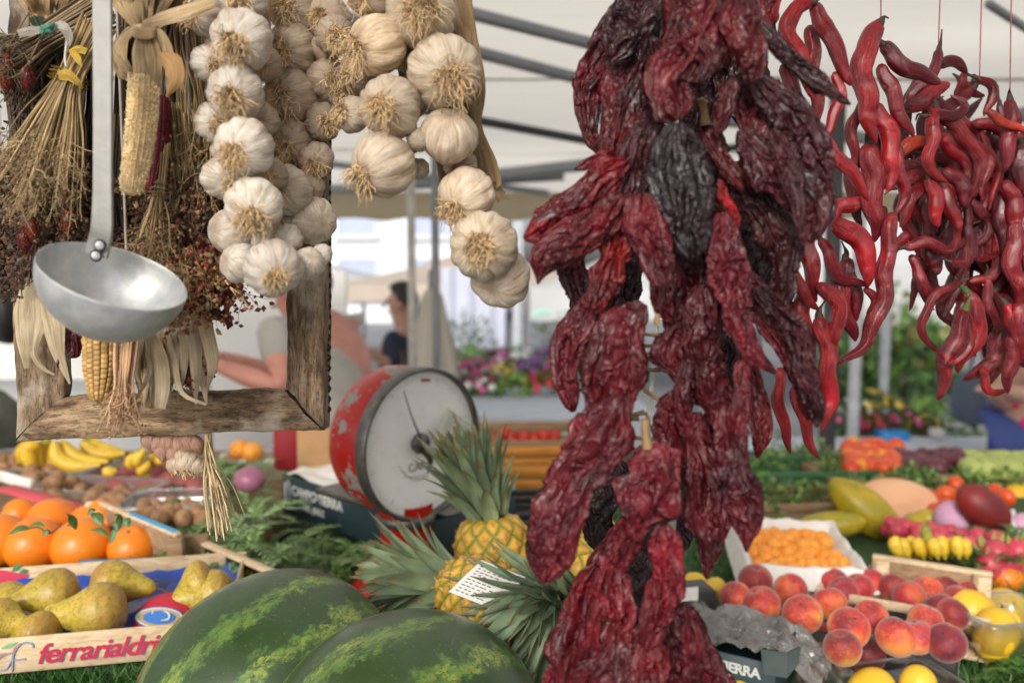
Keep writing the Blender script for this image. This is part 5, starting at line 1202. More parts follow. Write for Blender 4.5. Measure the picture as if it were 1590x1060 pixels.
# ---- pineapples
def pineapple(label, base, top, Rb, crown_dir, nleaf, Lleaf, seed, crown_r=.016, crown_bend=None, group='pineapples', spr=1.):
    base, top = A(base), A(top); ax = nrm(top - base); H = np.linalg.norm(top - base); B = basis(ax, (0, 1, .01)); rg = random.Random(seed)
    r = thing('pineapple', label, 'pineapple', base, group)
    n, na = 150, 240; tt = np.linspace(0, 1, n); th = np.linspace(0, 2 * math.pi, na + 1)
    prof = np.interp(tt, [0, .04, .15, .5, .8, .93, .98, 1], [.55, .75, .93, 1., .95, .82, .66, .4]) * Rb
    K = 11; k2 = H / (Rb * 2 * math.pi / K) * 1.05
    u = th[None] / (2 * math.pi) * K; v = tt[:, None] * k2
    p, q_ = u + v, u - v + 100; pi_, qi = np.floor(p), np.floor(q_); fp_, fq = p - pi_ - .5, q_ - qi - .5
    cu, cv = (fp_ + fq) / 1, (fp_ - fq) / 1
    dist = np.maximum(np.abs(fp_), np.abs(fq)) * 2
    b = np.clip(1 - dist ** 3, 0, 1) ** .7; spike = np.exp(-((cu * 2.6) ** 2 + ((cv + .05) * 3.2) ** 2) * 3)
    jit = vnoise(np.stack([pi_ * 3.3, qi * 5.7, 0 * pi_], -1))
    rad = prof[:, None] * (.93 + .085 * b) + Rb * .05 * spike
    V = (rad * np.cos(th)[None])[..., None] * B[:, 0] + (rad * np.sin(th)[None])[..., None] * B[:, 1] + base + (tt * H)[:, None, None] * ax
    gold = A([.66, .36, .045]); grn = A([.15, .19, .03]); brn = A([.34, .17, .06]); lo = np.clip(1.3 - tt * 1.2, 0, 1)[:, None, None] * 0 + .5
    c = gold * (1 + .3 * jit[..., None]) * b[..., None] + grn * (1 - b[..., None])
    rimm = np.clip(dist - .62, 0, .3)[..., None] / .3; c = c * (1 - .55 * rimm) + grn * .55 * rimm
    c = c * (1 - .75 * np.clip(spike, 0, 1)[..., None]) + brn * .75 * np.clip(spike, 0, 1)[..., None]
    g = Geo().add(V.reshape(-1, 3), gridq(n, na + 1), col=np.clip(c, 0, 1).reshape(-1, 3)); mk('body', g, MVS, r)
    g = Geo()                                   # dry bracts on every eye
    for i in range(-40, 60):
        for j in range(-40, 60):
            pu, pv = i + .5, j + .5; uu, vv = (pu + pv) / 2, (pu - pv) / 2
            t_ = vv / k2
            if not (.02 < t_ < .97 and 0 <= uu < K): continue
            a = uu / K * 2 * math.pi; rr = np.interp(t_, tt, prof) * 1.0; nrm_ = B[:, 0] * math.cos(a) + B[:, 1] * math.sin(a)
            o = base + ax * t_ * H + nrm_ * rr
            if nrm_[1] > .55: continue
            for q in range(2):
                sd_ = np.cross(ax, nrm_) * rg.uniform(-.006, .006)
                ribbon(g, [o - ax * .004 + sd_ * .5, o + nrm_ * .002 + ax * .002 + sd_, o + nrm_ * .0035 + ax * rg.uniform(.004, .010) + sd_ * 1.5], [.0022, .0016, .0004], n=5, m=2, curl=.3, ref=tuple(nrm_), col=A([.55, .32, .12]) * rg.uniform(.5, 1.3))
    mk('bracts', g, MV, r)
    g = Geo(); cd = nrm(A(crown_dir)); C = basis(cd, (0, 1, .01)); o0 = top - ax * .004
    bend = A(crown_bend) if crown_bend is not None else A([0, 0, 0])
    for k in range(nleaf):
        f = k / nleaf; a = k * 2.399 + rg.uniform(-.15, .15); out = C[:, 0] * math.cos(a) + C[:, 1] * math.sin(a)
        s0 = o0 + cd * (f * Lleaf * .62) + bend * f * f + out * crown_r * (1 - .5 * f)
        ll = Lleaf * (.42 + .42 * math.sin(math.pi * min(1, f * 1.1 + .12))) * rg.uniform(.85, 1.12); spread = (1.15 * (1 - f) ** .8 + .12) * spr
        d1 = nrm(cd + out * spread); d2 = nrm(cd * (1.0 - .5 * (1 - f)) + out * (spread * 1.3) + A([0, 0, -.10]))
        p1 = s0 + d1 * ll * .45; p2 = p1 + nrm(d1 + d2) * ll * .32; p3 = p2 + d2 * ll * .3
        w = rg.uniform(.019, .026) * (1.0 - .25 * f)
        col = A([.19, .27, .17]) * rg.uniform(.6, 1.25) + A([.04, .03, 0]) * rg.random()
        path, L = resample([s0, p1, p2, p3], 16); t_, s_, d_ = frame(path, tuple(out + .01)); tq = np.linspace(0, 1, 16)
        ww = np.interp(tq, [0, .2, .55, .85, 1], [.8, 1, .82, .4, .03]) * w / 2
        x = A([-1.0, -.88, -.45, 0, .45, .88, 1.0]); bow = A([.5, .42, .1, 0, .1, .42, .5])
        spk = 1 + .0 * tq; Vv = path[:, None] + s_[:, None] * (x[None, :, None] * ww[:, None, None]) + (np.sign((d_ @ out))[:, None] * d_)[:, None] * (bow[None] * ww[:, None])[..., None]
        ce = np.tile(col, (16, 7, 1)); ce[:, [0, 6]] = col * .6 + A([.2, .17, .1]) * .5; ce[-3:] = ce[-3:] * .35 + A([.26, .16, .07]) * .65
        stv = 1 + .22 * vnoise(np.stack(np.broadcast_arrays(x[None] * 5 + k, tq[:, None] * 1.2, 0 * x[None]), -1)); ce = ce * stv[..., None]
        g.add(Vv.reshape(-1, 3), gridq(16, 7), col=np.clip(ce, 0, 1).reshape(-1, 3))
        for e in (0, 6):                        # marginal spines
            for m_ in range(2, 15, 1):
                b0 = Vv[m_, e]; sg = -1 if e == 0 else 1
                g.add([b0, b0 + t_[m_] * .0014, b0 + s_[m_] * sg * .0013 + t_[m_] * .0022], Tt=[(0, 1, 2)], col=(.25, .16, .08))
    mk('crown', g, MLEAF, r)
    return r
pineapple('upright golden pineapple with a tall crown in front of the scale dial', P(782, 1010, 1.20), P(760, 802, 1.20), .058, nrm(A([-.30, -.1, 1.])), 80, .128, 1, crown_bend=(-.012, 0, .01), spr=.36, crown_r=.02)
pineapple('greenish pineapple lying down, crown pointing left over the watermelons', P(822, 975, .955), P(710, 908, 1.10), .050, nrm(A([-1., .10, .03])), 80, .125, 2, crown_bend=(-.005, 0, .012), spr=.85)
pineapple('pineapple behind the pepper string with its crown spilling down to the left', P(935, 850, 1.16), P(888, 925, .98), .052, nrm(A([-.42, -.45, -.10])), 70, .135, 3, crown_bend=(0, 0, .03))
pc_ = thing('price_card', 'small white printed card standing against the lying pineapple', 'card', P(760, 910, .93))
cx_, cy_ = nrm(P(748, 868, .94) - P(697, 920, .93)), None
pA, pB, pD = P(697, 918, .925), P(748, 869, .95), P(738, 934, .925)
ex = pB - pA; ey = pD - pA; nn = nrm(np.cross(ex, ey)); nn = -nn if nn[1] > 0 else nn
g = Geo(); nx_ = 10; 
gu, gv = np.meshgrid(np.linspace(0, 1, nx_), np.linspace(0, 1.9, nx_)); V = pA + gu[..., None] * ex + gv[..., None] * ey * .9 + (.004 * np.sin(gu * 3.1))[..., None] * nn
g.add(V.reshape(-1, 3), gridq(nx_, nx_)); g.add(V.reshape(-1, 3) - nn * .0008, gridq(nx_, nx_)); cardo = mk('card', g, MPAPER, pc_)
g = Geo()
for k in range(11):
    f = .08 + .083 * k
    for j in range(5 + (k * 7) % 3):
        a0 = .10 + .15 * j + R.uniform(0, .03); a1 = a0 + R.uniform(.07, .12)
        q0, q1 = pA + ex * (1 - f) + ey * (a0 * 1.25), pA + ex * (1 - f) + ey * (a1 * 1.25); o = nn * (.0011 + .004 * math.sin((1 - f) * 3.1)); wv = nrm(ex) * (.0006 if k > 1 else .0011)
        g.add([q0 + o - wv, q1 + o - wv, q1 + o + wv, q0 + o + wv], [(0, 1, 2, 3)])
mk('printed_lines', g, MOB, cardo, color=(.08, .08, .09))

# ---- scale
sc_ = thing('market_scale', 'old chipped red market scale with a round white dial facing right', 'scale', P(630, 930, 1.42))
sd_ = 1.40; dc = P(656, 689, sd_); Rd = .125; sax = nrm(A([.735, -.678, -.02]))
def sc3(px, py, off=0.):                     # pixel -> dial plane
    r = ray(px, py); k = ((dc - CAMP + sax * off) @ sax) / (r @ sax); return CAMP + r * k
Dp = .115
g = Geo(); lathe(g, [(.0005, -Dp), (Rd * .55, -Dp - .002), (Rd * .8, -Dp + .002), (Rd * .93, -Dp + .014), (Rd * .99, -Dp + .03), (Rd * 1.01, -.06), (Rd * 1.01, -.008), (Rd * .99, -.006)], dc, tuple(sax), 90); mk('drum', g, MPEEL, sc_)
MBEZ = simple('worn_grey_metal', (.16, .15, .14), .4, .7, var=.35, scale=60)
g = Geo(); lathe(g, [(Rd * 1.012, -.018), (Rd * 1.03, -.014), (Rd * 1.03, .004), (Rd * 1.015, .008), (Rd * .985, .008), (Rd * .972, .002), (Rd * .97, -.006)], dc, tuple(sax), 90); mk('bezel', g, MBEZ, sc_)
MDIAL = Mat('dial_enamel', .35, base=(.5, .5, .5)); _c = MDIAL.coord('Object'); MDIAL.set('Base Color', MDIAL.mix(MDIAL.ramp(MDIAL.noise(_c, 40, 5, .7), [(.5, 0.), (.8, .3)]), (.94, .95, .95), (.60, .56, .50)))
g = Geo(); lathe(g, [(.0005, -.003), (Rd * .98, -.004)], dc, tuple(sax), 64); dial = mk('dial', g, MDIAL.m, sc_)
sb = basis(sax, (0, 0, 1)); sr, su = sb[:, 0], sb[:, 1]
if su[2] < 0: sr, su = -sr, -su
g = Geo()
for k in range(100):
    a = k / 100 * 2 * math.pi; dv = sr * math.sin(a) + su * math.cos(a); l = .010 if k % 10 == 0 else (.006 if k % 5 == 0 else .003)
    beam(g, dc + dv * Rd * .90 - sax * .002, dc + dv * (Rd * .90 - l) - sax * .002, .0004 if k % 5 else .0007, .0004, up=sax)
mk('tick_marks', g, MOB, dial, color=(.35, .34, .33))
on_face('CAR', dial, sc3(634, 733, -.001), sr, su, .019, (.2, .2, .21), .0003, name='lettering')
for k, (x, y) in enumerate(((672, 730), (638, 742), (652, 746))):
    g = Geo(); addtube(g, [sc3(618 + 4 * k, 722 + 9 * k, -.001), sc3(640, 744 - 2 * k, -.001), sc3(664, 742 - 3 * k, -.001)], .0005, 4, 12); mk('faded_mark', g, MOB, dial, color=(.38, .37, .36))
g = Geo(); beam(g, sc3(655, 590, -.001), sc3(668, 590, -.001), .004, .0006, up=sax); mk('red_mark', g, MOB, dial, color=(.4, .03, .06))
g = Geo(); hub = sc3(657, 689, .012)
V0 = [sc3(627, 607, .008), sc3(640, 648, .009), hub]; addtube(g, V0, [.0009, .0013, .0022], 6, 12); ndl = mk('needle', g, MBEZ, sc_)
g = Geo(); lathe(g, [(.0005, .016), (.006, .015), (.011, .012), (.0165, .010), (.0175, .004), (.016, 0)], dc + (hub - dc) * 1 - sax * .012, tuple(sax), 32); mk('hub_cap', g, MBEZ, sc_)
g = Geo(); addtube(g, [sc3(647, 676, .014), sc3(643, 690, .014), sc3(650, 703, .014)], .0022, 8, 12); addtube(g, [sc3(660, 700, .012), sc3(668, 715, .010), sc3(664, 735, .004)], [.007, .005, .001], 8, 12, flat=.4); mk('bracket', g, MBEZ, sc_)
nb = P(630, 805, sd_ + .035)
g = Geo(); z0 = TZ + .002 - nb[2]
lathe(g, [(.046, .03), (.047, .008), (.047, 0), (.044, -.004), (.043, -.03), (.045, -.05), (.06, -.075), (.09, z0 + .05), (.105, z0 + .03), (.108, z0)], nb, n=60); mk('pedestal', g, MPEEL, sc_)
g = Geo(); lathe(g, [(.0475, -.006), (.051, -.004), (.051, .010), (.0475, .012)], nb, n=60); mk('collar', g, MBEZ, sc_)
g = Geo(); lathe(g, [(.0005, .004), (.005, .003), (.0055, -.006), (.003, -.012)], P(657, 812, sd_ - .012), (0, -1, .2), 12); mk('locking_screw', g, MBEZ, sc_)
g = Geo(); q = P(608, 800, sd_ + .09); box(g, q + A([.0, .06, .03]), (.22, .2, .012), -.7, bev=.003); mk('weighing_tray', g, MBEZ, sc_)
tg = thing('price_card', 'white card leaning across the upper right of the scale dial', 'card', sc3(712, 668, .03))
tA, tB, tC = sc3(695, 632, .018), sc3(738, 662, .018), sc3(680, 668, .022)
g = Geo(); e1_, e2_ = tB - tA, tC - tA; g.add([tA, tB, tB + e2_ * 1.3, tA + e2_ * 1.3], [(0, 1, 2, 3)]); g.add(A([tA, tB, tB + e2_ * 1.3, tA + e2_ * 1.3]) - sax * .0012, [(0, 1, 2, 3)]); cd2 = mk('card', g, MPAPER, tg)
g = Geo()
for k in range(6):
    f = .1 + .14 * k; o = sax * .001
    for a0, a1 in ((.1, .35), (.4, .55), (.6, .88)):
        q0, q1 = tA + e1_ * a0 + e2_ * f + o, tA + e1_ * a1 + e2_ * f + o; w = nrm(e2_) * .0008; g.add([q0 - w, q1 - w, q1 + w, q0 + w], [(0, 1, 2, 3)])
mk('printed_lines', g, MOB, cd2, color=(.3, .36, .3))

# ---- dark card crates with white lettering
def card_crate(label, a, b, depth, h, txt, sub, size, x_off):
    r, X_, Y_, fp_, sd2, rz = crate('cardboard_crate', label, 'crate', a, b, depth, h, MCARD, t=.004, group='dark cardboard vegetable crates')
    nf = -Y_ * .0012
    on_face(txt, fp_, A(a) + X_ * x_off - up * (h * (.36 if sub else .14) + size * (.3 if sub else .7)) + nf, X_, up, size, (.66, .68, .66), .0003, bold=.0006, spacing=.92)
    if sub: on_face(sub, fp_, A(a) + X_ * (x_off + size * 1.5) - up * (h * .36 + size * 1.15) + nf, X_, up, size * .62, (.6, .62, .6), .0003, bold=.0005)
    if not sub: return r, X_, Y_, fp_, rz
    g = Geo(); q = lambda u, v: A(a) + X_ * (x_off * .5 + (u - x_off + .028) * .7) - up * v + nf
    addtube(g, [q(x_off - .020, h * .12), q(x_off - .012, h * .4), q(x_off - .016, h * .85)], .0016, 5, 12); addtube(g, [q(x_off - .036, h * .2), q(x_off - .036, h * .72)], .0028, 5, 6); addtube(g, [q(x_off - .045, h * .72), q(x_off - .028, h * .72)], .002, 5, 6)
    mk('emblem', g, MOB, fp_, color=(.6, .62, .6))
    return r, X_, Y_, fp_, rz
ca, cb2 = T(438, 733, 1.06), T(592, 790, 1.05)
cx = nrm(A([cb2[0] - ca[0], cb2[1] - ca[1], 0])); ca[2] = 1.058
r_, CX, CY, cfp, crz = card_crate('dark blue card crate with white lettering half hidden behind the scale', ca, ca + cx * .50, .22, .085, 'CAMPO·TIERRA', 'DEL JEREZ', .029, .040)
g = Geo(); nx_ = 30; gu, gv = np.meshgrid(np.linspace(0, 1, nx_), np.linspace(0, 1, nx_)); V = ca + gu[..., None] * cx * .49 + gv[..., None] * CY * .21 + ((.01 * vnoise(np.stack([gu * 9, gv * 9, 0 * gu], -1)) + .006)[..., None]) * up + CX * .005
g.add(V.reshape(-1, 3), gridq(nx_, nx_)); mk('paper_liner', g, MPAPER, r_)
g = Geo(); cbag = P(494, 702, 1.9); box(g, cbag, (.085, .05, .115), -.2, rot=None, bev=.006); struct('paper_bag', g, simple('brown_paper', (.42, .24, .11), .8, var=.15), 'thing', label='orange brown paper bag standing behind the lettered crate', cat='bag')
g = Geo(); box(g, P(452, 690, 2.0), (.075, .06, .12), .1, bev=.01); struct('red_box', g, MOB, 'thing', color=(.28, .01, .02), label='dark red box beside the brown paper bag', cat='box')
cc2 = T(1010, 985, 1.012); ia = T(1005, 985, 1.0)
b2 = T(1205, 1032, 1.0); ix = nrm(A([b2[0] - ia[0], b2[1] - ia[1], 0]))
r2, IX, IY, ifp, irz = card_crate('dark card crate under crumpled plastic beside the dried peppers, lettering partly hidden', ia, ia + ix * (np.linalg.norm((b2 - ia)[:2])), .13, .07, 'CAMPO·TIERRA', '', .0185, .034)
# crumpled plastic over it
MBAG = Mat('crumpled_grey_plastic', .12, base=(.30, .29, .28)); _c = MBAG.coord('Object'); MBAG.set('Base Color', MBAG.ramp(MBAG.noise(_c, 12, 4), [(.35, (.08, .078, .075)), (.7, (.22, .21, .20))]))
MBAG.bump([(MBAG.noise(_c, 30, 3, .6, 2.), .9, .010)]); MBAG.set('Coat Weight', 1.).set('Coat Roughness', .1)
g = Geo(); nx_, ny_ = 90, 60; gu, gv = np.meshgrid(np.linspace(-.02, 1.3, nx_), np.linspace(.04, 1.02, ny_)); Lx = np.linalg.norm((b2 - ia)[:2])
qn = np.stack([gu * 6, gv * 5, 0 * gu], -1); hz = .012 * fbm(qn, 3) + .008 * (1 - 2 * np.abs(vnoise(qn * 1.6 + 4))) + .006 - np.clip(gu - 1.0, 0, 1) * .12
V = ia + gu[..., None] * ix * Lx + gv[..., None] * IY * .13 + hz[..., None] * up
g.add(V.reshape(-1, 3), gridq(ny_, nx_)); struct('plastic_sheet', g, MBAG.m, 'thing', label='crumpled shiny grey plastic sheet over the dark crate', cat='plastic sheet')
g = Geo(); q0 = P(1185, 1008, 1.02)
for a, b, c, d in (((1182, 1008), (1224, 1014), (1222, 1052), (1186, 1046)), ((1225, 1012), (1244, 1004), (1240, 1030), (1222, 1052))):
    V = A([P(*p, 1.015 if i < 2 else 1.03) for i, p in enumerate((a, b, c, d))]); g.add(V, [(0, 1, 2, 3)]); g.add(V + A([0, .003, .0]), [(3, 2, 1, 0)])
mk('card_flap', g, simple('grey_green_card', (.09, .11, .11), .6), r2)

# ---- peaches
def peach_mat():
    m = Mat('peach_skin', .6); c = m.coord('Object')
    v = m.n('ShaderNodeVectorMath', {0: c, 1: m.n('ShaderNodeCombineXYZ', {'X': m.math('MULTIPLY', m.rnd(), 40.)}).outputs[0]}, operation='ADD').outputs[0]
    z = m.n('ShaderNodeSeparateXYZ', {'Vector': c}).outputs[2]
    f = m.math('ADD', m.noise(v, 22, 3, .6), m.math('MULTIPLY', z, 6.5))
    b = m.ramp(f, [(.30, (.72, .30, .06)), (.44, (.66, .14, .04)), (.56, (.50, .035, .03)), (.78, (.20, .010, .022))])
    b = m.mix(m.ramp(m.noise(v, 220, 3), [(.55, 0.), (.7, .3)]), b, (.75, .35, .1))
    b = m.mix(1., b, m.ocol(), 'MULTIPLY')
    m.set('Base Color', b).set('Sheen Weight', .45).set('Sheen Roughness', .5); m.b.inputs['Sheen Tint'].default_value = (1, .8, .75, 1); return m.m
MPEACH = peach_mat(); rt = thing('peach', '', 'peach', (0, 0, 0)); g = Geo()
lathe(g, [(max(.0003, math.sin(a) * .033), -math.cos(a) * .0315 - .006 * math.exp(-((a - math.pi) / .35) ** 2)) for a in np.linspace(0, math.pi, 34)], (0, 0, 0), n=56, fn=lambda r, h, th: (r * (1 - .07 * np.exp(-((((th + math.pi) % (2 * math.pi)) - math.pi) / .16) ** 2) * np.clip(1 + h / .05, 0, 1)), h))
sk = mk('skin', g, MPEACH, rt, color=(1, 1, 1)); sk['tint'] = 1
g = Geo(); addtube(g, [(0, 0, .0235), (.0005, 0, .027)], .002, 6, 5); mk('stalk', g, MWOODST, rt)
PP = Proto(rt)
kzz = .966
def pe(x, y, rp, lab, tint=(1, 1, 1), grp='peaches in the black crate', sz=.031):
    zz = (kzz + .040 if not ('low in' in lab or 'hidden' in lab or 'bottom' in lab) else .947) if 'black' in grp else .995
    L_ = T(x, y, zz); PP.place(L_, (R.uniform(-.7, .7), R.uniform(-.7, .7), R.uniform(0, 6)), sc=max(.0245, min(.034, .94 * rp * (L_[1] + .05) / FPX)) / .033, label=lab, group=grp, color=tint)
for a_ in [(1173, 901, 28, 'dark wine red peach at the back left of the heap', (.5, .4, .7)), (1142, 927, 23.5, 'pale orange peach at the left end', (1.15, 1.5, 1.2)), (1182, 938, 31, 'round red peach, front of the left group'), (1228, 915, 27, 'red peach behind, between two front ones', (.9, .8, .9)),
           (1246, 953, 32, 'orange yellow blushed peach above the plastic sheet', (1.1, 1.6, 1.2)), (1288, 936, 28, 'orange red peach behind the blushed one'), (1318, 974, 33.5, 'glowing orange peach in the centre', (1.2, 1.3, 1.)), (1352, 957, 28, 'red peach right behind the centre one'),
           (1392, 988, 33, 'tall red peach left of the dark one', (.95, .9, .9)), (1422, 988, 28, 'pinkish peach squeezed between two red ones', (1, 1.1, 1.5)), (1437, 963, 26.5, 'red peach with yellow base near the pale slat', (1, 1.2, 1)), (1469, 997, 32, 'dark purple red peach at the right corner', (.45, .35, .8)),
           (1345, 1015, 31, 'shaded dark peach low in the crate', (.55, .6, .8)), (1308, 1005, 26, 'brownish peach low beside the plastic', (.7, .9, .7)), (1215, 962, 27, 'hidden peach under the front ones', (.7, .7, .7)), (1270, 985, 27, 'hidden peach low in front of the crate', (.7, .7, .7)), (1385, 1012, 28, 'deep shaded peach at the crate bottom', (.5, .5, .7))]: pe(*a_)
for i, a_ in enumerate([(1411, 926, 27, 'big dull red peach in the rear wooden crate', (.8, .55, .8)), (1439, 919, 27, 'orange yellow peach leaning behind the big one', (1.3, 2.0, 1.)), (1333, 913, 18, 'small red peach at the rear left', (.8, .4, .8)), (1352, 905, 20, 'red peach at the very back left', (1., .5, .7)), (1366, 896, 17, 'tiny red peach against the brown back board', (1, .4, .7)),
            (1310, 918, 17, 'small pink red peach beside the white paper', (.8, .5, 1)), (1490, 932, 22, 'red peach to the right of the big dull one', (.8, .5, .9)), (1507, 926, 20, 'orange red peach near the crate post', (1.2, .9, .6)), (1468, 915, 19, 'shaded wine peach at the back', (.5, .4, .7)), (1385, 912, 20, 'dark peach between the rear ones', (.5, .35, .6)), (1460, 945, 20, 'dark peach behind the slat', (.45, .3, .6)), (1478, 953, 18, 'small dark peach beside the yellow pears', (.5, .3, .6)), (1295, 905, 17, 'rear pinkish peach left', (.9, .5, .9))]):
    pe(*a_, grp='smaller peaches in the rear wooden crate', sz=.029)
# black crate
kz = .966; kc = T(1486, 1024, kz); k2 = T(1548, 977, kz); kl = T(1403, 1007, kz)
kx = nrm(kc - kl); ky = A([-kx[1], kx[0], 0])
bk, KX, KY, kfp, ksd, krz = crate('peach_crate', 'black card crate of peaches with an orange print and white label on its right side', 'crate', kc - kx * .34, kc, np.linalg.norm(k2 - kc) * 1.02, .05, MBLACKC, t=.005)
def kface(u, v, o=.0022): return kc + KY * u - up * v + KX * o
g = Geo(); V = [kface(.13, .012, .002), kface(.19, .012, .002), kface(.19, .06, .002), kface(.13, .06, .002)]; Ld = np.linalg.norm(k2 - kc)
def patch(nm, u0, u1, v0, v1, col, oval=False):
    g = Geo(); n_ = 20
    if oval:
        V = [kface((u0 + u1) / 2, (v0 + v1) / 2)] + [kface((u0 + u1) / 2 + (u1 - u0) / 2 * math.cos(a), (v0 + v1) / 2 + (v1 - v0) / 2 * math.sin(a)) for a in np.linspace(0, 6.283, n_ + 1)[:-1]]
        g.add(V, Tt=[(0, 1 + j, 1 + (j + 1) % n_) for j in range(n_)])
    else: g.add([kface(u0, v0), kface(u1, v0), kface(u1, v1), kface(u0, v1)], [(0, 1, 2, 3)])
    mk(nm, g, MOB, ksd, color=col)
patch('white_label', Ld * .72, Ld * .97, .006, .044, (.72, .70, .76)); patch('orange_print', Ld * .48, Ld * .64, .006, .042, (.78, .30, .02), True)
g = Geo()
for k in range(4):
    for j in range(5): u0 = Ld * (.10 + .05 * j); beam(g, kface(u0, .008 + .009 * k, .002), kface(u0 + Ld * .035, .007 + .009 * k, .002), .0016, .0004, up=tuple(KX))
mk('small_print', g, MOB, ksd, color=(.4, .4, .38))
ra, rb = T(1355, 864, 1.03), T(1541, 893, 1.03)
rx_ = nrm(A([rb[0] - ra[0], rb[1] - ra[1], 0])); ry_ = A([-rx_[1], rx_[0], 0]); Lr = np.linalg.norm(rb - ra)
WA = T(1288, 917, 1.0); WD = abs((ra - WA) @ ry_) - .006; WA = ra - ry_ * (WD + .006) - A([0, 0, .03]) - rx_ * .07
crate('wooden_crate', 'wooden crate holding the smaller peaches, its brown inner back board showing', 'crate', WA, WA + rx_ * (Lr + .07), WD, .07, MCRATE, t=.006, posts=0, front_h=.014)
g = Geo(); box(g, (ra + rb) / 2 - up * .03 - A([0, .0, 0]), (Lr, .008, .055), math.atan2(rx_[1], rx_[0]), bev=.001); cbk = thing('crate_back_board', 'tall brown board with a pale rim behind the smaller peaches', 'board', (ra + rb) / 2 - up * .06); mk('board', g, MCRATEB, cbk)
g = Geo(); beam(g, ra + up * .001, rb * A([1, 1, 0]) + A([0, 0, ra[2] + .001]), .016, .007, bev=.001); mk('pale_rim', g, MCRATE, cbk)
g = Geo(); 
for p in (ra + rx_ * .014, rb - rx_ * .014): g = Geo(); box(g, p - up * .03 - ry_ * .014, (.02, .02, .062), 0, bev=.001); mk('post', g, MCRATE, cbk)

# ---- generic small fruits
def ell_proto(name, mat, prof, n=28, stalk=None, catn=None):
    rt = thing(name, '', catn or name.replace('_', ' '), (0, 0, 0)); g = Geo(); lathe(g, prof, (0, 0, 0), n=n); mk('skin', g, mat, rt)
    if stalk: g = Geo(); addtube(g, stalk, .0016, 6, 6); mk('stalk', g, MWOODST, rt)
    return Proto(rt)
ball = lambda r, k=1., tip=0.: [(max(.0003, math.sin(a) * r * (1 + tip * math.cos(a) * -.25)), -math.cos(a) * r * k) for a in np.linspace(0, math.pi, 22)]
MYEL = fruit_mat('yellow_fruit', [(.3, (.72, .42, .015)), (.7, (.80, .55, .05))], 14, .4, .4, 260, (.5, .25, .03))
MAPR = fruit_mat('apricot_skin', [(.35, (.80, .26, .02)), (.7, (.85, .38, .05))], 20, .5)
MGREENY = fruit_mat('green_yellow_skin', [(.3, (.22, .24, .02)), (.55, (.52, .36, .02)), (.75, (.2, .26, .03))], 9, .4, .4, 120, (.1, .16, .02))
MPLUM = fruit_mat('mamey_skin', [(.3, (.10, .010, .014)), (.7, (.30, .022, .015))], 8, .5)
MTOM = fruit_mat('tomato_skin', [(.3, (.62, .05, .01)), (.7, (.75, .12, .02))], 10, .25)
MPINK = fruit_mat('dragonfruit_skin', [(.3, (.45, .03, .07)), (.7, (.6, .08, .10))], 20, .4)
MNUT = fruit_mat('nut_shell', [(.3, (.24, .12, .055)), (.7, (.46, .26, .13))], 60, .7, .5, 240, (.12, .06, .03), .8, 150)
MRED2 = fruit_mat('dusty_red_skin', [(.3, (.22, .045, .045)), (.7, (.40, .10, .09))], 18, .65, .4, 150, (.35, .18, .15))
PYEL = ell_proto('yellow_mango', MYEL, ball(.034, 1.3, .5), stalk=[(0, 0, .043), (.001, 0, .050)], catn='mango'); PAPR = ell_proto('apricot', MAPR, ball(.020), 20); PTOM = ell_proto('tomato', MTOM, ball(.034, .85), stalk=[(0, 0, .028), (.002, 0, .036)]); PNUT = ell_proto('walnut', MNUT, ball(.015, 1.12), 16); PR2 = ell_proto('red_potato', MRED2, ball(.030, 1.2), 20)
def pf(proto, x, y, rp, sz, lab, grp, z=None, rot=None, sc=None):
    d = sz * FPX / rp; loc = P(x, y, d)
    loc = T(x, y, z or .962)
    if loc[0] < -.5: loc = T(x, y, 1.035)
    if loc[1] > 3.0: loc = P(x, y, d)
    return proto.place(loc, rot or (R.uniform(-3, 3), R.uniform(-3, 3), R.uniform(0, 6)), sc=sc or 1., label=lab, group=grp)
G1 = 'yellow mangoes on the right'
def lay(x, y, ang, d, s, lab, grp=G1, proto=PYEL):
    v = A([math.cos(ang), .25, math.sin(ang)]); return proto.place(P(x, y, d), Vector(v).to_track_quat('Z', 'Y').to_euler(), sc=s, label=lab, group=grp)
lay(1515, 953, 2.6, 1.27, .95, 'pointed yellow mango above the right corner of the black crate'); lay(1566, 944, 2.7, 1.35, .85, 'yellow mango at the right edge, upper one'); lay(1545, 985, 1.2, 1.22, .9, 'yellow orange mango inside the clear tub'); lay(1572, 975, 1.4, 1.3, .8, 'mango at the rim of the clear tub')
lay(1352, 1068, .1, 1.09, .74, 'orange yellow mango in the clear tray at the bottom'); lay(1424, 1068, 1.2, 1.09, .68, 'round yellow mango at the bottom beside the black crate'); lay(1152, 1074, .2, 1.10, .62, 'small yellow fruit tip at the bottom edge, beside the dried peppers'); lay(1070, 1060, 1.6, 1.12, .75, 'yellow fruit peeping from behind the lowest dried peppers')
lay(1075, 908, .1, 1.4, .6, 'yellow orange mango left of the peaches behind the peppers'); lay(1108, 914, .4, 1.38, .5, 'small orange mango just left of the peaches'); lay(1052, 915, .2, 1.42, .6, 'orange mango touching the pepper string')
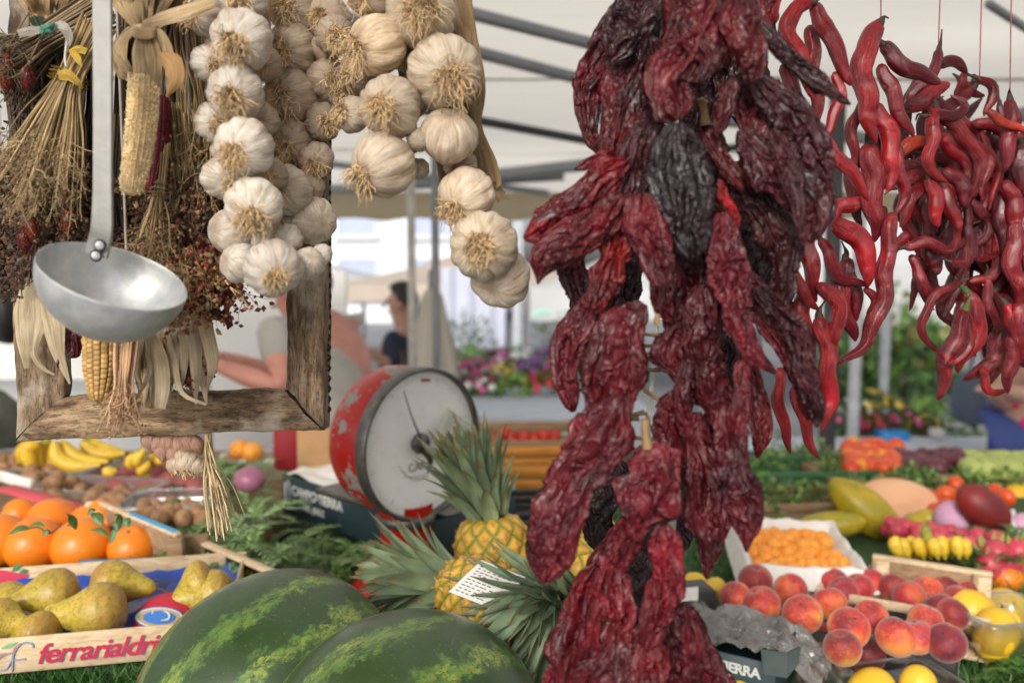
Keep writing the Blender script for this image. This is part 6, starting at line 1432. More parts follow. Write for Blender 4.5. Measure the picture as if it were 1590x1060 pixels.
def tub(label, c, w, dp, h, rz=0., name='clear_tray', flare=.012):
    r = thing(name, label, 'plastic tray', c, 'clear plastic trays'); cr, sr_ = math.cos(rz), math.sin(rz); c = A(c)
    def ring(w_, d_, z, n=8, rad=.02):
        pts = []
        for qx, qy, a0 in ((1, 1, 0), (-1, 1, math.pi / 2), (-1, -1, math.pi), (1, -1, 1.5 * math.pi)):
            for k in range(n): a = a0 + k / (n - 1) * math.pi / 2; pts.append((qx * (w_ / 2 - rad) + rad * math.cos(a), qy * (d_ / 2 - rad) + rad * math.sin(a), z))
        p = A(pts); return np.stack([p[:, 0] * cr - p[:, 1] * sr_, p[:, 0] * sr_ + p[:, 1] * cr, p[:, 2]], 1) + c
    rs = [ring(w - .03, dp - .03, .001), ring(w - .02, dp - .02, .004), ring(w - flare, dp - flare, h * .5), ring(w, dp, h), ring(w + .012, dp + .012, h + .001), ring(w + .014, dp + .014, h - .003)]
    V = np.stack([np.vstack([q, q[:1]]) for q in rs]); g = Geo().add(V.reshape(-1, 3), gridq(len(rs), 33)); mk('wall', g, MCLEAR, r)
    g = Geo(); rr = ring(w + .006, dp + .006, h + .001); addtube(g, list(rr) + [rr[0]], .0018, 6, 70); mk('rim', g, MCLEAR, r); return r
tub('clear plastic tray of mangoes at the bottom right', T(1390, 1092, .925), .15, .09, .035, .25); tub('clear deep tub with yellow mangoes at the right edge', P(1556, 1000, 1.24), .13, .10, .055, .2); tub('empty looking clear tub at the bottom edge left of the mangoes', T(1292, 1092, .925), .08, .06, .03, .3)
# little box with white label at the pepper string
g = Geo(); box(g, P(1068, 930, 1.25), (.07, .05, .04), .2, bev=.002); lb = struct('fruit_box', g, MBLACKC, 'thing', label='small dark box with a white label just right of the pepper string', cat='box')
g = Geo(); box(g, P(1067, 922, 1.222), (.034, .001, .02), .2); mk('white_label', g, MPAPER, lb)
# apricot crate lined with white paper
aa, ab = T(1165, 895, .995), T(1345, 905, .995)
ra_, AX, AY, _, _, arz = crate('apricot_crate', 'wooden crate lined with white paper and filled with small apricots', 'crate', aa, ab, .26, .06, MCRATE, t=.006)
g = Geo(); La = np.linalg.norm(ab - aa); n_ = 60; gu, gv = np.meshgrid(np.linspace(-.12, 1.12, n_), np.linspace(-.10, 1.12, n_))
inn = np.clip(np.minimum(np.minimum(gu, 1 - gu) * 5, np.minimum(gv, 1 - gv) * 5), 0, 1); hz = .028 - .052 * inn ** .6 + .006 * fbm(np.stack([gu * 7, gv * 7, 0 * gu], -1)) - np.clip(-np.minimum(np.minimum(gu, 1 - gu), np.minimum(gv, 1 - gv)), 0, 1) * .35
V = aa + gu[..., None] * AX * La + gv[..., None] * AY * .26 + hz[..., None] * up; g.add(V.reshape(-1, 3), gridq(n_, n_)); mk('white_paper_liner', g, MPAPER, ra_)
k_ = 0
for i in range(9):
    for j in range(6):
        u, v = .13 + .092 * i + R.uniform(-.02, .02), .14 + .14 * j + R.uniform(-.03, .03); p = aa + AX * La * u + AY * .26 * v + up * (-.012 + R.uniform(0, .012) + .012 * math.sin(u * 3))
        PAPR.place(p, (R.random() * 6, R.random() * 6, 0), sc=R.uniform(.62, .76), label='small orange apricot heaped in the white paper lined crate', group='apricots in the paper lined crate')
# papaya, melon half, baby bananas, mamey, wrapped fruit, tomatoes
pp_ = thing('papaya', 'large green and yellow papaya lying on a slant on the fruit heap', 'papaya', P(1340, 790, 1.85)); g = Geo()
lathe(g, [(r_ * .76, h_ * .78) for r_, h_ in [(.0005, -.115), (.02, -.11), (.045, -.085), (.058, -.04), (.060, .0), (.052, .05), (.034, .09), (.016, .112), (.0005, .118)]], P(1340, 788, 1.85), tuple(nrm(A([-.72, .2, .62]))), 36, fn=lambda r, h, th: (r * (1 + .03 * np.cos(5 * th)), h)); mk('skin', g, MGREENY, pp_)
g = Geo(); e = P(1340, 788, 1.85) + nrm(A([-.72, .2, .62])) * .090; addtube(g, [e, e + A([-.01, 0, .01])], .004, 6, 5, col=(.12, .12, .05)); mk('stalk', g, MV, pp_)
mh = thing('melon_half', 'cut melon half showing pale orange flesh beside the papaya', 'melon', P(1395, 775, 1.95)); cm = P(1392, 776, 1.95); axm = nrm(A([-.15, -.35, .95]))
g = Geo(); lathe(g, [(.088 * math.cos(a), -.05 * math.sin(a)) for a in np.linspace(0, 1.57, 14)], cm, tuple(axm), 40); mk('rind', g, MGREENY, mh)
g = Geo(); lathe(g, [(.087, .0005), (.08, .003), (.05, .002), (.03, -.006), (.0005, -.01)], cm, tuple(axm), 40); mk('flesh', g, fruit_mat('melon_flesh', [(.3, (.78, .36, .2)), (.7, (.82, .48, .28))], 12, .5), mh)
mm = thing('mamey', 'dark red brown oval fruit leaning against a white sheet at the right', 'fruit', P(1527, 790, 1.75)); g = Geo()
lathe(g, [(r_ * .84, h_ * .8) for r_, h_ in [(.0005, -.085), (.02, -.08), (.042, -.05), (.05, 0), (.044, .045), (.022, .08), (.0005, .092)]], P(1527, 790, 1.75), tuple(nrm(A([.7, .1, -.6]))), 32); mk('skin', g, MPLUM, mm)
wf = thing('wrapped_fruit', 'round fruit in a lilac foam net', 'fruit', P(1478, 808, 1.8)); g = Geo(); lathe(g, ball(.040), P(1480, 806, 1.8), n=30, fn=lambda r, h, th: (r * (1 + .04 * np.sin(14 * th + h * 200) * np.sin(14 * th - h * 200)), h)); mk('foam_net', g, MOB, wf, color=(.62, .34, .5))
wf = thing('wrapped_fruit', 'lilac foam wrapped fruit cut by the right picture edge', 'fruit', P(1590, 820, 1.8)); g = Geo(); lathe(g, ball(.036), P(1592, 822, 1.8), n=30); mk('foam_net', g, MOB, wf, color=(.62, .34, .5))
g = Geo(); V = [P(1560, 795, 1.8), P(1575, 790, 1.85), P(1592, 840, 1.75), P(1578, 850, 1.7)]; g.add(V, [(0, 1, 2, 3)]); g.add(A(V) + A([0, .003, 0]), [(0, 1, 2, 3)]); struct('white_card', g, MPAPER, 'thing', label='white sheet standing right of the dark red oval fruit', cat='card')
for x, y, s in ((1448, 776, .9), (1468, 768, 1.0), (1482, 752, .9), (1470, 786, .8), (1452, 792, .7), (1495, 768, .9), (1545, 765, .9), (1562, 772, .9), (1438, 768, .7)): pf(PTOM, x, y, 20, .034, 'orange red tomato heaped behind the lilac fruit', 'tomatoes behind the melon half', sc=s * .75, z=None)
for x, y in ((1585, 785), (1575, 770), (1592, 768)): lay(x, y, .3, 2.2, .9, 'yellow fruit at the right edge behind the dark oval fruit', 'yellow fruit at the right edge')
MBAN = fruit_mat('banana_peel', [(.3, (.70, .42, .02)), (.65, (.78, .54, .05))], 10, .42, .35, 120, (.35, .2, .03))
def banana_bunch(label, fruits, d, w, group='bananas', name='banana_bunch', hub=None):
    hubp = P(*(hub or fruits[0][0]), d); r = thing(name, label, 'bananas', hubp, group)
    for k, pts in enumerate(fruits):
        dd = d + .012 * ((k * 7) % 5 - 2)
        g = Geo(); pth = [P(x, y, dd) for x, y in pts]; addtube(g, pth, A([.35, .8, 1, 1, .95, .8, .4, .2]) * w, 10, 24, flat=.95, disp=lambda t, th: 1 + .05 * np.cos(5 * th))
        b = mk('banana', g, MBAN, r); g = Geo(); e = pth[-1]; v = nrm(pth[-1] - pth[-2]); addtube(g, [e - v * .002, e + v * .006], [w * .25, w * .15], 6, 4, col=(.06, .04, .02)); mk('tip', g, MV, b)
    g = Geo(); addtube(g, [hubp + A([0, 0, -.01]), hubp + A([-.005, 0, .02])], [.012, .008], 8, 5, col=(.3, .3, .05)); mk('stem', g, MV, r)
banana_bunch('large bunch of ripe bananas curving down to the right under the frame', [[(60, 690), (45, 694), (34, 704), (30, 720)], [(66, 686), (56, 702), (60, 722), (76, 734)], [(74, 684), (72, 708), (90, 726), (122, 734)], [(84, 684), (90, 710), (118, 724), (158, 722)], [(96, 684), (108, 702), (130, 716), (170, 716)], [(50, 686), (42, 700), (48, 718), (60, 728)]], 1.86, .0175, hub=(72, 680))
banana_bunch('second bunch of bananas right behind the large one', [[(126, 686), (136, 696), (152, 706), (196, 704)], [(142, 682), (154, 696), (172, 702), (204, 708)], [(134, 680), (140, 700), (160, 712), (192, 714)]], 1.95, .0180, hub=(136, 678))
banana_bunch('small bunch of upright baby bananas at the right end of the bananas', [[(212, 724), (214, 712), (222, 700), (222, 694)], [(204, 728), (202, 716), (208, 708), (214, 700)], [(238, 724), (236, 714), (240, 706), (240, 702)], [(222, 738), (220, 730), (228, 722), (230, 714)], [(246, 722), (248, 714), (250, 706), (250, 704)], [(160, 728), (168, 732), (176, 732), (182, 728)]], 1.80, .0115, hub=(226, 732))
banana_bunch('cluster of baby bananas above the wooden crate of small peaches', [[(1392 + 12 * k, 832 + (k % 2) * 3), (1390 + 12 * k, 845), (1396 + 11.5 * k, 858), (1402 + 11 * k, 868)] for k in range(10)], 1.52, .0125, hub=(1440, 832))
# sweet potatoes / red potatoes, walnuts, trays
for i, (x, y) in enumerate([(150, 740), (172, 752), (190, 745), (212, 758), (236, 742), (232, 765), (258, 736), (262, 752), (282, 762), (290, 742), (212, 738), (300, 756), (318, 744), (182, 764), (250, 770), (276, 728), (306, 768)]):
    pf(PR2, x, y, 22, .03, 'dusty red potato in the loose heap below the bananas', 'red potatoes below the bananas', sc=.95)
for cx0, cx1, cy0, cy1, n_, zz, lab in ((-20, 120, 706, 742, 40, 1.06, 'brown walnut in the long clear tray left of the bananas'), (70, 200, 752, 780, 34, 1.05, 'brown walnut in the tray in front of the red potatoes'), (214, 320, 780, 808, 30, 1.05, 'walnut in the round clear tray behind the orange crate')):
    for k in range(n_):
        x, y = R.uniform(cx0, cx1), 0; f = (x - cx0) / (cx1 - cx0); y = R.uniform(cy0, cy1) + (f * 10 if n_ != 30 else 0)
        PNUT.place(T(x, y, zz + R.uniform(-.01, .012)), (R.random() * 6, R.random() * 6, 0), sc=R.uniform(.85, 1.15), label=lab, group='walnuts in clear trays')
tub('long clear tray of walnuts at the left edge below the frame', T(60, 745, 1.025), .34, .16, .045, -.25); tub('clear tray of walnuts in front of the red potatoes', T(150, 785, 1.02), .26, .11, .045, -.2); tub('clear tray of walnuts behind the orange crate', T(272, 808, 1.02), .17, .12, .045, .1); tub('low clear tray with purple and white produce behind the raffia tail', T(410, 735, .99), .20, .14, .04, .1)
rd = thing('red_tray', 'red and pink printed cardboard tray between the walnuts and oranges', 'tray', T(90, 800, 1.03))
g = Geo(); V = [T(8, 752, 1.10), T(30, 748, 1.10), T(140, 790, 1.09), T(120, 798, 1.09)]; beam(g, T(8, 757, 1.095), T(136, 794, 1.085), .035, .006, bev=.001); mk('top_flap', g, MOB, rd, color=(.62, .08, .10))
g = Geo(); beam(g, T(55, 806, 1.06), T(134, 802, 1.055), .005, .04); mk('front_panel', g, MOB, rd, color=(.5, .01, .03))
g = Geo(); beam(g, T(0, 738, 1.1), T(50, 752, 1.095), .01, .02, bev=.001); mk('white_edge', g, MPAPER, rd)
# white plates of oranges behind, right of the frame base
for x, y, s in ((372, 698, .7), (392, 702, .75), (442, 694, .5)): pf(PAPR, x, y, 10, .02, 'small orange fruit on a white plate under the frame', 'fruit on the white plate', sc=s + .6, z=1.0)
g = Geo(); lathe(g, [(.0005, 0), (.06, .001), (.1, .012), (.102, .014), (.06, .005), (.0005, .004)], T(402, 712, .985), n=40); struct('plate', g, MPAPER, 'thing', label='white plate with small orange fruit behind the raffia tail', cat='plate')
g = Geo(); box(g, T(430, 715, .955), (.22, .12, .06), .1, bev=.004); struct('produce_box', g, MPAPER, 'thing', label='white produce box between the plate and the lettered crate', cat='box')
g = Geo(); lathe(g, ball(.03, .8), P(388, 744, 1.6), n=24); struct('purple_onion', g, simple('onion_skin', (.33, .12, .2), .4, var=.3), 'thing', label='pale purple onion behind the raffia tail', cat='onion')
# herbs and ferns on the table (one green mass)
g = Geo()
def frond(base, dr, L, w, col, g=g):
    dr = nrm(A(dr)); p = [A(base), A(base) + dr * L * .5 + A([0, 0, L * .14]), A(base) + dr * L + A([0, 0, -L * .05])]
    path, _ = resample(p, 16); t, s, d = frame(path, (0, 0, 1)); addtube(g, p, .0008, 4, 8, col=A(col) * .8)
    for i in range(2, 16):
        ww = w * math.sin(math.pi * (i / 17)) ** .7
        for sg in (-1, 1):
            dv = nrm(s[i] * sg + t[i] * .55 + A([0, 0, R.uniform(-.25, .25)])); a = path[i]; b = a + dv * ww; cxx = t[i] * ww * .17
            m_ = (a + b) / 2; g.add([a, m_ + cxx + A([0, 0, .001]), b, m_ - cxx], [(0, 1, 2, 3)], col=A(col) * R.uniform(.6, 1.3))
for k in range(900):
    x, y = R.uniform(275, 740), R.uniform(730, 910)
    if y < 800 - (x - 285) * .0 and x > 470 and y < 800 + (x - 470) * .2 and x < 600: y += 60
    b = T(x, y, TZ + R.uniform(.0, .05)); a = R.uniform(0, 6.28)
    if 405 < x < 650 and y < 862: continue
    if b[0] < -.49: b = T(x, y, TZ + .085 + R.uniform(0, .04))
    frond(b, (math.cos(a), math.sin(a), R.uniform(.0, .4)), R.uniform(.06, .13), R.uniform(.010, .022), R.choice([(.13, .24, .06), (.20, .33, .11), (.09, .18, .05), (.26, .38, .17)]))
mk('fern_leaves', g, MLEAF, kind='stuff', label='green fern and herb leaves spread on the table behind the watermelons', cat='ferns')
g = Geo()
for k in range(160):
    x, y = R.uniform(1562, 1660), R.uniform(1000, 1075); b = T(x, y, TZ + R.uniform(0, .02)); a = R.uniform(0, 6.28); frond(b, (math.cos(a), math.sin(a), .2), .06, .012, (.07, .16, .03), g)
for k in range(140):
    x, y = R.uniform(1470, 1600), R.uniform(835, 880); b = T(x, y, TZ + R.uniform(0.02, .06)); a = R.uniform(0, 6.28); frond(b, (math.cos(a), math.sin(a), .3), .06, .016, (.06, .14, .03), g)
mk('fern_leaves', g, MLEAF, kind='stuff', label='green leaves round the right hand crates', cat='ferns')
for i, (x, y) in enumerate([(1536, 878), (1552, 890), (1566, 872), (1588, 876), (1580, 858), (1546, 862)]):
    rr = thing('dragon_fruit', 'pink dragon fruit with green scales at the right edge among leaves', 'dragon fruit', P(x, y, 1.55), 'dragon fruits at the right edge'); g = Geo(); lathe(g, ball(.026, 1.15), P(x, y, 1.55), n=20); mk('skin', g, MPINK, rr)
    g = Geo()
    for k in range(14): a = R.uniform(0, 6.28); e_ = R.uniform(-1, 1.2); o = P(x, y, 1.55) + A([math.cos(a) * math.cos(e_), math.sin(a) * math.cos(e_), math.sin(e_)]) * .026; dv = nrm(o - P(x, y, 1.55) + A([0, 0, .02])); ribbon(g, [o, o + dv * .008, o + dv * .016 + A([0, 0, .004])], [.01, .007, .001], n=5, m=2, col=(.3, .3, .08))
    mk('scales', g, MLEAF, rr)
PO.place(P(1560, 897, 1.55), (.2, .1, 0), sc=.85, label='orange at the right edge below the dragon fruits', group='loose fruit at the right'); PO.place(P(1584, 905, 1.62), (.2, .1, 0), sc=.8, label='orange cut off by the right edge, under the dragon fruits', group='loose fruit at the right')
# berries in dark trays behind the baby bananas
PBER = ell_proto('red_radish', MPINK, ball(.016), 14, catn='radish')
for k in range(60):
    x = R.uniform(1378, 1560); y = 818 + (x - 1378) * .16 + R.uniform(-10, 8); PBER.place(T(x, y, .975 + R.uniform(-.01, .012)), (R.random() * 6, 0, 0), sc=R.uniform(.6, 1.1), label='small red fruit in the row behind the baby bananas', group='small red fruits behind the baby bananas')
# green yellow mangoes by papaya
for x, y, s in ((1420, 812, .8), (1440, 806, .8), (1405, 818, .7)):
    PMG = None
PGM = ell_proto('green_melon', MGREENY, ball(.05, 1.5), 24, catn='melon')
PGM.place(T(1290, 815, .95), (1.4, .2, 1.3), sc=(.6, .6, 1.0), label='long green melon below the papaya', group='green melons near the papaya'); PGM.place(T(1265, 822, .94), (1.4, .2, 1.7), sc=(.5, .5, .8), label='smaller green melon left of the papaya', group='green melons near the papaya')
for x, y in ((1420, 812), (1440, 806)): PGM.place(T(x, y, .955), (1.4, .2, x), sc=.45, label='small green yellow melon under the cut half', group='small melons under the cut half')
# ================================================================ BACKGROUND
# ---- ground and canopy
g = Geo(); n_ = 2; g.add([(-60, -20, 0), (60, -20, 0), (60, 90, 0), (-60, 90, 0)], [(0, 1, 2, 3)])
struct('ground', g, simple('grey_paving', (.27, .27, .28), .85, var=.2, scale=.8, bump=.2, bscale=8))
MCANV = canvas_mat('cream_awning', (.74, .69, .60), (1., .94, .83), .75)
aw = thing('awning', 'cream canvas awning over the stall with grey metal rafters', 'awning', (0, 2.4, 2.1))
Y0, Y1, Z0, Z1 = -.6, 4.6, 2.63, 1.93  # near edge carried unseen behind the camera to dim the hanging goods
def cz(y): return Z0 + (Z1 - Z0) * (y - Y0) / (Y1 - Y0)
g = Geo(); nx_, ny_ = 60, 56; gx, gy = np.meshgrid(np.linspace(-3.4, 3.6, nx_), np.linspace(Y0, Y1, ny_)); hz = cz(gy) + .02 * np.sin(gy * 5.2) * 0 + .018 * vnoise(np.stack([gx * 1.5, gy * 2.5, 0 * gx], -1)) - .03 * np.sin((gy - .95) / (Y1 - Y0) * 3 * math.pi) ** 2
g.add(np.stack([gx, gy, hz], -1).reshape(-1, 3), gridq(ny_, nx_)); mk('canvas', g, MCANV, aw)
g = Geo(); gx, gz = np.meshgrid(np.linspace(-3.4, 3.6, 160), np.linspace(0, 1, 4)); g.add(np.stack([gx, Y1 + .01 * np.sin(gx * 14), Z1 - .005 - gz * .16 + .02 * gz * np.abs(np.sin(gx * 9))], -1).reshape(-1, 3), gridq(4, 160)); mk('valance', g, canvas_mat('tan_valance', (.5, .42, .3), (.6, .48, .3), .4), aw)
def C(px, py):
    r = ray(px, py); s_ = (Z1 - Z0) / (Y1 - Y0); k = (Z0 - s_ * Y0 - CAMZ) / (r[2] - s_ * r[1]); return CAMP + r * k
def rafter(p, q, w, mat=MGREY, ext=.6, dz=-.05, parent=aw):
    a, b = C(*p), C(*q); v = nrm(b - a); a = a - v * ext; b = b + v * ext; g = Geo(); beam(g, a + A([0, 0, dz]), b + A([0, 0, dz]), w, w, bev=.004); return mk('rafter', g, mat, parent)
MCR = simple('cream_bar', (.5, .45, .36), .6); MDKB = simple('dark_bar', (.05, .045, .05), .5, .2)
MBAR = simple('blue_grey_bar', (.26, .28, .30), .5, .2, var=.1)
rafter((733, -8), (945, 48), .030, MBAR); rafter((752, 58), (925, 105), .032, MBAR); rafter((740, 166), (915, 200), .030, MDKB); rafter((760, 256), (915, 238), .05, MBAR); rafter((520, 238), (690, 262), .03, MBAR); rafter((500, 280), (690, 268), .045, MBAR)
rafter((-20, 38), (36, 56), .05, MDKB, ext=.05); rafter((1300, 188), (1420, 205), .05, MBAR); rafter((1560, 165), (1620, 150), .05, MBAR, ext=.3); rafter((1560, -8), (1592, 14), .02, MBAR, ext=.1); rafter((930, 240), (1290, 190), .03, MDKB, ext=.0)
for x, y, s in ((640, 3.9, .022), (677, 3.3, .018), (1290, 3.0, .028)):
    b = P(x, 500, y); g = Geo(); zt = cz(b[1]) - .03; box(g, (b[0], b[1], zt / 2), (s * 1.6, s * 1.6, zt), bev=.003)
    mk('awning_post', g, MDKB if x > 1000 else (simple('pale_post', (.46, .44, .40), .5) if x == 640 else MGREY), label={640: 'pale grey awning post left of the darker one behind the garlic', 677: 'slim dark grey awning post behind the garlic', 1290: 'dark post behind the chillies on the right'}[x], cat='post')

# ---- produce crates behind on the table and a second table
def slat_crate(label, c, w, dp, h, mat, rz=0., n=3, name='slatted_crate', group='crates at the back of the stall'):
    r = thing(name, label, 'crate', c, group); c = A(c); cr, sr_ = math.cos(rz), math.sin(rz); X_, Y_ = A([cr, sr_, 0]), A([-sr_, cr, 0])
    for nm, o, L, ax in (('front', -Y_ * dp / 2, w, 0), ('back', Y_ * dp / 2, w, 0), ('side', -X_ * w / 2, dp, 1), ('side', X_ * w / 2, dp, 1)):
        g = Geo()
        for k in range(n): hh = h / n * .82; box(g, c + o + A([0, 0, h * (k + .5) / n]), ((L, .008, hh) if ax == 0 else (.0078, L - .02, hh)), rz, bev=.001)
        mk(nm + '_panel', g, mat, r)
    g = Geo(); box(g, c + A([0, 0, .006]), (w - .02, dp - .02, .008), rz); mk('floor', g, mat, r); return r
MGRC = simple('green_plastic', (.04, .13, .05), .5, var=.2); MORC = simple('orange_plastic', (.62, .24, .03), .5, var=.2)
MWALNUT = simple('leafy_green', (.07, .17, .03), .6, var=.6, scale=60, bump=.8, bscale=40)
slat_crate('brown wooden crate on the far right table behind the papaya', T(1225, 800, TZ), .36, .16, .055, MCRATEB, .1, n=2); slat_crate('dark green crate of vegetables behind the dried pepper tips', T(1235, 745, TZ), .42, .2, .05, MGRC, .1, n=2)
slat_crate('wooden crate at the back beside the dark post', T(1350, 748, TZ), .3, .2, .04, MCRATEB, .1, n=1); slat_crate('long wooden crate of plums at the back right', T(1450, 735, TZ), .5, .3, .04, MCRATEB, .05, n=1)
slat_crate('orange crate under the red fruit beside the upright pineapple', P(815, 762, 2.3), .42, .25, .10, MORC, .05); slat_crate('brown crate under the strawberries behind the upright pineapple', P(830, 730, 2.6), .5, .3, .13, MCRATEB, .05)
slat_crate('low dark crate right of the upright pineapple body', P(820, 812, 1.75), .24, .18, .05, MBLACKC, .1); 
g = Geo(); box(g, P(786, 775, 1.9), (.035, .04, .075), .3, bev=.006); struct('white_carton', g, MOB, 'thing', color=(.45, .55, .55), label='pale blue carton behind the crown of the upright pineapple', cat='carton')
def leafball(label, c, r, n, cols, cat, name, grp, flowers=None, fr=.12, squash=.8, ls=.35, trunk=None):
    rt = thing(name, label, cat, c, grp); g = Geo(); c = A(c)
    v = nrm(NR.normal(size=(n, 3))); rad = NR.uniform(.35, 1, (n, 1)) ** .6 * (1 + .25 * vnoise(v * 2.2 + c)[:, None]); o = c + v * rad * r * A([1, 1, squash]); 
    a = nrm(v + NR.normal(size=(n, 3)) * .8); b = nrm(np.cross(a, NR.normal(size=(n, 3)))); L = r * ls * NR.uniform(.5, 1.2, (n, 1))
    V = np.stack([o, o + a * L * .5 + b * L * .25, o + a * L, o + a * L * .5 - b * L * .25], 1).reshape(-1, 3); i = np.arange(n)[:, None] * 4
    cc = A(cols)[NR.randint(0, len(cols), n)] * NR.uniform(.55, 1.4, (n, 1)); g.add(V, i + A([0, 1, 2, 3]), col=np.repeat(cc, 4, 0)); mk('foliage', g, MLEAF, rt)
    if flowers:
        g = Geo(); m = max(5, int(n * .16))
        for k in range(m):
            vv = nrm(NR.normal(size=3)); vv[2] = abs(vv[2]); o = c + vv * r * A([1, 1, squash]) * 1.02; s = r * fr * R.uniform(.8, 1.3); u1 = basis(vv)
            pts = [o + vv * s * .3] + [o + (u1[:, 0] * math.cos(q) + u1[:, 1] * math.sin(q)) * s * (1 if j % 2 else .6) for j, q in enumerate(np.linspace(0, 6.283, 11)[:-1])]
            g.add(pts, Tt=[(0, 1 + j, 1 + (j + 1) % 10) for j in range(10)], col=A(flowers) * R.uniform(.7, 1.2))
        mk('flowers', g, MVS, rt)
    return rt
GC = [(.08, .2, .04), (.14, .28, .05), (.05, .12, .03)]
for i, (x, y, col) in enumerate([(1195, 722, None), (1240, 712, None), (1262, 770, None), (1215, 770, None), (1330, 760, None), (1188, 762, None), (1425, 745, None), (1445, 752, None)]):
    leafball('leafy green lettuce head, number %s along the back row from the left' % ('one', 'two', 'three', 'four', 'five', 'six', 'seven', 'eight')[[5, 0, 3, 1, 2, 4, 6, 7].index(i)] if False else ['pale lettuce behind the lowest red chilli tips', 'lettuce in the dark crate left of the post', 'lettuce low beside the papaya', 'dark lettuce under the green crate', 'green heads right of the dark post', 'leafy heads next to the hanging dried peppers', 'green bunch behind the tomatoes', 'green bunch just right of the one behind the tomatoes'][i], T(x, y, TZ + .035), .052, 200, GC + [(.3, .42, .12)], 'lettuce', 'lettuce', 'lettuces at the back of the stall')
PTO2 = PTOM
for i in range(46):
    x = R.uniform(1315, 1395); y = R.uniform(688, 728); pf(PTOM if i % 3 else PAPR, x, y, 14, .03, 'orange red fruit in the blurred heap right of the dark post', 'fruit heap right of the dark post', sc=.8 if i % 3 else 1.1)
PPL = ell_proto('dark_plum', fruit_mat('plum_skin', [(.3, (.06, .01, .02)), (.7, (.16, .03, .05))], 20, .4), ball(.026), 16, catn='plum')
for i in range(34): pf(PPL, R.uniform(1395, 1490), R.uniform(705, 728), 13, .026, 'dark purple plum in the far row behind the tomatoes', 'plums in the far row')
PGG = ell_proto('green_grape_cluster', fruit_mat('grape_skin', [(.3, (.3, .36, .08)), (.7, (.45, .5, .15))], 20, .4), ball(.03), 16, catn='grapes')
for i in range(30): pf(PGG, R.uniform(1500, 1600), R.uniform(712, 732), 14, .03, 'pale green fruit in the far row at the right edge', 'pale green fruit in the far row')
PSTR = ell_proto('strawberry', fruit_mat('strawberry_skin', [(.3, (.55, .02, .02)), (.7, (.65, .05, .03))], 20, .4), ball(.018, 1.2, .4), 14)
for i in range(110): PSTR.place(P(R.uniform(752, 865), R.uniform(672, 695), R.uniform(2.7, 3.1)), (R.random() * 6, R.random() * 6, 0), sc=1.15, label='red strawberry in the trays beyond the scale', group='strawberries beyond the scale')
g = Geo(); box(g, P(810, 712, 2.95), (.55, .45, .10), .0, bev=.004); struct('strawberry_tray', g, MPAPER, 'thing', label='white tray heaped with strawberries beyond the scale', cat='tray')
g = Geo(); box(g, (.25, 3.3, .45), (2.8, .5, .02), bev=.004)
for x in (-1, 1.5): box(g, (x, 3.3, .22), (.05, .4, .44))
struct('back_shelf', g, MCRATEB, 'thing', label='low wooden shelf behind the stall table', cat='shelf')

# ---- flower stall across the way
MCLOTH = simple('pale_tablecloth', (.62, .66, .72), .8, var=.06, scale=4)
def far_table(label, c, w, dp, h, cloth=MCLOTH, drop=.35):
    r = thing('display_table', label, 'table', c, 'tables across the aisle'); c = A(c); g = Geo()
    gx, gy = np.meshgrid(np.linspace(-.5, .5, 60), np.linspace(-.5, .5, 12)); g.add(np.stack([c[0] + gx * w, c[1] + gy * dp, c[2] + h + .004 * vnoise(np.stack([gx * 9, gy * 9, 0 * gx], -1))], -1).reshape(-1, 3), gridq(12, 60))
    gx, gz = np.meshgrid(np.linspace(-.5, .5, 120), np.linspace(0, 1, 5)); g.add(np.stack([c[0] + gx * w, c[1] - dp / 2 + .015 * np.sin(gx * w * 22) * gz - .004, c[2] + h - gz * drop], -1).reshape(-1, 3), gridq(5, 120))
    mk('cloth', g, cloth, r)
    for sx in (-1, 1):
        for sy in (-1, 1): g = Geo(); box(g, c + A([sx * (w / 2 - .05), sy * (dp / 2 - .05), h / 2 - .01]), (.04, .04, h - .02)); mk('leg', g, MGREY, r)
    return r
far_table('pale blue clothed table of flowers beyond the scale', (P(790, 600, 4.9)[0], 4.75, 0), 1.5, 1.1, .76); far_table('long white table beyond the hanging chillies', (P(1420, 690, 4.0)[0], 4.0, 0), 1.6, .8, .62)
g = Geo(); b = P(832, 640, 4.1); box(g, (b[0], b[1], .35), (.05, .05, .7)); struct('table_post', g, simple('olive_post', (.12, .13, .07), .6), 'thing', label='short olive green post in front of the flower table', cat='post')
FL = [((.75, .1, .35), 'pink'), ((.8, .78, .72), 'white'), ((.35, .08, .45), 'purple'), ((.85, .6, .1), 'yellow'), ((.7, .06, .08), 'red'), ((.25, .5, .1), 'lime')]
def potplant(x, y, d, r, ci, where, potc=(.3, .12, .06)):
    c = P(x, y, d); col, cn = FL[ci]
    t = leafball('potted %s flowering plant %s' % (cn, where), c, r, 150, GC if ci != 5 else [(.25, .42, .08), (.35, .5, .12)], 'potted plant', 'potted_plant', 'potted flowers on the far tables', flowers=col, fr=.22)
    g = Geo(); lathe(g, [(.0005, 0), (r * .5, 0), (r * .7, r * .9), (r * .75, r * .92), (r * .65, r * .9), (.0005, r * .8)], c - A([0, 0, r * 1.5]), n=20); mk('pot', g, MOB, t, color=potc)
spots = [(690, 590, 0, 'at the left end of the flower table'), (715, 600, 1, 'behind the scale rim'), (738, 578, 0, 'in the back row above the scale'), (760, 600, 1, 'front row, second pot'), (783, 582, 3, 'back row in the middle'), (800, 604, 5, 'front row in the middle'), (822, 578, 2, 'back row, right'), (842, 600, 4, 'front row near the peppers'), (862, 582, 0, 'at the right end beside the peppers'), (700, 560, 5, 'tall one at the left end'), (728, 556, 5, 'tall one, second'), (775, 562, 0, 'rearmost, middle'), (812, 560, 1, 'rearmost, right'), (850, 560, 2, 'rearmost beside the pepper tips'), (745, 604, 0, 'low one right of the dial'), (722, 585, 4, 'half hidden behind others')]
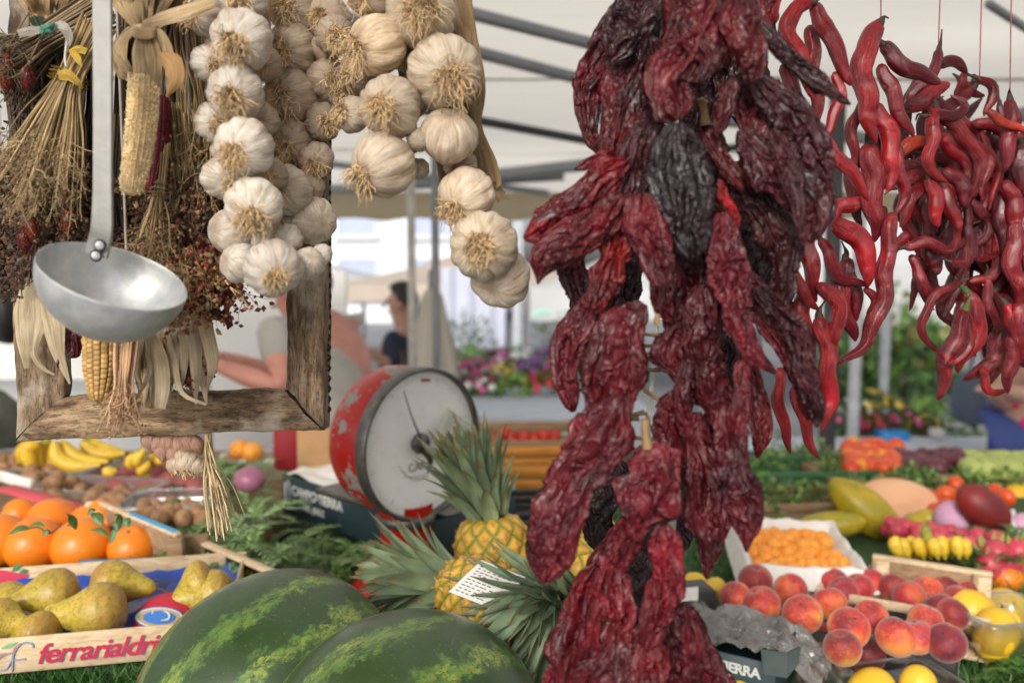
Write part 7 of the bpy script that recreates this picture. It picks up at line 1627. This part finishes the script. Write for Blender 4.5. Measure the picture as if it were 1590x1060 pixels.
for i, (x, y, ci, w) in enumerate(spots): potplant(x, y, 5.0 if y > 590 else (5.4 if y > 570 else 5.8), .115, ci, w)
for i, (x, y, ci, w) in enumerate([(1330, 640, 1, 'left of the pale post on the right table'), (1355, 660, 4, 'with red blooms on the right table'), (1380, 640, 3, 'with yellow blooms in the right group'), (1405, 655, 0, 'low in the middle right group'), (1430, 665, 3, 'yellow one near the green bush'), (1312, 660, 0, 'beside the dark post'), (1350, 625, 3, 'upper one of the right group'), (1440, 640, 5, 'lime one next to the green bush')]): potplant(x, y, 4.6, .10, ci, w)
BUSH = [(1345, 560, 6.5, .30, 'tall bush between the pale posts'), (1395, 590, 6.3, .35, 'wide olive bush in the middle of the flower stall'), (1430, 560, 7.0, .30, 'rear bush before the beige building'), (1470, 640, 5.4, .22, 'bright green bush at the edge of the pavement'), (1320, 600, 6.2, .28, 'bush behind the left pale post'), (1395, 520, 7.5, .32, 'dark conical bush beside the grey pole')]
for x, y, d, r, w in BUSH: leafball(w, P(x, y, d), r, 420, GC + ([(.2, .2, .06)] if x < 1460 else []), 'bush', 'bush', None, flowers=(.6, .25, .3) if x in (1345,) else None, fr=.08, squash=1.25)
g = Geo(); box(g, P(1385, 675, 4.4), (.14, .12, .045), bev=.004); struct('blue_tub', g, MOBG, 'thing', color=(.02, .3, .75), label='bright blue tub on the far right table', cat='tub')
g = Geo(); box(g, P(1455, 672, 4.4), (.07, .08, .05), bev=.012); struct('white_bag', g, MPAPER, 'thing', label='small white bag next to the yellow flowers', cat='bag')
for x, d, lab in ((1330, 4.4, 'pale grey pole right of the dark post'), (1376, 5.4, 'second pale grey pole among the bushes'), (802, 7.5, 'thin pale pole under the white tent'), (808, 9.0, 'far thin pole beyond the flowers')):
    b = P(x, 500, d); g = Geo(); lathe(g, [(.03, 0), (.03, 2.3), (.0005, 2.3)], (b[0], b[1], 0), n=14); lathe(g, [(.07, .0), (.07, .015), (.03, .03)], (b[0], b[1], 0), n=14); struct('tent_pole', g, simple('pale_grey_pole', (.5, .52, .55), .5), 'thing', label=lab, cat='pole')

# ---- tents and parasols
def tent(label, c, w, dp, z, rise, mat, val=.22, sign=None, name='market_tent'):
    r = thing(name, label, 'tent', (c[0], c[1], 0), 'white market tents'); x0, x1, y0, y1 = c[0] - w / 2, c[0] + w / 2, c[1] - dp / 2, c[1] + dp / 2
    g = Geo(); n = 14; apex = A([c[0], c[1], z + rise])
    for a, b in (((x0, y0), (x1, y0)), ((x1, y0), (x1, y1)), ((x1, y1), (x0, y1)), ((x0, y1), (x0, y0))):
        u = np.linspace(0, 1, n); v = np.linspace(0, 1, n); e = A([*a, z])[None] * (1 - u)[:, None] + A([*b, z])[None] * u[:, None]
        V = e[None] * (1 - v)[:, None, None] + apex * v[:, None, None]; V[..., 2] -= (.12 * rise * np.sin(v * math.pi))[:, None]; g.add(V.reshape(-1, 3), gridq(n, n))
    mk('roof', g, mat, r); g = Geo()
    for a, b in (((x0, y0), (x1, y0)), ((x1, y0), (x1, y1)), ((x0, y1), (x0, y0))):
        u = np.linspace(0, 1, 40); e = A([*a, z])[None] * (1 - u)[:, None] + A([*b, z])[None] * u[:, None]; V = np.stack([e, e - A([0, 0, val])[None] * (1 + .06 * np.abs(np.sin(u * 30)))[:, None]], 0); g.add(V.reshape(-1, 3), gridq(2, 40))
    vv = mk('valance', g, mat, r)
    for px_ in (x0, x1):
        for py_ in (y0, y1): g = Geo(); box(g, (px_, py_, (z - .01) / 2), (.05, .05, z - .01)); mk('leg', g, MGREY, r)
    return r, vv
MWT = canvas_mat('white_tent', (.82, .83, .84), (.8, .82, .85), .35, False); MPKT = canvas_mat('pinkish_tent', (.70, .60, .52), (.8, .7, .6), .35, False)
ct = P(905, 470, 9.0); t1, v1 = tent('white tent with a greenish lettered valance between garlic and peppers', (ct[0] + 1.1, ct[1] + 1.5), 3.4, 3.0, P(850, 448, 9)[2], .7, MWT, .33)
q0 = P(812, 470, 9.0); 
g = Geo(); e0 = A([ct[0] + 1.1 - 1.7, ct[1] - .012, 0])
for k in range(9): zz = P(850, 485, 9)[2]; box(g, (e0[0] + .34 + .075 * k, e0[1], zz), (.035 + .02 * (k % 2), .004, .085)); box(g, (e0[0] + .36 + .075 * k, e0[1], zz + .03 * (k % 3 - 1)), (.06, .004, .015))
mk('grey_letter_marks', g, MOB, v1, color=(.55, .6, .58))
g = Geo(); ribbon(g, [e0 + A([.05, 0, P(850, 492, 9)[2]]), e0 + A([.16, 0, P(850, 484, 9)[2]]), e0 + A([.27, 0, P(850, 488, 9)[2]])], [.03, .09, .02]); mk('green_mark', g, MOB, v1, color=(.4, .68, .58))
t2, _ = tent('far pinkish cream tent behind the lowest garlic bulb', (P(740, 430, 11)[0], 11.5), 3.6, 2.6, P(740, 440, 11)[2], .5, MPKT, .2)
t3, _ = tent('wide white tent at the far left beyond the vendor', (P(600, 430, 12)[0] - 1.6, 13), 4.2, 3, P(600, 446, 12)[2], .5, MWT, .2)
t4, _ = tent('white tent roof behind the red chillies', (P(1420, 400, 8)[0], 9.0), 4.4, 3.2, P(1420, 455, 8)[2], .9, MWT, .25)
for (x, y, d, w, h, z, lab) in ((735, 500, 8.5, .65, 1.1, None, 'pale violet backed hanging sheet beyond the flowers'), (625, 375, 14, .0, 0, None, '')):
    if w: g = Geo(); gx, gz = np.meshgrid(np.linspace(-.5, .5, 30), np.linspace(-.5, .5, 20)); c = P(x, y, d); g.add(np.stack([c[0] + gx * w, c[1] + .03 * np.sin(gx * 20), c[2] + gz * h], -1).reshape(-1, 3), gridq(20, 30)); struct('hanging_sheet', g, simple('pale_violet_cloth', (.55, .57, .68), .8, var=.08, scale=3), 'thing', label=lab, cat='sheet')

# folded parasol (the pale cone beside the man)
pz_ = thing('folded_parasol', 'folded cream parasol hanging in a cone beside the man in navy', 'parasol', (P(668, 560, 4.9)[0], P(668, 560, 4.9)[1], 0)); c = P(672, 560, 4.9)
g = Geo(); zt = P(668, 448, 4.9)[2]; zb = P(668, 640, 4.9)[2]; lathe(g, [(.03, zt), (.06, zt - .04), (.09, zt - .2), (.125, (zt + zb) / 2), (.16, zb), (.14, zb - .01), (.0005, zb + .05)], (c[0], c[1], 0), n=72, fn=lambda r, h, th: (r * (1 + .13 * np.sin(9 * th) * np.clip((zt - h) * 3, 0, 1)), h)); mk('folded_cloth', g, canvas_mat('cream_parasol', (.62, .58, .50), (.6, .55, .45), .2), pz_)
g = Geo(); lathe(g, [(.022, .03), (.022, zt + .1), (.0005, zt + .12)], (c[0], c[1], 0), n=12); mk('pole', g, MGREY, pz_); g = Geo(); lathe(g, [(.0005, .0), (.25, .0), (.25, .05), (.03, .07)], (c[0], c[1], 0), n=24); mk('base', g, MGREY, pz_)

# ---- far buildings
def building(label, x0, x1, y, z1, wallc, cols, rows, winc, name='building', dp=6, zb=0, first=.9, wh=1.3):
    r = thing(name, label, 'building', ((x0 + x1) / 2, y, 0)); g = Geo(); box(g, ((x0 + x1) / 2, y + dp / 2, z1 / 2), (x1 - x0, dp, z1)); mk('wall', g, simple('far_wall', wallc, .85, var=.1, scale=.6), r)
    W = (x1 - x0) / cols; H = (z1 - first) / rows
    for i in range(cols):
        for j in range(rows):
            cx_, cz_ = x0 + W * (i + .5), first + H * (j + .5); g = Geo()
            for s_ in (-1, 1): box(g, (cx_ + s_ * W * .26, y - .03, cz_), (.07, .08, wh)); box(g, (cx_, y - .03, cz_ + s_ * (wh / 2 - .035)), (W * .52 - .08, .078, .07))
            w_ = mk('window', g, MOB, r, color=(.7, .72, .76)); g = Geo(); box(g, (cx_, y - .012, cz_), (W * .5 - .04, .02, wh - .12)); mk('pane', g, MOBG, w_, color=winc)
            g = Geo(); box(g, (cx_, y - .07, cz_ - wh / 2 - .04), (W * .6, .14, .06)); mk('sill', g, MOB, w_, color=(.6, .6, .6))
    g = Geo(); box(g, ((x0 + x1) / 2, y - .1, z1 + .08), (x1 - x0 + .4, .5, .16)); mk('cornice', g, MOB, r, color=tuple(min(1, c_ * .9) for c_ in wallc)); return r
building('pale bluish white building far behind the garlic and the vendor', -14, -1.2, 24, 3.9, (.74, .77, .84), 6, 2, (.42, .48, .66), first=.4, wh=1.2)
building('beige building behind the flower stall on the right', P(1395, 500, 18)[0], P(1460, 500, 18)[0] + .3, 18, P(1400, 488, 18)[2], (.62, .56, .44), 2, 1, (.3, .3, .28), dp=5)
building('low grey building at the far right beyond the chillies', P(1480, 500, 26)[0], 24, 26, P(1500, 480, 26)[2], (.5, .5, .5), 8, 1, (.2, .22, .25), dp=5)
building('brownish building seen between the garlic braid and the peppers', -.6, 3.2, 28, P(850, 495, 28)[2], (.3, .24, .2), 4, 1, (.12, .13, .15), dp=5, first=.4, wh=.5)
for x, y, d, r, w in ((1330, 500, 14, .9, 'far tree behind the posts on the right'), (870, 498, 16, .5, 'far dark tree under the white tent'), (1445, 520, 12, .5, 'dark green tree before the beige building'), (720, 545, 8, .3, 'green shrub at the left end of the flower stall')):
    c = P(x, y, d); t = leafball(w, c, r, 700, [(.05, .1, .03), (.08, .14, .04), (.12, .16, .06)], 'tree', 'tree', None, squash=1.2, ls=.2); g = Geo(); addtube(g, [(c[0], c[1], 0), (c[0] + .05, c[1], c[2] * .5), (c[0], c[1], c[2])], [r * .14, r * .1, r * .04], 8, 8, col=(.1, .07, .05)); mk('trunk', g, MV, t)
# truck / stall dark shape left edge
lb_ = thing('sack', 'full grey green sack standing at the left edge behind the walnuts', 'sack', T(-30, 720, TZ)); g = Geo()
lathe(g, [(.0005, 0), (.12, .0), (.15, .05), (.16, .12), (.14, .2), (.1, .245), (.05, .26), (.0005, .255)], P(0, 690, 2.35) - A([.1, 0, .1]), n=40, fn=lambda r, h, th: (r * (1 + .05 * np.sin(5 * th) + .02 * np.sin(11 * th + h * 20)), h)); mk('cloth', g, simple('grey_sackcloth', (.10, .11, .09), .9, var=.5, scale=12, bump=.5, bscale=50), lb_)
c = P(12, 485, 2.6); bgx = thing('black_bag', 'black bag hanging at the left edge beside the corn husks', 'bag', c); g = Geo(); lathe(g, [(.0005, -.10), (.035, -.09), (.06, -.04), (.06, .03), (.045, .08), (.02, .1)], c, n=24, fn=lambda r, h, th: (r * (1 + .1 * np.sin(4 * th)), h)); mk('cloth', g, MBLACKC, bgx); g = Geo(); addtube(g, [c + A([0, 0, .09]), c + A([0, 0, .3]), A([c[0], c[1], cz(c[1]) - .03])], .004, 6, 8, col=(.03, .03, .03)); mk('strap', g, MV, bgx)
g = Geo(); box(g, (P(60, 560, 3.6)[0], 3.6, .5), (1.3, .5, 1.0), bev=.02); struct('white_counter', g, simple('white_counter', (.62, .64, .64), .6, var=.06, scale=4), 'thing', label='white counter unit seen through the left part of the frame', cat='counter')
g = Geo(); box(g, (P(250, 500, 5.5)[0], 5.6, .75), (2.4, .05, 1.5)); struct('white_screen', g, simple('white_board', (.7, .69, .66), .8, var=.05, scale=2), 'thing', label='cream board wall seen behind the vendor', cat='board')

# ---- people
def skin(name, verts, edges, radii, mat, parent, color, sub=2, root=0):
    me = bpy.data.meshes.new(name); off = ORG[parent]
    me.from_pydata([tuple(A(v) - off) for v in verts], edges, []); o = bpy.data.objects.new('tmp', me); COL.objects.link(o)
    sk = o.modifiers.new('s', 'SKIN'); sk.use_smooth_shade = True; ss = o.modifiers.new('u', 'SUBSURF'); ss.levels = sub; ss.render_levels = sub
    if not me.skin_vertices: 
        bpy.context.view_layer.objects.active = o; me.skin_vertices.new() if hasattr(me.skin_vertices, 'new') else None
    for i, r in enumerate(radii):
        sv = me.skin_vertices[0].data[i]; sv.radius = (r, r) if np.ndim(r) == 0 else r; sv.use_root = (i == root)
    dg = bpy.context.evaluated_depsgraph_get(); m2 = bpy.data.meshes.new_from_object(o.evaluated_get(dg)); bpy.data.objects.remove(o)
    m2.name = name; m2.materials.clear(); m2.materials.append(mat)
    for p in m2.polygons: p.use_smooth = True
    q = bpy.data.objects.new(name, m2); COL.objects.link(q); q.parent = parent; q.color = (*color, 1); ORG[q] = off; return q
MSKIN = Mat('skin', .5); MSKIN.set('Base Color', MSKIN.mix(1., MSKIN.ocol(), MSKIN.ramp(MSKIN.noise(MSKIN.coord(), 30), [(.3, .88), (.7, 1.1)]), 'MULTIPLY')); MSKIN = MSKIN.m
def person(label, J, yaw, skinc, topc, botc, hairc, face=0., sleeve=.5, apron=None, hair_len=0., extra=None):
    """J: joint name -> world position. One skinned body (head, arms with fingers, legs); hair and clothing are children."""
    r = thing('person', label, 'person', (J['hip'][0], J['hip'][1], 0)); V, E, Rr = [], [], []
    def add(p, rad, par=None):
        V.append(A(p, float)); Rr.append(rad); i = len(V) - 1
        if par is not None: E.append((par, i))
        return i
    hip = add(J['hip'], .13); ch = add(J['chest'], (.15, .12), hip); nk = add(J['neck'], .055, ch); hd = A(J['head'], float); f = A([math.cos(face), math.sin(face), 0])
    h0 = add(hd - A([0, 0, .045]) + f * .012, .070, nk); h1 = add(hd + A([0, 0, .03]), .088, h0); add(hd + A([0, 0, .085]) - f * .008, .066, h1)
    for s in ('l', 'r'):
        sh_ = add(J['sh_' + s], .06, ch); el = add(J['el_' + s], .043, sh_); wr = add(J['wr_' + s], .028, el)
        d = nrm(A(J['wr_' + s]) - A(J['el_' + s])); side = nrm(np.cross(d, A([0, 0, 1.]) + .01)); pm = add(A(J['wr_' + s]) + d * .055, (.036, .018), wr)
        for k, (o, L) in enumerate(((-.024, .066), (-.008, .076), (.008, .072), (.024, .056))):
            a = add(A(V[pm]) + d * .035 + side * o, .0095, pm); b = add(A(V[a]) + d * L * .5 + A([0, 0, -.008]), .0085, a); add(A(V[b]) + d * L * .4 + A([0, 0, -.022]), .0075, b)
        a = add(A(V[wr]) + d * .03 + side * -.036, .011, wr); add(A(V[a]) + d * .035 + side * -.012 + A([0, 0, -.01]), .009, a)
    for s in ('l', 'r'):
        th_ = add(J['th_' + s], .085, hip); kn = add(J['kn_' + s], .058, th_); an = add(J['an_' + s], .038, kn); add(A(J['an_' + s]) + f * .14 - A([0, 0, .045]), .035, an)
    skin('body', V, E, Rr, MSKIN, r, skinc)
    # face: eyes, nose, mouth, ears
    sdv = np.cross(A([0, 0, 1.]), f); g = Geo()
    for s in (-1, 1): lathe(g, ball(.011), hd + f * .080 + sdv * s * .03 + A([0, 0, .022]), n=10)
    mk('eyes', g, MOBG, r, color=(.03, .02, .02)); g = Geo(); addtube(g, [hd + f * .088 + A([0, 0, .02]), hd + f * .106 - A([0, 0, .012]), hd + f * .092 - A([0, 0, .02])], [.008, .013, .008], 8, 8); mk('nose', g, MSKIN, r, color=skinc)
    g = Geo(); addtube(g, [hd + f * .078 + sdv * .024 - A([0, 0, .05]), hd + f * .09 - A([0, 0, .05]), hd + f * .078 - sdv * .024 - A([0, 0, .05])], .006, 6, 8); mk('mouth', g, MSKIN, r, color=tuple(c * .6 for c in skinc))
    g = Geo(); [lathe(g, ball(.022, 1.3), hd + sdv * s * .088, n=10) for s in (-1, 1)]; mk('ears', g, MSKIN, r, color=skinc)
    g = Geo(); n_, m_ = 24, 36; ph = np.linspace(0, 1.9, n_); th = np.linspace(0, 6.2832, m_ + 1); dirs = np.stack([np.sin(ph)[:, None] * np.cos(th), np.sin(ph)[:, None] * np.sin(th), np.cos(ph)[:, None] + 0 * th], -1)
    fr_ = dirs @ f; cut = np.where((fr_ > .35) & (dirs[..., 2] < .55), .70, 1.0); V_ = hd + A([0, 0, .035]) + dirs * (A([.104, .104, .112]) * (1 + .04 * vnoise(dirs * 6))[..., None]) * cut[..., None] - f * .008
    V_[..., 2] -= hair_len * (dirs[..., 2] < .1) * (fr_ < .2); g.add(V_.reshape(-1, 3), gridq(n_, m_ + 1)); mk('hair', g, simple('hair', hairc, .6, var=.4, scale=40, bump=.6, bscale=120), r)
    # shirt: own skinned shell over torso and upper arms
    V, E, Rr = [], [], []; hp0 = add(A(J['hip']) - A([0, 0, .10]), .150); hp = add(A(J['hip']) + A([0, 0, .06]), .150, hp0); ch = add(J['chest'], (.178, .15), hp); nk = add(A(J['neck']) - A([0, 0, .03]), .075, ch)
    for s in ('l', 'r'):
        sh_ = add(J['sh_' + s], .080, ch); e = A(J['sh_' + s]) * (1 - sleeve) + A(J['el_' + s]) * sleeve if sleeve <= 1 else A(J['el_' + s]); i = add(e, .066 if sleeve <= .8 else .058, sh_)
        if sleeve > 1: add(A(J['el_' + s]) * .15 + A(J['wr_' + s]) * .85, .042, i)
    skin('shirt', V, E, Rr, MOB, r, topc)
    V, E, Rr = [], [], []; hp = add(A(J['hip']) - A([0, 0, .02]), .150)
    for s in ('l', 'r'): t_ = add(J['th_' + s], .1, hp); k = add(J['kn_' + s], .075, t_); add(A(J['an_' + s]) + A([0, 0, .04]), .06, k)
    skin('trousers', V, E, Rr, MOB, r, botc)
    g = Geo()
    for s in ('l', 'r'): a = A(J['an_' + s]); addtube(g, [a + A([0, 0, -.02]) - f * .05, a + f * .06 - A([0, 0, .035]), a + f * .17 - A([0, 0, .05])], [.045, .048, .036], 10, 10, flat=.8)
    mk('shoes', g, MOB, r, color=(.08, .08, .08))
    return r
def J_(hx, hy, hz, lean=(0, 0), face=0., **k):
    """upright joints around a hip; face = direction angle the person faces"""
    f = A([math.cos(face), math.sin(face), 0]); s = A([-math.sin(face), math.cos(face), 0]); h = A([hx, hy, hz]); L = A([lean[0], lean[1], 0])
    j = dict(hip=h, chest=h + A([0, 0, .33]) + L * .6, neck=h + A([0, 0, .52]) + L, head=h + A([0, 0, .655]) + L * 1.25)
    for n_, q in (('l', 1), ('r', -1)):
        j['sh_' + n_] = h + A([0, 0, .45]) + L * .9 + s * q * .19; j['el_' + n_] = j['sh_' + n_] + A([0, 0, -.27]) + s * q * .04; j['wr_' + n_] = j['el_' + n_] + f * .2 + A([0, 0, -.08])
        j['th_' + n_] = h + s * q * .09 - A([0, 0, .06]); j['kn_' + n_] = h + s * q * .1 - A([0, 0, .06 + (hz - .1) * .48]) + f * .03; j['an_' + n_] = A([h[0], h[1], .09]) + s * q * .1
    j.update({a: A(b, float) for a, b in k.items()}); return j
# vendor: back towards us, bending left, arms out to the left
vh = P(528, 760, 2.75); vj = J_(vh[0], vh[1], .86, face=math.pi * .93)
vj.update(chest=P(505, 560, 2.75), neck=P(478, 490, 2.75), head=P(462, 452, 2.75), sh_l=P(430, 525, 2.62), el_l=P(440, 606, 2.55), wr_l=P(358, 574, 2.55), sh_r=P(540, 520, 2.9), el_r=P(470, 590, 3.05), wr_r=P(345, 556, 2.85))
person('market vendor in a grey beige short sleeved shirt, back turned, arms reaching left', vj, 0, (.55, .25, .19), (.40, .38, .35), (.09, .09, .1), (.03, .025, .025), face=math.pi * .95, sleeve=.62)
mh_ = P(614, 620, 5.3); mj = J_(mh_[0], mh_[1], mh_[2], face=math.pi * 1.05)
mj.update(head=P(622, 472, 5.3), neck=P(628, 508, 5.3), chest=P(620, 555, 5.3), sh_l=P(606, 530, 5.2), sh_r=P(632, 528, 5.45), el_l=P(612, 572, 5.1), wr_l=P(592, 556, 5.05), el_r=P(630, 585, 5.5), wr_r=P(598, 565, 5.4))
person('dark haired man in a navy shirt facing left beyond the scale', mj, 0, (.45, .24, .17), (.012, .016, .035), (.03, .035, .06), (.015, .012, .01), face=math.pi * 1.02, sleeve=1.2)
wh_ = P(1606, 655, 3.6); wj = J_(wh_[0], wh_[1], wh_[2], face=math.pi * 1.3)
wj.update(el_l=P(1600, 615, 3.4), wr_l=P(1562, 606, 3.35), el_r=P(1560, 628, 3.6), wr_r=P(1548, 612, 3.4))
wo = person('shopper in a bright pink top and blue trousers at the right edge', wj, 0, (.5, .3, .22), (.72, .03, .2), (.04, .07, .25), (.12, .07, .04), face=math.pi * 1.3, sleeve=.5, hair_len=.1)
sb_ = P(1515, 615, 4.2); g = Geo(); lathe(g, [(.0005, -.14), (.08, -.13), (.11, -.05), (.10, .06), (.06, .12), (.0005, .13)], sb_, n=24, fn=lambda r, h, th: (r * (1 + .06 * np.sin(3 * th)), h)); bg_ = thing('shopping_bag', 'dark grey blue bag carried left of the shopper in pink', 'bag', sb_); mk('bag_body', g, MOB, bg_, color=(.10, .13, .18))
g = Geo(); addtube(g, [sb_ + A([-.04, 0, .11]), sb_ + A([0, 0, .28]), sb_ + A([.05, 0, .11])], .008, 6, 14, col=(.08, .1, .14)); mk('strap', g, MV, bg_)
fj = P(752, 520, 12); person('distant passer by in dark clothes between garlic and flowers', J_(fj[0], 12, .88, face=4.5), 0, (.45, .28, .2), (.06, .07, .1), (.08, .08, .1), (.03, .02, .02), face=4.5)
fj = P(770, 520, 14); person('distant passer by in a grey top beside the dark one', J_(fj[0] + .25, 14.5, .9, face=1.5), 0, (.45, .28, .2), (.3, .28, .27), (.1, .1, .14), (.05, .03, .02), face=1.5)
fj = P(1462, 560, 9); person('distant man in a blue shirt on the pavement beyond the chillies', J_(fj[0], 9.5, .9, face=4.2), 0, (.45, .28, .2), (.16, .25, .4), (.05, .06, .1), (.05, .03, .02), face=4.2)
bx = P(1505, 590, 12); car = thing('parked_van', 'blurred pale van parked beyond the pavement on the right', 'van', (bx[0], 16, 0)); g = Geo()
box(g, (bx[0] + .6, 16.5, .95), (3.6, 1.7, 1.2), bev=.15); mk('body', g, MOBG, car, color=(.5, .53, .56)); g = Geo(); box(g, (bx[0] + .6, 15.64, 1.25), (2.8, .02, .4), bev=.008); mk('window', g, MOBG, car, color=(.05, .06, .08))
for s in (-1.1, 1.1): g = Geo(); lathe(g, [(.0005, 0), (.2, .01), (.31, .0), (.33, -.05), (.33, -.18)], (bx[0] + .6 + s, 15.62, .33), (0, -1, 0), 24); mk('wheel', g, MBLACKC, car)
# drop unused prototypes
for i, (x, y, w) in enumerate([(1205, 690, 'pale green lettuce under the red chilli tips'), (1290, 735, 'lettuce right at the foot of the dark post'), (1270, 700, 'dark lettuce between the chilli tips and the post'), (1500, 748, 'green bunch above the dark red oval fruit'), (1530, 738, 'pale lettuce in the far right row'), (1560, 745, 'lettuce near the right edge above the tomatoes'), (1588, 738, 'lettuce cut by the right edge'), (1400, 748, 'green bunch above the cut melon half'), (1180, 800, 'green leaves beside the lowest dried pepper tip'), (1310, 722, 'curly lettuce in the back row right of the post')]):
    leafball(w, T(x, y, TZ + .03), .05, 200, GC + [(.35, .45, .15)], 'lettuce', 'lettuce', 'lettuces at the back of the stall')

# ---- canopy seams and hems
for k, y_ in enumerate((1.3, 2.1, 2.9, 3.7)):
    g = Geo(); addtube(g, [(x_, y_, cz(y_) - .012 + .004 * math.sin(x_ * 3)) for x_ in np.linspace(-3.3, 3.5, 14)], .006, 5, 60, flat=.5, col=(.45, .4, .32)); mk('seam', g, MV, aw)
# ---- things of one kind that share a description: told apart by their place in the row
SMALL = 'zero first second third fourth fifth sixth seventh eighth ninth tenth eleventh twelfth thirteenth fourteenth fifteenth sixteenth seventeenth eighteenth nineteenth'.split()
TENS = {2: ('twentieth', 'twenty'), 3: ('thirtieth', 'thirty'), 4: ('fortieth', 'forty'), 5: ('fiftieth', 'fifty'), 6: ('sixtieth', 'sixty'), 7: ('seventieth', 'seventy'), 8: ('eightieth', 'eighty'), 9: ('ninetieth', 'ninety'), 10: ('hundredth', 'hundred'), 11: ('hundred-and-tenth', 'hundred-and-ten')}
def ordw(n): return SMALL[n] if n < 20 else (TENS[n // 10][0] if n % 10 == 0 else TENS[n // 10][1] + '-' + SMALL[n % 10])
same = {}
for o in bpy.data.objects:
    if o.parent is None and o.get('label'): same.setdefault(o['label'], []).append(o)
for lab, os_ in same.items():
    if len(os_) > 1:
        os_.sort(key=lambda o: o.location.x / max(.1, o.location.y))
        for i, o in enumerate(os_):
            w = (lab + ', ' + ordw(i + 1) + ' from left').split(); o['label'] = ' '.join(w[:16] if len(w) <= 16 else w[:12] + w[-3:])
